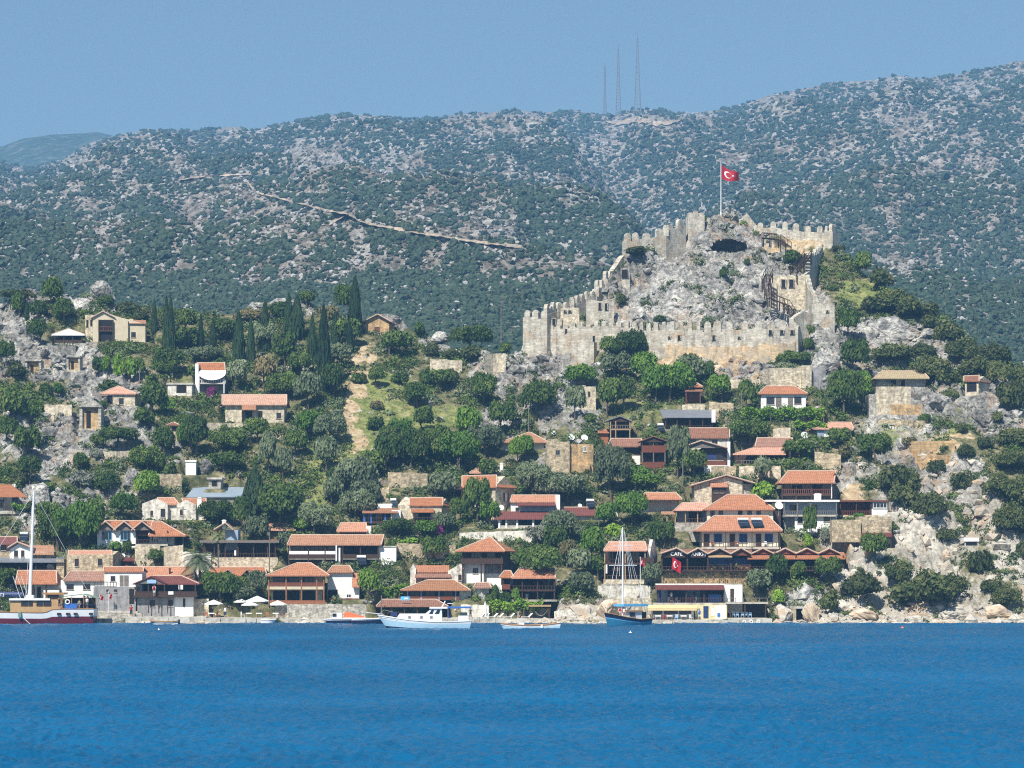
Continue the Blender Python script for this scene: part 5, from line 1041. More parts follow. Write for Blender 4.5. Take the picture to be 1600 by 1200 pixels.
h.body(1226, 753, 1300, 782, 1.8, 7, 'wood_grey'); h.gab(1218, 1303, 754, 736, -.8, 7.6, 'tile_orange', r0=1231, r1=1306); h.fgab(1296, 1313, 1305, 752, 738, 1.5, 7, 'tile_old', cap=False); h.slabp(1221, 1300, 772, 775, -.2, 1.9, 'wood_dark'); h.rail(1222, 1299, 764, 772, -.15, 'wood_red', step=.35); h.posts([1222, 1244, 1268, 1298.5], 753, 782, -.15, 'wood_dark'); h.hole(1237, 757, 1254, 771, 1.8); h.hole(1268, 757, 1285, 771, 1.8); h.posts([1299.5], 753, 776, -.3, 'white_paint', r=.06); h.body(1299, 756, 1307, 776, 2.5, 6, 'wood_grey')
h = House('terrace_house', 'grey-blue terrace house with flat white roof edge over a white windowed basement', 'house', 1222, 1312, 832, dep=7, short='grey-blue terrace house')
h.body(1224, 783, 1308, 808, 2.0, 7, 'bluewall'); h.box('roof', 1196, 781, 1312, 784, -.2, 7.4, 'white'); h.slabp(1224, 1308, 804.5, 807, 0, 2.1, 'concrete'); h.rail(1224, 1307, 798, 804.5, .05, 'wood_grey', step=.3); h.posts([1225, 1246, 1267, 1307], 784, 806, .05, 'wood_grey'); h.win(1234, 789, 1244, 799, 2); h.win(1267, 789, 1277, 801, 2); h.body(1242, 807, 1298, 842, 0.6, 6, 'white', down=3); h.body(1226, 807, 1243, 822, 1.4, 6, 'greywall')
h.win(1246, 808, 1254, 817.5, .6); h.win(1287, 808, 1297, 815, .6); h.door(1277, 826, 1283, 839, .6, 'wood_dark'); h.chimney(1273, 771, 1283, 784, 3)
h = House('pergola_annex', 'annex with thin brown roof and white windowed corner room right of the grey-blue terrace house', 'annex', 1312, 1388, 808, dep=6, short='white cornered annex')
h.box('roof', 1311, 781.5, 1390, 784, -.3, 6, 'wood_red'); h.body(1314, 784, 1362, 806, 4, 6, 'wood_red'); h.rail(1313, 1362, 798, 805, .05, 'wood_red', step=.3); h.body(1362, 795, 1388, 806, 0, 5, 'white'); h.win(1364, 785.5, 1386, 794, 0, bars=3, frame='white_paint'); h.body(1364, 784, 1386, 796, .2, 5, 'bluewall'); h.posts([1313, 1338, 1361, 1387.5], 784, 806, .05, 'wood_dark'); h.slabp(1312, 1388, 805, 808, -.1, 5, 'stone_pale')
h = House('stone_store', 'rubble stone store with maroon lean-to canopy on the rock below the white cornered annex', 'store', 1342, 1394, 856, dep=6, short='maroon canopy store')
h.body(1342, 807, 1393, 834, 1.6, 6, 'stone'); h.lean(1345, 1394, 838, 832, -.5, 1.8, 'tile_maroon'); h.body(1348, 838, 1392, 856, 2.4, 6, 'wood_dark'); h.posts([1348, 1392], 838, 856, -.2); h.rail(1348, 1392, 848, 855, -.2)
h.body(1300, 812, 1345, 832, 1, 4, 'stone')
# ---- the cafe terraces on the shore
h = House('shore_lodge', 'two storey lodge with open dark verandas and white stone gable wall behind the blue sailboat', 'lodge', 944, 1010, 912, dep=8, rot=-12, short='open veranda lodge')
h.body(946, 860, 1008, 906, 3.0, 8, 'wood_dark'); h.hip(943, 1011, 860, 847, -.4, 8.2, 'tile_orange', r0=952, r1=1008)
X1 = h.X(1010); zr = h.Z(843, 0, 4)
MB().prism([(X1, .8, -2), (X1, .8, h.Z(862)), (X1, 3.6, zr), (X1, 5, zr), (X1, 8.4, h.Z(866)), (X1, 8.4, -2)], (.5, 0, 0)).build('gable_wall', 'whitewash', h.root)
h.body(950, 846, 956, 862, 5, 8, 'white'); h.slabp(944, 1010, 880, 882.5, -.1, 3.1, 'wood_dark'); h.rail(945, 1009, 873, 880, 0); h.rail(945, 1009, 899, 905, 0); h.posts([945, 977, 1008], 860, 906, 0, 'wood_pale'); h.body(943, 905, 1010, 914, 0, 6, 'stone_pale'); h.sign(958, 885, 967, 893, 2.8, 'red', 'ikiz', lab='small red sign with white lettering'); h.sign(946.5, 882, 949, 896, -.05, 'white_paint'); h.win(950, 862, 959, 873, 3); h.win(985, 862, 1000, 876, 3)
h.box('balcony', 1001, 871, 1022, 879, -.4, .5, 'wood_dark')
h = House('gabled_cafe', 'long cafe with a row of small front gables, white lettering and hanging red flag', 'cafe', 1032, 1320, 892, dep=8, short='gabled cafe')
h.body(1036, 866, 1316, 890, 4.5, 8, 'wood_dark'); h.lean(1034, 1175, 866, 858, 1.5, 8.4, 'tile_old')
for k, (xa, a, c_) in enumerate(((1057, 1031, 1074), (1091, 1074, 1106), (1124.5, 1106, 1142), (1158, 1142, 1174))):
    h.fgab(a, c_, xa, 865.5, 856.5, -.7, 5, 'tile_faded'); h.body_front(a + 3, c_ - 3, xa, 865.5, 858.5, 871 if k < 2 else 868, -.35, -.15, 'wood_dark' if k < 3 else 'wood_red', down=0, part='gable')
lettering('CAFE', h.X(1057, -.5), -.42, h.Z(866), 0.62, 'flag_white', h.root); lettering('ANKH', h.X(1091.5, -.5), -.42, h.Z(866.3), 0.62, 'flag_white', h.root)
h.lean(1107, 1144, 870, 866, -.9, 0, 'wood_pale', part='fascia_board'); h.lean(1168, 1321, 873, 865, -.8, 3, 'tile_orange'); h.lean(1170, 1319, 865, 862, 3, 8, 'tile_faded')
for xa in (1192, 1227, 1261, 1296): h.fgab(xa - 17, xa + 17, xa, 865, 857, 1.5, 6, 'tile_faded'); h.body_front(xa - 13, xa + 13, xa, 865, 859, 866, 1.8, 2.0, 'wood_red', down=0, part='gable')
h.posts([1034, 1052, 1074, 1106, 1142, 1172, 1206, 1244, 1282, 1318], 868, 891, -.1, 'wood_dark', r=.12); h.rail(1036, 1318, 885, 891, -.1, 'wood_dark', step=.5); h.win(1109, 872, 1141, 882, 1.0, 'blue_dark', 'blue_paint', bars=3); h.win(1144, 872, 1170, 882, 1.0, 'blue_dark', 'blue_dark', bars=2); h.box('wall', 1108, 883, 1172, 891, .9, 1.3, 'wood_red'); h.slabp(1032, 1320, 890, 892.5, -.3, 5, 'wood_dark')
add_pad((h.O.x, h.O.y), h.rz, h.X(1030), h.X(1172), -7, .2, h.Z(914) + h.O.z - .1); add_pad((h.O.x, h.O.y), h.rz, h.X(1174), h.X(1320), -1.5, 2.0, h.Z(921) + h.O.z)
h.body(1034, 892, 1172, 914, .6, 6, 'stone_orange'); h.body(1172, 892, 1318, 922, 2.6, 6, 'wood_dark'); h.posts([1178, 1207, 1242, 1286, 1316], 892, 918, 0, 'wood_dark')
h.rail(1030, 1160, 904, 912.5, -1.2, 'wood_pale', step=.32); h.slabp(1026, 1160, 912, 914, -1.4, .7, 'concrete'); h.body(1178, 918, 1320, 934, -.4, 3, 'stone'); h.rail(1178, 1318, 911, 918, -.3, 'wood_grey')
fl = flag_cloth(h.root, h.X(1050, -.9), -.9, h.Z(870), 2.6, 1.9, hang=True); fl['label'] = 'large red flag hanging from the eave'
h = House('lower_restaurant', 'dark blue restaurant room with maroon tiled roof edge and chairs, under the gabled cafe', 'restaurant', 1026, 1132, 944, dep=6, short='dark blue restaurant', Y=407.5)
h.body(1028, 920, 1130, 943, 4.2, 6, 'blue_dark'); h.lean(1024, 1132, 921, 914, -.6, 3, 'tile_maroon'); h.box('roof_edge', 1025, 912, 1132, 914, 2.8, 6, 'white'); h.posts([1027, 1072, 1100, 1130.5], 921, 943, 0, 'wood_dark'); h.rail(1027, 1131, 934, 942, 0, 'wood_dark', step=.4); h.slabp(1020, 1136, 942, 946, -.4, 4.5, 'concrete'); h.box('door_panel', 1070, 922, 1094, 941, 4.05, 4.2, 'bluewall'); h.box('door_panel', 1033, 922, 1043, 941, 4.05, 4.2, 'bluewall'); h.box('counter', 1107, 929, 1127, 942, 1.2, 2.2, 'blue_paint'); h.win(1083, 925, 1088, 930, 4.05)  # room walls coloured dark blue
h.body(1132, 914, 1160, 942, 1.2, 6, 'white'); h.door(1134, 920, 1140, 940, 1.2, 'white_paint'); h.door(1141, 920, 1147, 940, 1.2, 'wood_dark')
h = House('quay_bar', 'white and yellow quay bar with striped yellow awning beside the blue sailboat', 'bar', 1015, 1135, 970, dep=5, short='yellow awning bar', Y=404.5)
h.lean(1010, 1090, 951, 945, -2.0, .8, 'cloth_yellow', part='awning', thick=.05); h.box('awning_valance', 1011, 951, 1089, 954, -2.0, -1.95, 'cloth_yellow'); h.body(1016, 951, 1084, 971, 2.4, 5, 'greywall'); h.posts([1018, 1036, 1060, 1083], 952, 970, -.2, 'white_paint'); h.box('counter', 1022, 961, 1082, 970, .4, 1.1, 'white'); h.hole(1020, 953, 1080, 960, 2.4)
h.body(1088, 946, 1136, 971, 0, 5, 'yellow_wall'); h.door(1099, 947, 1107, 966, 0, 'blue_dark'); h.win(1111, 948, 1117, 962, 0, 'white', 'white_paint', sill=False); h.box('pilaster', 1118, 946, 1134, 971, -.1, 0, 'white'); h.box('box', 1121, 958, 1125, 963, -.25, -.1, 'blue_paint')
h = House('terrace_deck', 'raised terrace deck with railing and vines over a dark boathouse', 'terrace', 1138, 1200, 968, dep=6, short='vine edged deck', Y=404.5)
h.slabp(1136, 1200, 941, 943.5, 0, 6, 'concrete'); h.rail(1137, 1199, 934, 941, .05, 'wood_grey', step=1.2); h.body(1140, 944, 1198, 967, 4.5, 6, 'wood_dark'); h.posts([1141, 1164, 1196], 943, 966, .2, 'wood_dark'); h.slabp(1136, 1200, 965.5, 969, -.4, 5, 'concrete')
h = House('white_stair_house', 'plain little white boathouse with dark mouth at the waterline between boulders', 'boathouse', 1244, 1258, 972, dep=3, Y=403.5); h.root.name = 'boathouse'; h.body(1240, 948, 1262, 951, 0, 3, 'concrete', down=0); h.body(1239, 951, 1244, 973, 0, 3, 'stone'); h.body(1258, 951, 1263, 973, 0, 3, 'stone'); h.body(1244, 951, 1258, 973, 2.5, 3, 'opening_shade')  # back wall painted near-black for the shade in its mouth
h.root['label'] = 'tiny stone boathouse with dark mouth at the waterline between two boulders'
h = House('rock_shelter', 'small white slab shelter on posts high on the right rocks', 'shelter', 1507, 1530, 852, dep=2.5); h.box('roof', 1506, 840, 1530, 846, -.3, 2.5, 'white'); h.posts([1508, 1528], 846, 852, 0, 'concrete'); h.body(1508, 846, 1528, 852, 2, 2.4, 'greywall')
# ---- walls built of stone that stand on their own
def stonewall(label, x0, yt0, x1, yt1, yb, mat='stone_pale', th_=.7, Y=None, name='stone_wall', group='dry stone walls on the slope', seg=None):
    cx = (x0 + x1) / 2; Ya = Y or rayY(x0 + 1, yb); Yb = Y or rayY(x1 - 1, yb); Ym = Y or rayY(cx, yb)
    O = P(cx, yb, Ym); mb = MB(); rng = random.Random(int(x0 * 7 + yb)); n = max(2, int((x1 - x0) / 6))
    L = []
    for i in range(n + 1):
        t = i / n; px = x0 + (x1 - x0) * t; yy = float(np.interp(t, [0, .5, 1], [Ya, Ym, Yb])); yt = yt0 + (yt1 - yt0) * t + rng.uniform(-.7, .7)
        a = P(px, yt, yy) - O; b_ = P(px, yb, yy) - O; L.append((a, b_.z - 1.8))
    for (a, za), (b_, zb) in zip(L, L[1:]):
        mb.add([(a.x, a.y, za), (a.x, a.y, a.z), (a.x, a.y + th_, a.z), (a.x, a.y + th_, za), (b_.x, b_.y, zb), (b_.x, b_.y, b_.z), (b_.x, b_.y + th_, b_.z), (b_.x, b_.y + th_, zb)],
               [(0, 4, 5, 1), (1, 5, 6, 2), (2, 6, 7, 3), (0, 1, 2, 3), (7, 6, 5, 4)])
    o = mb.build(name, mat); o.location = O; tag(o, label, 'stone wall', group, kind='thing'); return o
stonewall('grey terrace wall above the two cliff tombs on the far left', 27, 541, 118, 540, 552, 'stone_grey')
stonewall('pale rough wall left of the largest rock tomb', 64, 632, 112, 632, 650)
stonewall('terrace wall right of the largest tomb under the dark pergola', 150, 706, 212, 704, 716)
stonewall('cream garden wall below the vine pergola of the long farmhouse', 318, 661, 398, 661, 675)
stonewall('ochre rubble wall left of the blue-grey metal roof', 246, 742, 284, 740, 768, 'stone')
stonewall('pale retaining wall under the tree above the large dark green tree', 146, 782, 212, 780, 796)
stonewall('stone wall between the triple gabled house and the pine', 211, 851, 250, 852, 872)
stonewall('rubble wall with white rocks right of the pine at left', 256, 854, 286, 852, 882)
stonewall('broken wall of pale blocks on the ridge saddle left of the castle rock', 672, 561, 722, 563, 582)
stonewall('corner of ruined masonry at the foot of the castle rock, leftmost', 757, 552, 790, 552, 582)
stonewall('ochre masonry ruin with shaded centre above the grey-green olive', 606, 738, 668, 740, 762, 'stone')
stonewall('low ruin left of the solar tank, with a dark gap', 582, 762, 608, 762, 782, 'stone')
stonewall('retaining wall behind the flowering pink bush left of the tall narrow house', 620, 848, 712, 852, 872, 'stone')
stonewall('white rubble terrace in front of the two roofed house', 718, 832, 862, 828, 846, 'whitewash')
stonewall('long rough quay wall under the two storey hotel', 430, 944, 570, 944, 966, 'stone_grey', Y=404.8)
stonewall('white rubble wall under the open veranda lodge', 934, 915, 1016, 915, 936, 'whitewash')
stonewall('lower white terrace wall behind the blue sailboat mast', 946, 935, 1018, 935, 952, 'stone_pale')
stonewall('pale wall right of the grey sheet roof steps', 1108, 628, 1146, 630, 644, 'stone')
stonewall('low cream wall left of the dark grey sheet roof', 1066, 632, 1102, 632, 640)
stonewall('stone terrace below the blue windowed gable house', 1112, 728, 1150, 728, 748, 'stone')
stonewall('cream wall under the stacked mottled roofs', 1155, 728, 1220, 728, 748)
stonewall('square ochre retaining wall right of the stacked mottled roofs', 1273, 706, 1314, 710, 736, 'stone')
stonewall('pale block wall under the lower vine arbour', 1208, 670, 1235, 668, 684)
stonewall('long low terrace wall at the base of the ruin on the right spur', 1372, 655, 1450, 657, 664, 'stone')
stonewall('broken reddish terrace wall under the dry grass on the right spur', 1420, 690, 1492, 688, 704, 'stone_orange')
stonewall('second reddish terrace wall below the dry grass', 1430, 712, 1486, 710, 724, 'stone_orange')
stonewall('low flat topped wall under the castle centre', 1134, 594, 1188, 592, 606)
stonewall('thin white wall on the left ridge among the cypresses', 445, 572, 500, 571, 578, 'whitewash')
stonewall('shore wall with rough stones under the white house with grey doors', 150, 956, 222, 958, 970, 'stone_grey', Y=403.6)
stonewall('pale stone wall at the shore right of the gabled quay restaurant', 300, 936, 326, 936, 958, 'stone_pale', Y=407)
stonewall('pale shore wall right of the hammock terrace', 866, 955, 912, 950, 966, 'whitewash', Y=405)
stonewall('white wall behind the sun loungers', 720, 944, 764, 946, 962, 'whitewash', Y=407)
stonewall('pale wall below the palm and terrace restaurant', 284, 862, 330, 866, 884, 'whitewash')
# ================================================================ boats
def seaY(py): return CAMZ * F / (py - HZ)
def hull(h, sheer, bow, beam, bands, rake=.9, stern=.72, names=('hull', 'hull_band', 'rubbing_strake'), depth=None, deck='teak', deckdrop=.25):
    """lofted hull; sheer = photo points of the gunwale left to right; bow = 'L' or 'R'; bands = [(fraction of freeboard, material)] from the keel up"""
    dc = (depth if depth is not None else beam / 2)
    X0, X1 = h.X(sheer[0][0], dc), h.X(sheer[-1][0], dc); n = 26; L = X1 - X0
    sx = [h.X(a, dc) for a, _ in sheer]; sz = [h.Z(b_, h.X(a, dc), dc) for a, b_ in sheer]
    def hb(t):
        u = 1 - t if bow == 'L' else t            # u: 0 stern .. 1 bow
        return beam / 2 * ((stern + (1 - stern) * math.sin(min(u / .45, 1) * math.pi / 2)) if u < .45 else max(.02, math.cos((u - .45) / .55 * math.pi / 2) ** .75))
    def pt(t, fz, sg):
        x = X0 + L * t; zs = float(np.interp(x, sx, sz)); z = -.5 + (zs + .5) * fz
        u = 1 - t if bow == 'L' else t
        rk = rake * (1 - fz) * max(0, (u - .55) / .45) ** 1.5 * (1 if bow == 'L' else -1) + rake * .25 * (1 - fz) * max(0, (.2 - u) / .2) * (-1 if bow == 'L' else 1)
        return (x + rk, dc + sg * hb(t) * (.66 + .34 * fz ** .6), z)
    prev = 0
    for k, (f1, mat) in enumerate(bands):
        fr = [prev + (f1 - prev) * i / 4 for i in range(5)]; mb = MB()
        for sg in (-1, 1):
            vs = [pt(i / n, f, sg) for i in range(n + 1) for f in fr]
            mb.add(vs, [(i * 5 + j, (i + 1) * 5 + j, (i + 1) * 5 + j + 1, i * 5 + j + 1)[::sg] for i in range(n) for j in range(4)])
        for e in (0, 1):
            a = [pt(e, f, -1) for f in fr] + [pt(e, f, 1) for f in fr[::-1]]; mb.add(a, [tuple(range(len(a)))])
        mb.build('hull' if k == len(bands) - 1 else 'hull_band', mat, h.root, smooth=False); prev = f1
    mb = MB(); vs = []
    for i in range(n + 1):
        for sg in (-1, 1): x, y, z = pt(i / n, 1, sg); vs.append((x, dc + (y - dc) * .97, z - deckdrop))
    mb.add(vs, [(2 * i, 2 * i + 2, 2 * i + 3, 2 * i + 1) for i in range(n)]).build('deck', deck, h.root)
    mb = MB()
    for sg in (-1, 1): mb.tube([Vector(pt(i / n, 1, sg)) for i in range(n + 1)], .07, 5)
    mb.build('gunwale', 'white_paint' if deck != 'teak' else 'varnish', h.root)
    return dc
def mast_(h, px, pyb, pyt, d, r=.12, mat='white_paint', name='mast', px1=None):
    X = h.X(px, d); X1 = h.X(px1 or px, d); MB().tube([(X, d, h.Z(pyb, X, d)), (X1, d, h.Z(pyt, X, d))], r, 8, r * .55).build(name, mat, h.root)
def line_(h, pts, r=.025, mat='white_paint', name='rigging'):
    MB().tube([(h.X(a, d), d, h.Z(b_, h.X(a, d), d)) for a, b_, d in pts], r, 4).build(name, mat, h.root)
# maroon hulled wooden cruiser at the left edge
h = House('motor_sailer', 'large wooden boat with maroon lower hull, white upper hull and tall white mast at left', 'boat', 0, 150, 976, Y=seaY(976), pad=False, short='maroon hulled boat')
dc = hull(h, [(-60, 952), (0, 956), (75, 957), (84, 952), (110, 951), (150, 951)], 'L', 4.6, [(.60, 'maroon_paint'), (1.0, 'white_paint')], stern=.9)
for x in (89, 103, 115, 139): h.win(x, 957.5, x + 6.5, 961, .08, sill=False, bars=0)
h.box('cabin', 16, 937, 96, 956, .9, 3.7, 'teak'); h.box('cabin_roof', 14, 935, 78, 938, .6, 4.0, 'white_paint')
for x, x1 in ((33, 44), (45, 51), (57, 67), (68, 80)): h.win(x, 939, x1, 947, .86, sill=False, bars=0)
h.box('wheelhouse', 72, 929, 92, 938, 1.0, 3.6, 'varnish'); h.box('cabin_roof', 66, 926, 100, 929, .6, 4.0, 'varnish'); h.win(75, 930, 90, 935, .95, sill=False); h.box('bulwark', 20, 948, 92, 956, .35, .45, 'teak')
X0, X1 = h.X(95), h.X(153)
MB().slab([((X0, .2, h.Z(932)), (h.X(128), .2, h.Z(928)), (h.X(128), 4.4, h.Z(928)), (X0, 4.4, h.Z(932))), ((h.X(128), .2, h.Z(928)), (X1, .2, h.Z(935)), (X1, 4.4, h.Z(935)), (h.X(128), 4.4, h.Z(928)))], .06).build('awning', 'cloth_green', h.root)
h.posts([97, 112, 131, 150], 932, 951, .3, 'varnish', r=.05); h.rail(94, 150, 944, 951, .25, 'navy', step=.6); h.box('blue_screen', 101, 943, 120, 951, .05, .12, 'blue_paint'); h.box('aft_house', 104, 934, 148, 950, 2.8, 3.8, 'wood_dark')
mb = MB(); c0 = (h.X(105.5), .0, h.Z(940.5)); mb.add([], []); ring = []
for i in range(16):
    a = i * math.pi / 8
    for j in range(6):
        b_ = j * math.pi / 3; R_ = .32 + .09 * math.cos(b_); ring.append((c0[0] + R_ * math.cos(a), c0[1] + .09 * math.sin(b_), c0[2] + R_ * math.sin(a)))
mb.add(ring, [(i * 6 + j, ((i + 1) % 16) * 6 + j, ((i + 1) % 16) * 6 + (j + 1) % 6, i * 6 + (j + 1) % 6) for i in range(16) for j in range(6)]).build('lifebuoy', 'white_paint', h.root)
mast_(h, 46.5, 938, 768, 2.3, .30, px1=53); h.box('mast_step', 40, 930, 52, 937, 1.9, 2.7, 'white_paint'); line_(h, [(40, 935, 2.3), (50, 790, 2.3)], .03); line_(h, [(150, 948, 2.3), (54, 770, 2.3)], .02); line_(h, [(-60, 950, 2.3), (52, 770, 2.3)], .03)
for a in (20, 27, 33): line_(h, [(a, 900, 1.5), (a + 12, 935, 1.5)], .035)
MB().tube([(h.X(-60, 2.3), 2.3, h.Z(929)), (h.X(35, 2.3), 2.3, h.Z(929))], .42, 8).build('furled_sail', 'blue_dark', h.root)
lettering('T3', h.X(3, 1.8), 1.86, h.Z(930), .5, 'flag_white', h.root)
flag = flag_cloth(h.root, h.X(156, 2), 2, h.Z(929), 1.0, .7, hang=True)
line_(h, [(151, 951, 2), (156.5, 927, 2)], .03, name='flag_staff'); h.box('fender', 28, 956, 33, 964, -.2, .02, 'cloth_green'); line_(h, [(36, 965, -.1), (48, 976, -.4)], .04, name='mooring_line')
# small open boat
h = House('rowing_boat', 'small empty white rowing boat with dark stripe below the gabled quay restaurant', 'boat', 240, 280, 977, Y=seaY(977), pad=False, short='rowing boat')
hull(h, [(234, 969.5), (246, 971), (270, 971), (279.5, 969.5)], 'L', 1.7, [(.72, 'white_paint'), (.84, 'navy'), (1.0, 'white_paint')], rake=.9); h.box('thwart', 252, 971, 256, 972.5, .2, 1.5, 'wood_pale'); h.box('outboard', 278, 968, 281, 975, .7, 1.0, 'navy'); h.box('thwart', 265, 971, 269, 972.5, .2, 1.5, 'wood_pale')
# white and blue motor boat
h = House('motor_boat', 'white cabin motor boat with pale blue hull and bright blue stern awning', 'boat', 600, 737, 983, Y=seaY(983), pad=False, short='white and blue motor boat')
hull(h, [(590, 961), (612, 964.5), (640, 968.5), (680, 971.5), (705, 971.5), (737, 970)], 'L', 3.2, [(.38, 'navy'), (.78, 'pale_hull'), (1.0, 'white_paint')], rake=1.7, deck='white_paint', stern=.85)
X = lambda a, d=.55: h.X(a, d); Z = lambda b_, d=.55: h.Z(b_, 0, d)
MB().prism([(X(618), .55, Z(968)), (X(624), .55, Z(959)), (X(664), .55, Z(959)), (X(674), .55, Z(951)), (X(690), .55, Z(951)), (X(691), .55, Z(972))], (0, 2.1, 0)).build('cabin', 'white_paint', h.root)
h.box('cabin_roof', 671, 948.5, 699, 951, .35, 2.8, 'white_paint')
for x in (637.5, 656, 671.5): h.win(x, 962.5, x + 4.5, 965.5, .53, sill=False, bars=0, frame='metal')
for a, b_ in ((670, 677), (679, 687)):
    MB().prism([(X(a), .5, Z(959)), (X(a + 5), .5, Z(952.5)), (X(b_ + 1), .5, Z(952.5)), (X(b_ - 1), .5, Z(959))], (0, .06, 0)).build('window', 'glass_dark', h.root)
h.box('awning', 699, 948, 736, 950.5, .3, 2.9, 'blue_paint'); h.posts([700, 734], 950, 969, .4, 'metal', r=.03); h.box('helm', 699, 952, 704, 966, 1.2, 2, 'blue_dark'); h.box('seat', 716, 962, 732, 970, 1, 2.4, 'white_paint'); h.box('cooler', 719, 957, 730, 964, 1.1, 2.2, 'cloth_green'); h.box('bow_hatch', 611, 956, 620, 963, 1, 2, 'blue_dark'); line_(h, [(592, 960, 1.6), (600, 953, 1.6), (618, 957, 1.6)], .03, 'metal', 'bow_rail'); line_(h, [(690, 950, 1.5), (696, 939, 1.5)], .09, name='short_mast'); line_(h, [(699, 943, 1.5), (708, 943, 1.5)], .05, name='antenna_bar')
# small white boat with a mast and flag
h = House('fishing_boat', 'slim white and blue wooden fishing boat with short mast and small red flag', 'boat', 785, 873, 984, Y=seaY(984), pad=False, short='slim fishing boat')
hull(h, [(781, 973.5), (795, 975.5), (825, 977), (855, 975.8), (876, 973)], 'L', 1.9, [(.36, 'blue_dark'), (.72, 'pale_hull'), (1.0, 'white_paint')], rake=.9); mast_(h, 809.5, 976, 955, .95, .07); h.box('engine_box', 811, 973, 819, 977, .6, 1.3, 'white_paint'); flag_cloth(h.root, h.X(811, .95), .95, h.Z(960), .5, .35, hang=True); line_(h, [(828, 977, .6), (856, 969.5, 1.2)], .05, 'wood_pale', 'oar'); h.box('rudder', 870, 972, 875, 984, .85, .95, 'white_paint'); h.box('buoy_fender', 845, 976, 848, 981, -.1, .1, 'white_paint')
# blue sailing boat, bow towards the left
h = House('sailing_boat', 'blue wooden sailing boat moored bow-on with white mast, cross spars and blue awning', 'boat', 946, 1012, 978, Y=seaY(978), pad=False, rot=38, short='blue sailboat')
hull(h, [(944, 957), (952, 959), (970, 964), (990, 967.5), (1012, 966)], 'L', 3.0, [(.66, 'hull_blue'), (.72, 'sky_paint'), (1.0, 'navy')], rake=.9, depth=.4, stern=.8)
mast_(h, 973, 966, 824, .4, .16); line_(h, [(952, 883.5, .4), (995, 883.5, .4)], .07, name='spar'); line_(h, [(958, 852.5, .4), (989, 852.5, .4)], .05, name='spar')
for a, b_ in (((963, 905), (972, 830)), ((968, 900), (971, 826)), ((985, 910), (975, 830)), ((988, 908), (977, 840)), ((993, 907), (978, 845)), ((1010, 960), (975, 828)), ((946, 957), (972, 828))): line_(h, [(a[0], a[1], .4), (b_[0], b_[1], .4)], .03)
h.box('awning', 975, 944, 1013, 947.5, -.8, 1.6, 'sky_paint'); h.posts([977, 1011], 947, 966, -.6, 'metal', r=.04); h.box('cabin', 980, 955, 1003, 968, -.5, 1.2, 'white_paint'); h.box('cabin_roof', 978, 954, 1005, 956, -.7, 1.4, 'varnish'); h.win(984, 957, 992, 963, -.55, sill=False, bars=0); h.box('wheel_stand', 1005, 956, 1010, 966, -.2, .5, 'wood_dark')
# moored launches along the quay
h = House('cabin_launch', 'low white cabin launch with orange cover moored at the quay wall', 'boat', 520, 572, 973, Y=396, pad=False, short='orange covered launch')
hull(h, [(506, 968), (520, 967), (545, 966.5), (572, 967)], 'L', 2.0, [(.8, 'navy'), (1.0, 'white_paint')], deck='white_paint', rake=.8); h.box('cabin', 519, 957.5, 534, 967, .4, 1.6, 'white_paint'); h.win(519.5, 958.5, 525.5, 963, .36, sill=False, bars=0)
vs = [(h.X(a, d), d, h.Z(b_, 0, d)) for a, b_ in ((536, 966.5), (538, 957), (546, 956), (556, 960), (571, 963.5), (571, 966.5)) for d in (.2, 1.8)]
MB().add(vs, [(2 * i, 2 * i + 2, 2 * i + 3, 2 * i + 1) for i in range(5)] + [(0, 2, 4, 6, 8, 10), (11, 9, 7, 5, 3, 1)]).build('cover', 'orange_cloth', h.root); h.box('cover_edge', 536, 965, 572, 967, .1, 1.9, 'cloth_white')
h = House('launch', 'long dark hulled launch with white deck line lying behind the motor boat bow', 'boat', 560, 604, 974, Y=393, pad=False); hull(h, [(550, 968), (575, 967), (606, 966)], 'R', 2.2, [(.85, 'navy'), (1.0, 'white_paint')], deck='white_paint', rake=.5); line_(h, [(570, 967, .3), (571, 946, .3)], .05, name='post'); line_(h, [(572, 957, .4), (600, 960, .4)], .05, name='gangway')
h = House('rowing_boat', 'tiny white tender beside the stone quay left of the launches', 'boat', 412, 430, 974, Y=398, pad=False); hull(h, [(408, 968), (418, 969), (431, 968)], 'R', 1.3, [(1.0, 'white_paint')], deck='white_paint', rake=.5); h.box('thwart', 417, 969, 420, 970, .1, 1.2, 'wood_pale')
for i, (x, y, lab) in enumerate(((248, 986.5, 'left of the three, below the rowing boat'), (985, 991, 'in front of the blue sailboat'), (1410, 983, 'far right, orange'))):
    Y = seaY(y); o = MB().lathe([(.02, -.25), (.2, -.15), (.27, .05), (.2, .22), (.06, .3), (.05, .42), (.01, .44)], n=10).build('mooring_buoy', 'orange_cloth' if i == 2 else 'white_paint'); o.location = P(x, y, Y); o.location.z = .02; tag(o, 'small round mooring buoy on the water, ' + lab, 'buoy', 'mooring buoys')
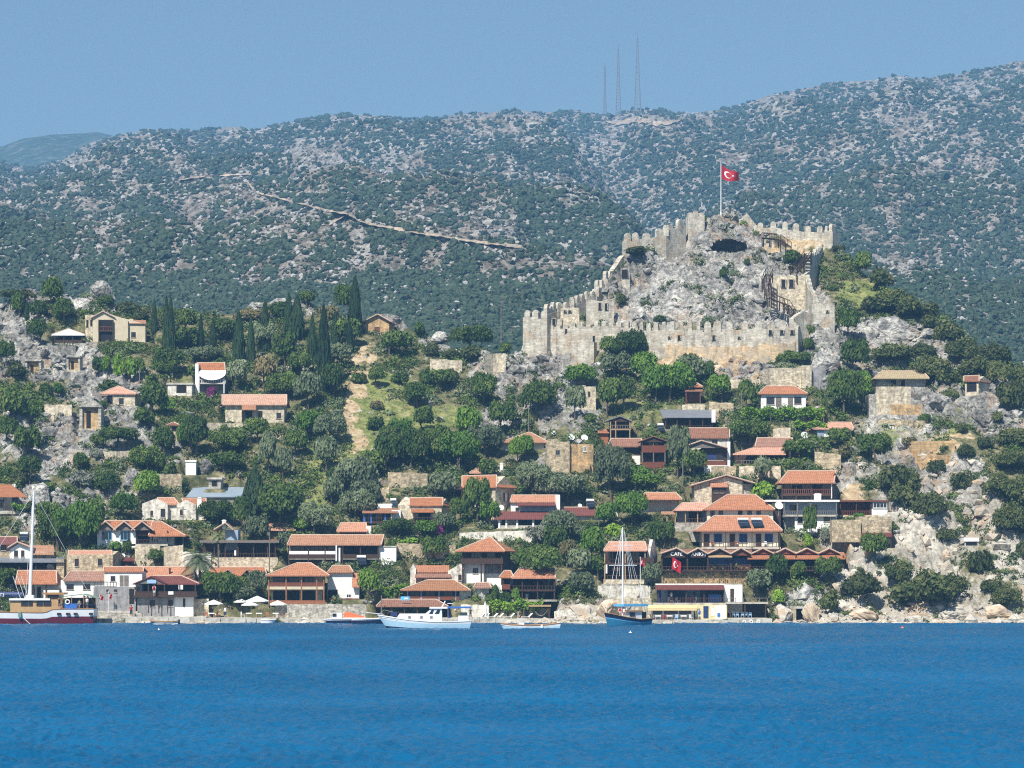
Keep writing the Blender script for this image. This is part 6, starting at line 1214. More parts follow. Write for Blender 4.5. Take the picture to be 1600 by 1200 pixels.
# ================================================================ quay furniture
GY = rayY(1156.5, 858)
def at(px, py, Y=None): return P(px, py, Y or rayY(px, py))
def quay(label, x0, x1, yt, yb, Y, dep, mat='concrete', name='quay'):
    a = P(x0, yb, Y); b_ = P(x1, yt, Y); rng = random.Random(int(x0)); mb = MB(); n = max(2, int((x1 - x0) / 8)); w_ = (b_.x - a.x) / n
    for i in range(n):
        dz = rng.uniform(-.05, .03); dy = rng.uniform(-.22, .1); mb.box(i * w_, (i + 1) * w_ + .004, dy, dep, -1.2, b_.z + dz)
    o = mb.build(name, mat); o.location = (a.x, Y, 0); add_pad((a.x, Y), 0, 0, b_.x - a.x, .5, dep + 1.5, b_.z - .12); tag(o, label, 'quay', 'quays and landing platforms', kind='thing'); return o
quay('pale stone quay in front of the gabled quay restaurant', 196, 322, 964, 974, 399.5, 8); quay('quay platform under the white parasols', 320, 432, 965.5, 974, 399, 7); quay('rough stone landing in front of the hotel wall', 432, 590, 967, 974, 400.5, 6)
quay('concrete landing behind the white and blue motor boat', 592, 724, 967, 974, 400, 6); quay('platform with sun loungers', 724, 866, 967, 974, 400, 6, 'concrete'); quay('landing stage of the yellow awning bar', 1010, 1138, 968.5, 974.5, 400, 6); quay('concrete edge hung with old tyres', 1138, 1206, 966.5, 974.5, 400, 6)
quay('small quay at the stern of the maroon hulled boat', 140, 197, 966, 974, 401, 5, 'stone_grey')
for i, x in enumerate((1163, 1174, 1185)):
    ring = []; c0 = P(x, 971.5, 399.6)
    for k in range(14):
        a = k * 2 * math.pi / 14
        for j in range(6):
            b_ = j * math.pi / 3; R_ = .21 + .1 * math.cos(b_); ring.append((R_ * math.cos(a), .1 * math.sin(b_), R_ * math.sin(a)))
    o = MB().add(ring, [(k * 6 + j, ((k + 1) % 14) * 6 + j, ((k + 1) % 14) * 6 + (j + 1) % 6, k * 6 + (j + 1) % 6) for k in range(14) for j in range(6)]).build('tyre', 'white_paint'); o.location = c0
    tag(o, ('leftmost', 'middle', 'rightmost')[i] + ' of three white painted tyres hanging on the concrete edge', 'tyre', 'tyre fenders')
def parasol(px, pyt, pyb, wpx, Y, label, closed=False):
    O = P(px, pyb, Y); root = empty('parasol', O, 0, label, 'parasol', 'white parasols on the quay'); H = (pyb - pyt) * Y / F; R_ = wpx * Y / F / 2
    MB().lathe([(.3, 0), (.3, .08), (.035, .1), (.03, H - .05)], n=8).build('pole', 'wood_pale', root)
    if closed: MB().lathe([(.32, H - 2.4), (.28, H - 1.6), (.16, H - .5), (.03, H + .1)], n=8).build('canopy', 'cloth_white', root)
    else: MB().lathe([(R_, H - R_ * .42 - .15), (R_, H - R_ * .42), (R_ * .5, H - R_ * .2), (.03, H)], n=8).build('canopy', 'cloth_white', root)
for a in ((334, 937, 966, 30, 405, 'leftmost white parasol on the quay, by the gabled restaurant'), (377, 935, 962, 24, 408, 'small square white parasol behind the two large ones'), (402, 931, 965, 38, 404, 'largest and highest white parasol on the quay'), (392, 938.5, 966, 30, 403, 'white parasol partly in front of the largest one'), (434, 938, 966, 30, 405, 'rightmost open white parasol beside the hotel rail')): parasol(*a)
parasol(758, 940, 966, 10, 403, 'closed white parasol beside the sun loungers', True)
def lounger(px, py, Y, label, rz=.4):
    root = empty('sun_lounger', P(px, py, Y), rz, label, 'sun lounger', 'sun loungers on the shore')
    MB().box(-.95, .45, -.32, .32, .28, .36).build('bed', 'cloth_white', root); MB().add([(.45, -.32, .3), (.45, .32, .3), (1.05, .32, .85), (1.05, -.32, .85), (.45, -.32, .36), (.45, .32, .36), (1.0, .32, .9), (1.0, -.32, .9)], [(3, 2, 1, 0), (4, 5, 6, 7), (0, 1, 5, 4), (1, 2, 6, 5), (2, 3, 7, 6), (3, 0, 4, 7)]).build('backrest', 'cloth_white', root)
    for x in (-.85, .4):
        for y in (-.28, .28): MB().box(x - .03, x + .03, y - .03, y + .03, 0, .28).build('leg', 'white_paint', root)
for i, x in enumerate((747, 755, 768, 777, 794, 822)): lounger(x, 967, 402.5 + (i % 2) * .6, ('leftmost', 'second', 'third', 'fourth', 'fifth', 'rightmost')[i] + ' white sun lounger in the row along the shore')
def chair(px, py, Y, mat, label, group, rz=0):
    root = empty('chair', P(px, py, Y), rz, label, 'chair', group)
    MB().box(-.24, .24, -.24, .24, .40, .45).build('seat', mat, root); MB().box(-.24, .24, .2, .25, .45, .92).build('backrest', mat, root)
    for x in (-.21, .21):
        for y in (-.21, .21): MB().box(x - .025, x + .025, y - .025, y + .025, 0, .40).build('leg', mat, root)
for i, x in enumerate((1146, 1152, 1160, 1166, 1172)): chair(x, 965.5, 406, 'plastic_blue', ('leftmost', 'second', 'middle', 'fourth', 'rightmost')[i] + ' pale blue chair in the row under the terrace deck', 'pale blue chairs', math.pi)
for i, x in enumerate((1046, 1052, 1059, 1080, 1086)): chair(x, 942, 408.6, 'white_paint' if i != 3 else 'red', ('leftmost', 'second', 'third', 'red', 'rightmost')[i] + ' cafe chair in the dark blue restaurant', 'cafe chairs', i)
for i, x in enumerate((1113, 1150, 1196)): chair(x, 854.3, GY + .7, 'wood_orange' if i < 2 else 'white_paint', ('left brown', 'middle brown', 'white') + () if False else ('brown chair below the left bedroom window of the guesthouse', 'brown chair below the middle bedroom window of the guesthouse', 'white chair below the right bedroom window of the guesthouse')[i], 'guesthouse balcony chairs')
def table(px, py, Y, label):
    root = empty('cafe_table', P(px, py, Y), 0, label, 'table', 'cafe tables')
    MB().box(-.45, .45, -.4, .4, .70, .75).box(-.47, .47, -.42, .42, .58, .705).build('table_top', 'cloth_white', root)
    for x in (-.38, .38):
        for y in (-.33, .33): MB().box(x - .03, x + .03, y - .03, y + .03, 0, .60).build('leg', 'wood_pale', root)
for i, (x, y, Y, lab) in enumerate(((331, 965, 403, 'under the leftmost parasol'), (389, 965, 402, 'left of the two under the overlapping parasols'), (405, 965, 402.6, 'right of the two under the overlapping parasols'), (431, 965, 403, 'under the rightmost parasol'), (1028, 969, 402.5, 'left of the three outside the yellow awning bar'), (1046, 969, 402.5, 'middle of the three outside the yellow awning bar'), (1068, 969, 402.5, 'right of the three outside the yellow awning bar'))): table(x, y, Y, 'small white clothed table ' + lab)
for i, (x, y, Y, m_, lab) in enumerate(((322, 965, 403, 'wood_orange', 'brown wooden chair left of the leftmost parasol table'), (341, 965, 403, 'wood_orange', 'brown wooden chair right of the leftmost parasol table'), (379, 965, 402, 'white_paint', 'white chair left of the overlapping parasols'), (418, 965, 402.4, 'wood_orange', 'brown wooden chair between the two large parasols'), (442, 965, 403, 'wood_orange', 'brown wooden chair at the right end of the parasol quay'), (1037, 969, 402.4, 'red', 'red chair outside the yellow awning bar'), (1057, 969, 402.4, 'plastic_blue', 'pale blue chair outside the yellow awning bar'), (1080, 969, 402.4, 'white_paint', 'white chair at the right outside the yellow awning bar'))): chair(x, y, Y, m_, lab, 'quay chairs', i)
def dish(px, py, rpx, label, Y=None, face=.25, pole=1.0):
    Y = Y or rayY(px, py + 6); root = empty('satellite_dish', P(px, py, Y), face, label, 'satellite dish', 'satellite dishes'); r = rpx * Y / F
    n = 14; vs = [(0, .18 * r, 0)]
    for j, k in ((.5, .5), (1, 1)): vs += [(r * k * math.cos(a), .18 * r - .3 * r * k * k, r * k * math.sin(a)) for a in [2 * math.pi * i / n for i in range(n)]]
    fs = [(0, 1 + i, 1 + (i + 1) % n) for i in range(n)] + [(1 + i, 1 + n + i, 1 + n + (i + 1) % n, 1 + (i + 1) % n) for i in range(n)]
    o = MB().add(vs, fs).build('reflector', 'white_paint', root); o.rotation_euler = (rad(-28), 0, 0)
    MB().tube([(0, .1, -r * .9), (0, -r * .9, 0)], .03, 4).build('feed_arm', 'metal', root); MB().tube([(0, .15 * r, -r * .5), (0, .15 * r, -r - pole)], .05, 5).build('pole', 'metal', root)
for a in ((72, 866, 4.2, 'left of the twin white satellite dishes on the grey canopy'), (80, 866.5, 4.2, 'right of the twin white satellite dishes on the grey canopy'), (78, 886, 5.2, 'white satellite dish under the edge of the grey canopy'), (22, 760, 4.6, 'white satellite dish beside the roof of the left edge house'), (192, 868, 3.6, 'white dish behind the two windowed stone house'),
          (635, 781, 4.8, 'white satellite dish above the blue posted house'), (1217, 790, 6.8, 'large white satellite dish right of the upper guesthouse roof', GY + 2.5), (865, 676, 3.6, 'small white dish left above the ochre ruin'), (892, 683, 6, 'wide white dish standing on the ochre ruin, left of pair'), (913, 684, 5.6, 'wide white dish on the ochre ruin, right of pair'),
          (783, 793, 4.6, 'white dish between the gable stone house and the two roofed house'), (1257, 680, 6, 'white dish under the lower vine arbour'), (388, 629, 4.2, 'white dish on the tile roof of the long farmhouse'), (906, 790, 3.4, 'small white dish on the low maroon roof')): dish(*a)
def heater(px, py, wpx, label, Y=None):
    Y = Y or rayY(px, py + 6); root = empty('solar_heater', P(px, py, Y), .15, label, 'solar heater', 'solar water heaters'); w_ = wpx * Y / F
    MB().slab([((-w_ / 2, -1.2, .1), (w_ / 2, -1.2, .1), (w_ / 2, .5, 1.0), (-w_ / 2, .5, 1.0))], .08).build('panel', 'glass_dark', root)
    MB().tube([(-w_ / 2, .6, 1.25), (w_ / 2, .6, 1.25)], .26, 10).build('tank', 'white_paint', root)
    for x in (-w_ / 2 + .1, w_ / 2 - .1): MB().tube([(x, .6, -.9), (x, .6, 1.1)], .04, 4).build('leg', 'metal', root)
heater(615, 792, 9, 'tall solar water heater with round tank above the blue posted house'); heater(923, 793, 12, 'solar water heater with white tank on the low maroon roof'); heater(1162, 823, 17, 'left of the two black solar panels on the lower guesthouse roof', GY + 1.6); heater(1183, 823, 17, 'right of the two black solar panels on the lower guesthouse roof', GY + 1.6); heater(565, 882, 14, 'solar heater right of the long brown building'); heater(37, 845, 12, 'solar heater tank above the white gabled cottage')
heater(1033, 674, 9, 'small solar heater between the chalet and the mottled roof')
def pole(px, pyb, pyt, label, cross=True, mat='wood_grey', Y=None, r=.11):
    Y = Y or rayY(px, pyb); H = (pyb - pyt) * Y / F; root = empty('utility_pole', P(px, pyb, Y), 0, label, 'utility pole', 'utility poles')
    MB().tube([(0, 0, -.8), (0, 0, H)], r, 7, r * .7).build('pole', mat, root)
    if cross: MB().box(-.5, .5, -.06, .06, H - .5, H - .38).build('crossarm', mat, root)
    return root
for a in ((558, 765, 718, 'grey utility pole among the olives left of the ochre masonry ruin'), (718, 742, 714, 'short utility pole right of the big tree group'), (608, 556, 520, 'pale pole under the hilltop gabled house, left of pair', False), (619, 556, 520, 'pale pole under the hilltop gabled house, right of pair', False), (518, 622, 572, 'leaning pole right of the largest cypress'), (534, 624, 592, 'short white pole beside the dirt path', False), (783, 530, 468, 'thin lattice pole left of the castle tower'),
          (1159, 655, 612, 'dark pole left of the white cottage'), (826, 672, 638, 'dark pole below the left castle rocks', False), (1067, 758, 718, 'grey pole between the brown balcony house and vine gable house', False), (1138, 712, 655, 'dark pole right of the long mottled tile roof'), (341, 888, 850, 'pale blue grey pole behind the palm', False), (421, 888, 832, 'pole standing before the flat roofed terrace restaurant', False), (218, 604, 574, 'grey pole right of the pyramid roofed house', False), (1273, 736, 702, 'grey post at the square ochre retaining wall', False), (596, 966, 930, 'thin post left of the brown tiled canopy', False), (286, 860, 792, 'thin crooked pole in front of the white two gabled house')): pole(*a)
def cable(p0, p1, sag, label):
    a, b_ = Vector(p0), Vector(p1); O = (a + b_) / 2; pts = [a.lerp(b_, i / 14) - Vector((0, 0, sag * math.sin(math.pi * i / 14))) - O for i in range(15)]
    o = MB().tube(pts, .045, 4).build('overhead_cable', 'rubber'); o.location = O; tag(o, label, 'cable', 'overhead cables')
cable(P(718, 716, rayY(718, 742)), P(782, 708, rayY(782, 720)), 1.2, 'slack cable running right from the short utility pole'); cable(P(558, 720, rayY(558, 765)), P(500, 745, rayY(500, 760)), 1.5, 'cable drooping left from the pole among the olives'); cable(P(1159, 615, rayY(1159, 655)), P(1186, 620, rayY(1186, 640)), .5, 'cable from the dark pole to the white cottage')
flagpole(1000.5, 945, 872, 408, 1.15, .95, 'white pole with small red flag in front of the open veranda lodge', r=.06, hang=True)
flagpole(170, 960, 925, 404, .8, .8, 'small red flag hanging on a short staff by the shore at left', r=.05, hang=True)
# bougainvillea etc. are in the plant list
# ================================================================ people
def person(px, py, Y, label, shirt='white', trousers='navy', sit=False, rz=0, arm=0.3):
    root = empty('person', P(px, py, Y), rz, label, 'person', 'people on the boats and terraces')
    hip = .46 if sit else .92; k = 1
    J = {}; V = []; E = []; Rr = []
    def v(p, r): V.append(p); Rr.append(r); return len(V) - 1
    pel = v((0, 0, hip), .13); sp_ = v((0, .01, hip + .25), .125); ch = v((0, 0, hip + .44), .15); nk = v((0, -.01, hip + .58), .06); hd = v((0, -.03, hip + .70), .095); tp = v((0, -.02, hip + .80), .085)
    E += [(pel, sp_), (sp_, ch), (ch, nk), (nk, hd), (hd, tp)]
    for s in (-1, 1):
        sh = v((.17 * s, 0, hip + .50), .06); el = v(((.22 + arm * .2) * s, -.08, hip + .24), .045); wr = v(((.2 + arm * .1) * s, -.28 if arm else -.1, hip + .08 + arm * .2), .03); E += [(ch, sh), (sh, el), (el, wr)]
        pm = v((V[wr][0], V[wr][1] - .06, V[wr][2] - .04), .026); E.append((wr, pm))
        for q in range(5):
            f = v((V[pm][0] + (q - 2) * .018, V[pm][1] - (.07 if q else .04), V[pm][2] - .03 + .01 * (q == 0)), .008); E.append((pm, f))
        th_ = v((.10 * s, 0, hip - .03), .085)
        if sit: kn = v((.12 * s, -.42, hip), .062); an = v((.12 * s, -.44, .07), .042)
        else: kn = v((.11 * s, -.02, .48), .062); an = v((.11 * s + .02 * s, .02, .08), .042)
        ft = v((V[an][0], V[an][1] - .17, .04), .035); E += [(pel, th_), (th_, kn), (kn, an), (an, ft)]
    me = bpy.data.meshes.new('body'); me.from_pydata(V, E, []); o = link('body', me, root, 'skin')
    m = o.modifiers.new('skin', 'SKIN'); 
    for i, sv in enumerate(me.skin_vertices[0].data): sv.radius = (Rr[i], Rr[i]); sv.use_root = (i == 0)
    o.modifiers.new('sub', 'SUBSURF').levels = 1; o.modifiers[-1].render_levels = 1
    MB().lathe([(.19, hip - .02), (.165, hip + .2), (.20, hip + .42), (.19, hip + .50), (.09, hip + .56)], n=12).build('shirt', shirt, root, True)
    mb = MB()
    for s in (-1, 1):
        mb.tube([(.17 * s, 0, hip + .50), ((.21 + arm * .12) * s, -.05, hip + .34)], .08, 8, .065)
        mb.tube([(.10 * s, 0, hip + .04), (V[kn][0] * (1 if s == 1 else -1), V[kn][1], V[kn][2] + (.02 if sit else -.1))], .105, 8, .085)
    mb.build('shorts', trousers, root, True)
    MB().lathe([(.06, hip + .66), (.108, hip + .70), (.112, hip + .77), (.08, hip + .845), (.01, hip + .86)], c=(0, .005, 0), n=10).build('hair', 'hair', root, True)
    return root
person(205, 963, 402.5, 'person in red at the foot of the grey basement wall by the quay', 'red', 'navy'); person(352, 965, 401.5, 'person in white walking on the parasol quay', 'cloth_white', 'blue_dark'); person(1093, 968.5, 402, 'person in blue before the yellow wall of the quay bar', 'blue_paint', 'cloth_white'); person(735, 967, 402, 'person in dark clothes near the closed parasol', 'navy', 'wood_grey')
person(93, 951, 388, 'bare legged person in dark top standing by the wheelhouse of the maroon hulled boat', 'hair', 'wood_grey'); person(124, 950, 388.5, 'person in green seated under the boat awning', 'cloth_green', 'blue_dark', True); person(136, 951, 388.5, 'person in white standing near the stern of the maroon hulled boat', 'cloth_white', 'wood_grey')
person(969, 962, 364.3, 'person in red crouching by the mast of the blue sailboat', 'red', 'cloth_white', True); person(975, 963, 364.5, 'person in pale shirt sitting beside the mast of the blue sailboat', 'cloth_white', 'wood_red', True); person(241, 931, 404.2, 'person in red top at the balcony rail of the gabled quay restaurant', 'red', 'cloth_white'); person(1049, 941, 408, 'person standing among the tables of the dark blue restaurant', 'cloth_white', 'navy'); person(823, 938, 411, 'person in pale blue sitting in the shaded terrace bar', 'plastic_blue', 'cloth_white', True)
# ================================================================ assembly of the ground
apply_pads()
# ================================================================ scrub on the mountain, road, masts
def ico(sub=1):
    import bmesh
    bm = bmesh.new(); bmesh.ops.create_icosphere(bm, subdivisions=sub, radius=1); V = np.array([v.co[:] for v in bm.verts]); Fc = np.array([[v.index for v in f.verts] for f in bm.faces]); bm.free(); return V, Fc
def scatter_blobs(name, P3, SZ, mat, seed, sub=1, kind='stuff', flat=.8, smooth=False):
    rs = np.random.RandomState(seed); V0, F0 = ico(sub); nv = len(V0); VV = []; FF = []
    protos = [V0 * (1 + rs.uniform(-.38, .30, (nv, 1))) * np.array([1, 1, flat]) for _ in range(12)]
    n = len(P3); pid = rs.randint(0, 12, n); ang = rs.uniform(0, 6.28, n)
    out = np.empty((n, nv, 3), np.float32)
    pr = np.stack(protos)[pid]; c, s = np.cos(ang)[:, None], np.sin(ang)[:, None]
    asp = rs.uniform(.8, 1.25, n)[:, None]
    out[..., 0] = (pr[..., 0] * c - pr[..., 1] * s) * SZ[:, None] * asp + P3[:, 0:1]
    out[..., 1] = (pr[..., 0] * s + pr[..., 1] * c) * SZ[:, None] + P3[:, 1:2]
    out[..., 2] = pr[..., 2] * SZ[:, None] / asp + P3[:, 2:3]
    Fc = (F0[None] + (np.arange(n) * nv)[:, None, None]).reshape(-1, 3)
    me = np_mesh(name, out.reshape(-1, 3), Fc, smooth)
    return tag(link(name, me, None, mat), kind=kind)
leafmat('scrub_far', (0.026, 0.050, 0.032), (0.046, 0.074, 0.044), (0.10, 0.125, 0.068))
leafmat('leaf_grey_scrub', (0.050, 0.066, 0.040), (0.075, 0.090, 0.052), (0.12, 0.125, 0.085))
ROADS = [[(280,283),(300,279),(330,276),(365,274),(392,273)], [(386,284),(392,294),(400,302),(425,308),(450,315),(480,322),(500,328),(520,333),(545,337),(560,348),(590,355),(632,362)],
         [(545,337),(530,345),(515,352)], [(640,364),(665,368),(690,371),(715,376),(740,380),(775,384),(815,388)]]
def road_pts(poly, step=3):
    out = []
    for (a, b_), (c, d) in zip(poly, poly[1:]):
        n = max(1, int(math.hypot(c - a, d - b_) / step))
        out += [(a + (c - a) * i / n, b_ + (d - b_) * i / n) for i in range(n)]
    return out + [poly[-1]]
RP = np.array([p for r in ROADS for p in road_pts(r)])
def build_mountain_cover():
    rs = np.random.RandomState(5); pts = []; sz = []
    n = 78000
    px = rs.uniform(-330, 1950, n); u = rs.uniform(0, 1, n); r = np.interp(px, MRx, MRy)
    py = r - 16 + (616 - r) * u
    clus = fbm(px * 1.0, py * 1.6, 90, 4, 101) ; clus2 = fbm(px, py, 22, 3, 103)
    dens = 0.67 + clus * 1.25 + clus2 * .75 + np.clip((py - 425) / 60, -.05, .4)
    dens -= .38 * np.exp(-(((px - 480) / 330) ** 2 + ((py - 340) / 75) ** 2)) + .35 * np.exp(-(((px - 600) / 330) ** 2 + ((py - 430) / 28) ** 2)) + .25 * np.exp(-(((px - 1500) / 160) ** 2 + ((py - 210) / 60) ** 2))
    dens -= .9 * np.exp(-(((px - 1000) / 42) ** 2 + ((py - 192) / 7) ** 2))
    keep = rs.uniform(0, 1, n) < dens
    for a, b_ in zip(px[keep], py[keep]):
        Y = mount_Y(a, b_)
        if Y is None or Y > 2750: continue
        if len(RP) and np.min((RP[:, 0] - a) ** 2 + ((RP[:, 1] - b_ + 1) * 1.5) ** 2) < 22: continue
        pts.append(((a - CXP) * Y / F, Y, 0, a)); sz.append((1.2 + (Y - 650) / 2000 * 1.6) * (1 + .30 * rs.randn()) * (1.35 if rs.rand() < .1 else 1))
    A = np.array(pts); A[:, 2] = [mount_zat(p[3], p[1]) + .4 for p in pts]
    # irregular sub-clumps and low cushions on the bare ground
    n2 = 26000; q1 = rs.uniform(-330, 1950, n2); r2 = np.interp(q1, MRx, MRy); q2 = r2 - 12 + (600 - r2) * rs.uniform(0, 1, n2); low = []
    for a, b_ in zip(q1, q2):
        Y = mount_Y(a, b_)
        if Y is None or Y > 2750 or np.min((RP[:, 0] - a) ** 2 + ((RP[:, 1] - b_) * 1.5) ** 2) < 14: continue
        low.append(((a - CXP) * Y / F, Y, mount_zat(a, Y) + .2, (.55 + (Y - 650) / 2000 * .75) * rs.uniform(.6, 1.4)))
    low = np.array(low); scatter_blobs('mountain_cushion_scrub', low[:, :3], low[:, 3], 'leaf_grey_scrub', 16)
    S_ = np.clip(np.array(sz), .7, 9) * .78
    B = A.copy(); B[:, 0] += rs.uniform(-1, 1, len(A)) * S_ * 1.1; B[:, 2] += rs.uniform(-.3, .5, len(A)) * S_
    sel = rs.rand(len(A)) < .6
    scatter_blobs('mountain_scrub', np.concatenate([A[:, :3], B[sel][:, :3]]), np.concatenate([S_, S_[sel] * .62]), 'scrub_far', 6)
    # pale boulders among the scrub
    n = 24000; px = rs.uniform(-330, 1950, n); r = np.interp(px, MRx, MRy); py = r - 12 + (612 - r) * rs.uniform(0, 1, n)
    cl = fbm(px, py * 1.4, 40, 4, 109); k = rs.rand(n) < .22 + cl * 1.5 + .25 * np.exp(-(((px - np.interp(py, [170, 370], [770, 1010])) / 70) ** 2)) * (py < 400) + .25 * np.exp(-(((px - 480) / 330) ** 2 + ((py - 350) / 90) ** 2))
    P3 = []
    for a, b_ in zip(px[k], py[k]):
        Y = mount_Y(a, b_)
        if Y: P3.append(((a - CXP) * Y / F, Y, mount_zat(a, Y) + .3))
    P3 = np.array(P3); scatter_blobs('mountain_boulders', P3, (.65 + (P3[:, 1] - 650) / 2000 * 1.15) * rs.uniform(.6, 1.5, len(P3)), 'pale_rock', 8, sub=1, flat=.8)
mk('pale_rock', (0.40, 0.385, 0.36), (0.26, 0.25, 0.235), 0.15)
mk('road_dirt', (0.50, 0.40, 0.29), (0.36, 0.29, 0.21), 0.09, c3=(0.24, 0.20, 0.14))
def build_roads():
    mb = MB()
    for r in ROADS:
        q = road_pts(r, 4); L = []
        for (a, b_) in q:
            Y = mount_Y(a, b_ + 1.2)
            if Y: L.append(Vector(((a - CXP) * Y / F, Y, mount_zat(a, Y))))
        for i in range(3):
            L = [L[0]] + [(L[k - 1] + L[k] * 2 + L[k + 1]) / 4 for k in range(1, len(L) - 1)] + [L[-1]]
        vs = []
        for k, p in enumerate(L):
            wd = (1.7 + 1.6 * math.exp(-((p.x / p.y * F + CXP - 548) / 30) ** 2) + .8 * math.sin(k * 1.7) + .6 * math.sin(k * .63)) * min(1, (len(L) - k) / 12 + .25)
            vs += [p + Vector((0, -wd * 1.3, .2)), p + Vector((0, wd * 1.1, 1.5))]
        mb.add(vs, [(2 * k, 2 * k + 2, 2 * k + 3, 2 * k + 1) for k in range(len(L) - 1)])
    # bare ground below the masts
    vs = []; n = 22
    Yc = mount_Y(1000, 195) or 2300
    for k in range(n + 1):
        a = 945 + 118 * k / n; t = math.sin(math.pi * k / n) ** .5
        for e in (-1, 1):
            b_ = 190 + 3.5 * (k / n) + e * 4.2 * t * (1 + .3 * math.sin(k * 2.1)) + 3 * math.sin(k * .5)
            Y = mount_Y(a, b_) or Yc
            vs.append(P(a, b_, Y) + Vector((0, -1, .8)))
    mb.add(vs, [(2 * k, 2 * k + 1, 2 * k + 3, 2 * k + 2) for k in range(n)])
    tag(mb.build('mountain_road', 'road_dirt'), kind='structure')
def mast(px, pyb, pyt, wpx, label, panels):
    Y = 2440; k = Y / F; root = empty('lattice_mast', P(px, pyb, Y), 0, label, 'radio mast', 'radio masts on the mountain ridge')
    H = (pyb - pyt) * k; w0 = wpx * k / 2; w1 = .35
    def cor(t, i): ww = w0 + (w1 - w0) * t ** .8; return Vector(((-1, 1, 1, -1)[i] * ww, (-1, -1, 1, 1)[i] * ww, -4 + (H + 4) * t))
    for i in range(4): MB().tube([cor(j / 8, i) for j in range(9)], .42, 4, .28).build('leg', 'lattice', root)
    mb = MB()
    for j in range(panels):
        t0, t1 = j / panels, (j + 1) / panels
        for i in range(4):
            mb.tube([cor(t1, i), cor(t1, (i + 1) % 4)], .15, 3)
            mb.tube([cor(t0, i), cor(t1, (i + 1) % 4)], .12, 3)
    mb.build('bracing', 'lattice', root)
    MB().tube([(0, 0, H - .5), (0, 0, H + 5)], .25, 4, .1).build('antenna', 'lattice', root)
def build_far_objects():
    mast(996, 172, 58, 11, 'tallest lattice radio mast, rightmost of three on the ridge', 22)
    mast(966, 174, 76, 8, 'middle of the three lattice radio masts on the ridge', 20)
    mast(945, 176, 104, 4.5, 'shortest and leftmost lattice radio mast on the ridge', 18)
def build_outer_ground():
    me = np_mesh('valley_floor', [(-4900, 468, 1), (4900, 468, 1), (4900, 5000, 1), (-4900, 5000, 1)], [(0, 1, 2, 3)])
    tag(link('valley_floor', me, None, 'mountain'), kind='structure')
def build_haze():
    m, nt, b = nodes('haze'); nt.nodes.remove(b)
    v = N(nt, 'VolumePrincipled'); v.inputs['Color'].default_value = (0.23, 0.55, 1.0, 1); v.inputs['Density'].default_value = 0.00025; v.inputs['Anisotropy'].default_value = 0.0
    nt.links.new(v.outputs[0], nt.nodes['Material Output'].inputs['Volume'])
    o = MB().box(-5000, 5000, -500, 5200, -11, 660).build('haze', 'haze'); tag(o, kind='stuff')
# ================================================================ plants
def leaf_cloud(seed, n, size, nb=9, spread=.62, rb=(.30, .50), flat=1.0, cone=False, low=.12):
    """crown of small leaf clumps inside x,y in [-1,1], z in [0,1]: quads scattered on overlapping lobes"""
    rs = np.random.RandomState(seed)
    if cone:
        t = rs.rand(n) ** .8; a = rs.uniform(0, 2 * np.pi, n); r = (1 - t) ** .55 * np.minimum(1, .45 + t * 6) * rs.uniform(.6, 1.08, n)
        C = np.stack([r * np.cos(a), r * np.sin(a), t], 1); D = np.stack([np.cos(a), np.sin(a), np.full(n, .35)], 1)
    else:
        a = rs.uniform(0, 2 * np.pi, nb); rr = spread * np.sqrt(rs.rand(nb)); rr[0] = 0
        R_ = rs.uniform(rb[0], rb[1], nb); zc = low + R_ * .9 + rs.rand(nb) * np.maximum(.05, 1 - 1.9 * R_ - low) * (1 - .5 * rr / max(spread, .01))
        zc = np.minimum(zc, 1 - R_ * .92)
        B = np.stack([rr * np.cos(a), rr * np.sin(a), zc], 1)
        pid = rs.choice(nb, n, p=R_ ** 2 / np.sum(R_ ** 2)); D = rs.randn(n, 3); D /= np.linalg.norm(D, axis=1)[:, None]; D[:, 2] = np.where(D[:, 2] < -.5, -D[:, 2], D[:, 2])
        rad_ = (R_[pid] * (rs.rand(n) ** .33) * rs.uniform(.86, 1.14, n))[:, None]
        C = B[pid] + D * rad_ * np.array([1, 1, .9])
        C[:, 2] = np.clip(C[:, 2], low * .5, 1.03)
    nrm = D + rs.randn(n, 3) * .55; nrm /= np.linalg.norm(nrm, axis=1)[:, None]
    t1 = np.cross(nrm, rs.randn(n, 3)); t1 /= np.linalg.norm(t1, axis=1)[:, None]; t2 = np.cross(nrm, t1)
    s = (size * rs.uniform(.6, 1.45, n))[:, None]; asp = rs.uniform(.5, .95, n)[:, None]
    Vv = np.stack([C - t1 * s, C - t2 * s * asp + nrm * s * .2, C + t1 * s, C + t2 * s * asp + nrm * s * .2], 1).reshape(-1, 3)
    return Vv, np.arange(4 * n).reshape(-1, 4)
def trunk_mesh(seed, lean=0.0):
    rs = random.Random(seed); mb = MB(); top = Vector((lean, 0, .42))
    mb.tube([(0, 0, -.12), (.02 + lean * .3, .01, .12), (lean * .7, -.01, .28), top], .075, 7, .045)
    for k in range(5):
        a = k * 1.257 + rs.uniform(-.3, .3); e = Vector((math.cos(a) * .5, math.sin(a) * .5, .72 + rs.uniform(-.1, .1)))
        mb.tube([top - Vector((0, 0, .08)), top.lerp(e, .5) + Vector((0, 0, .03)), e], .04, 5, .012)
    return mb
PROTO = {}
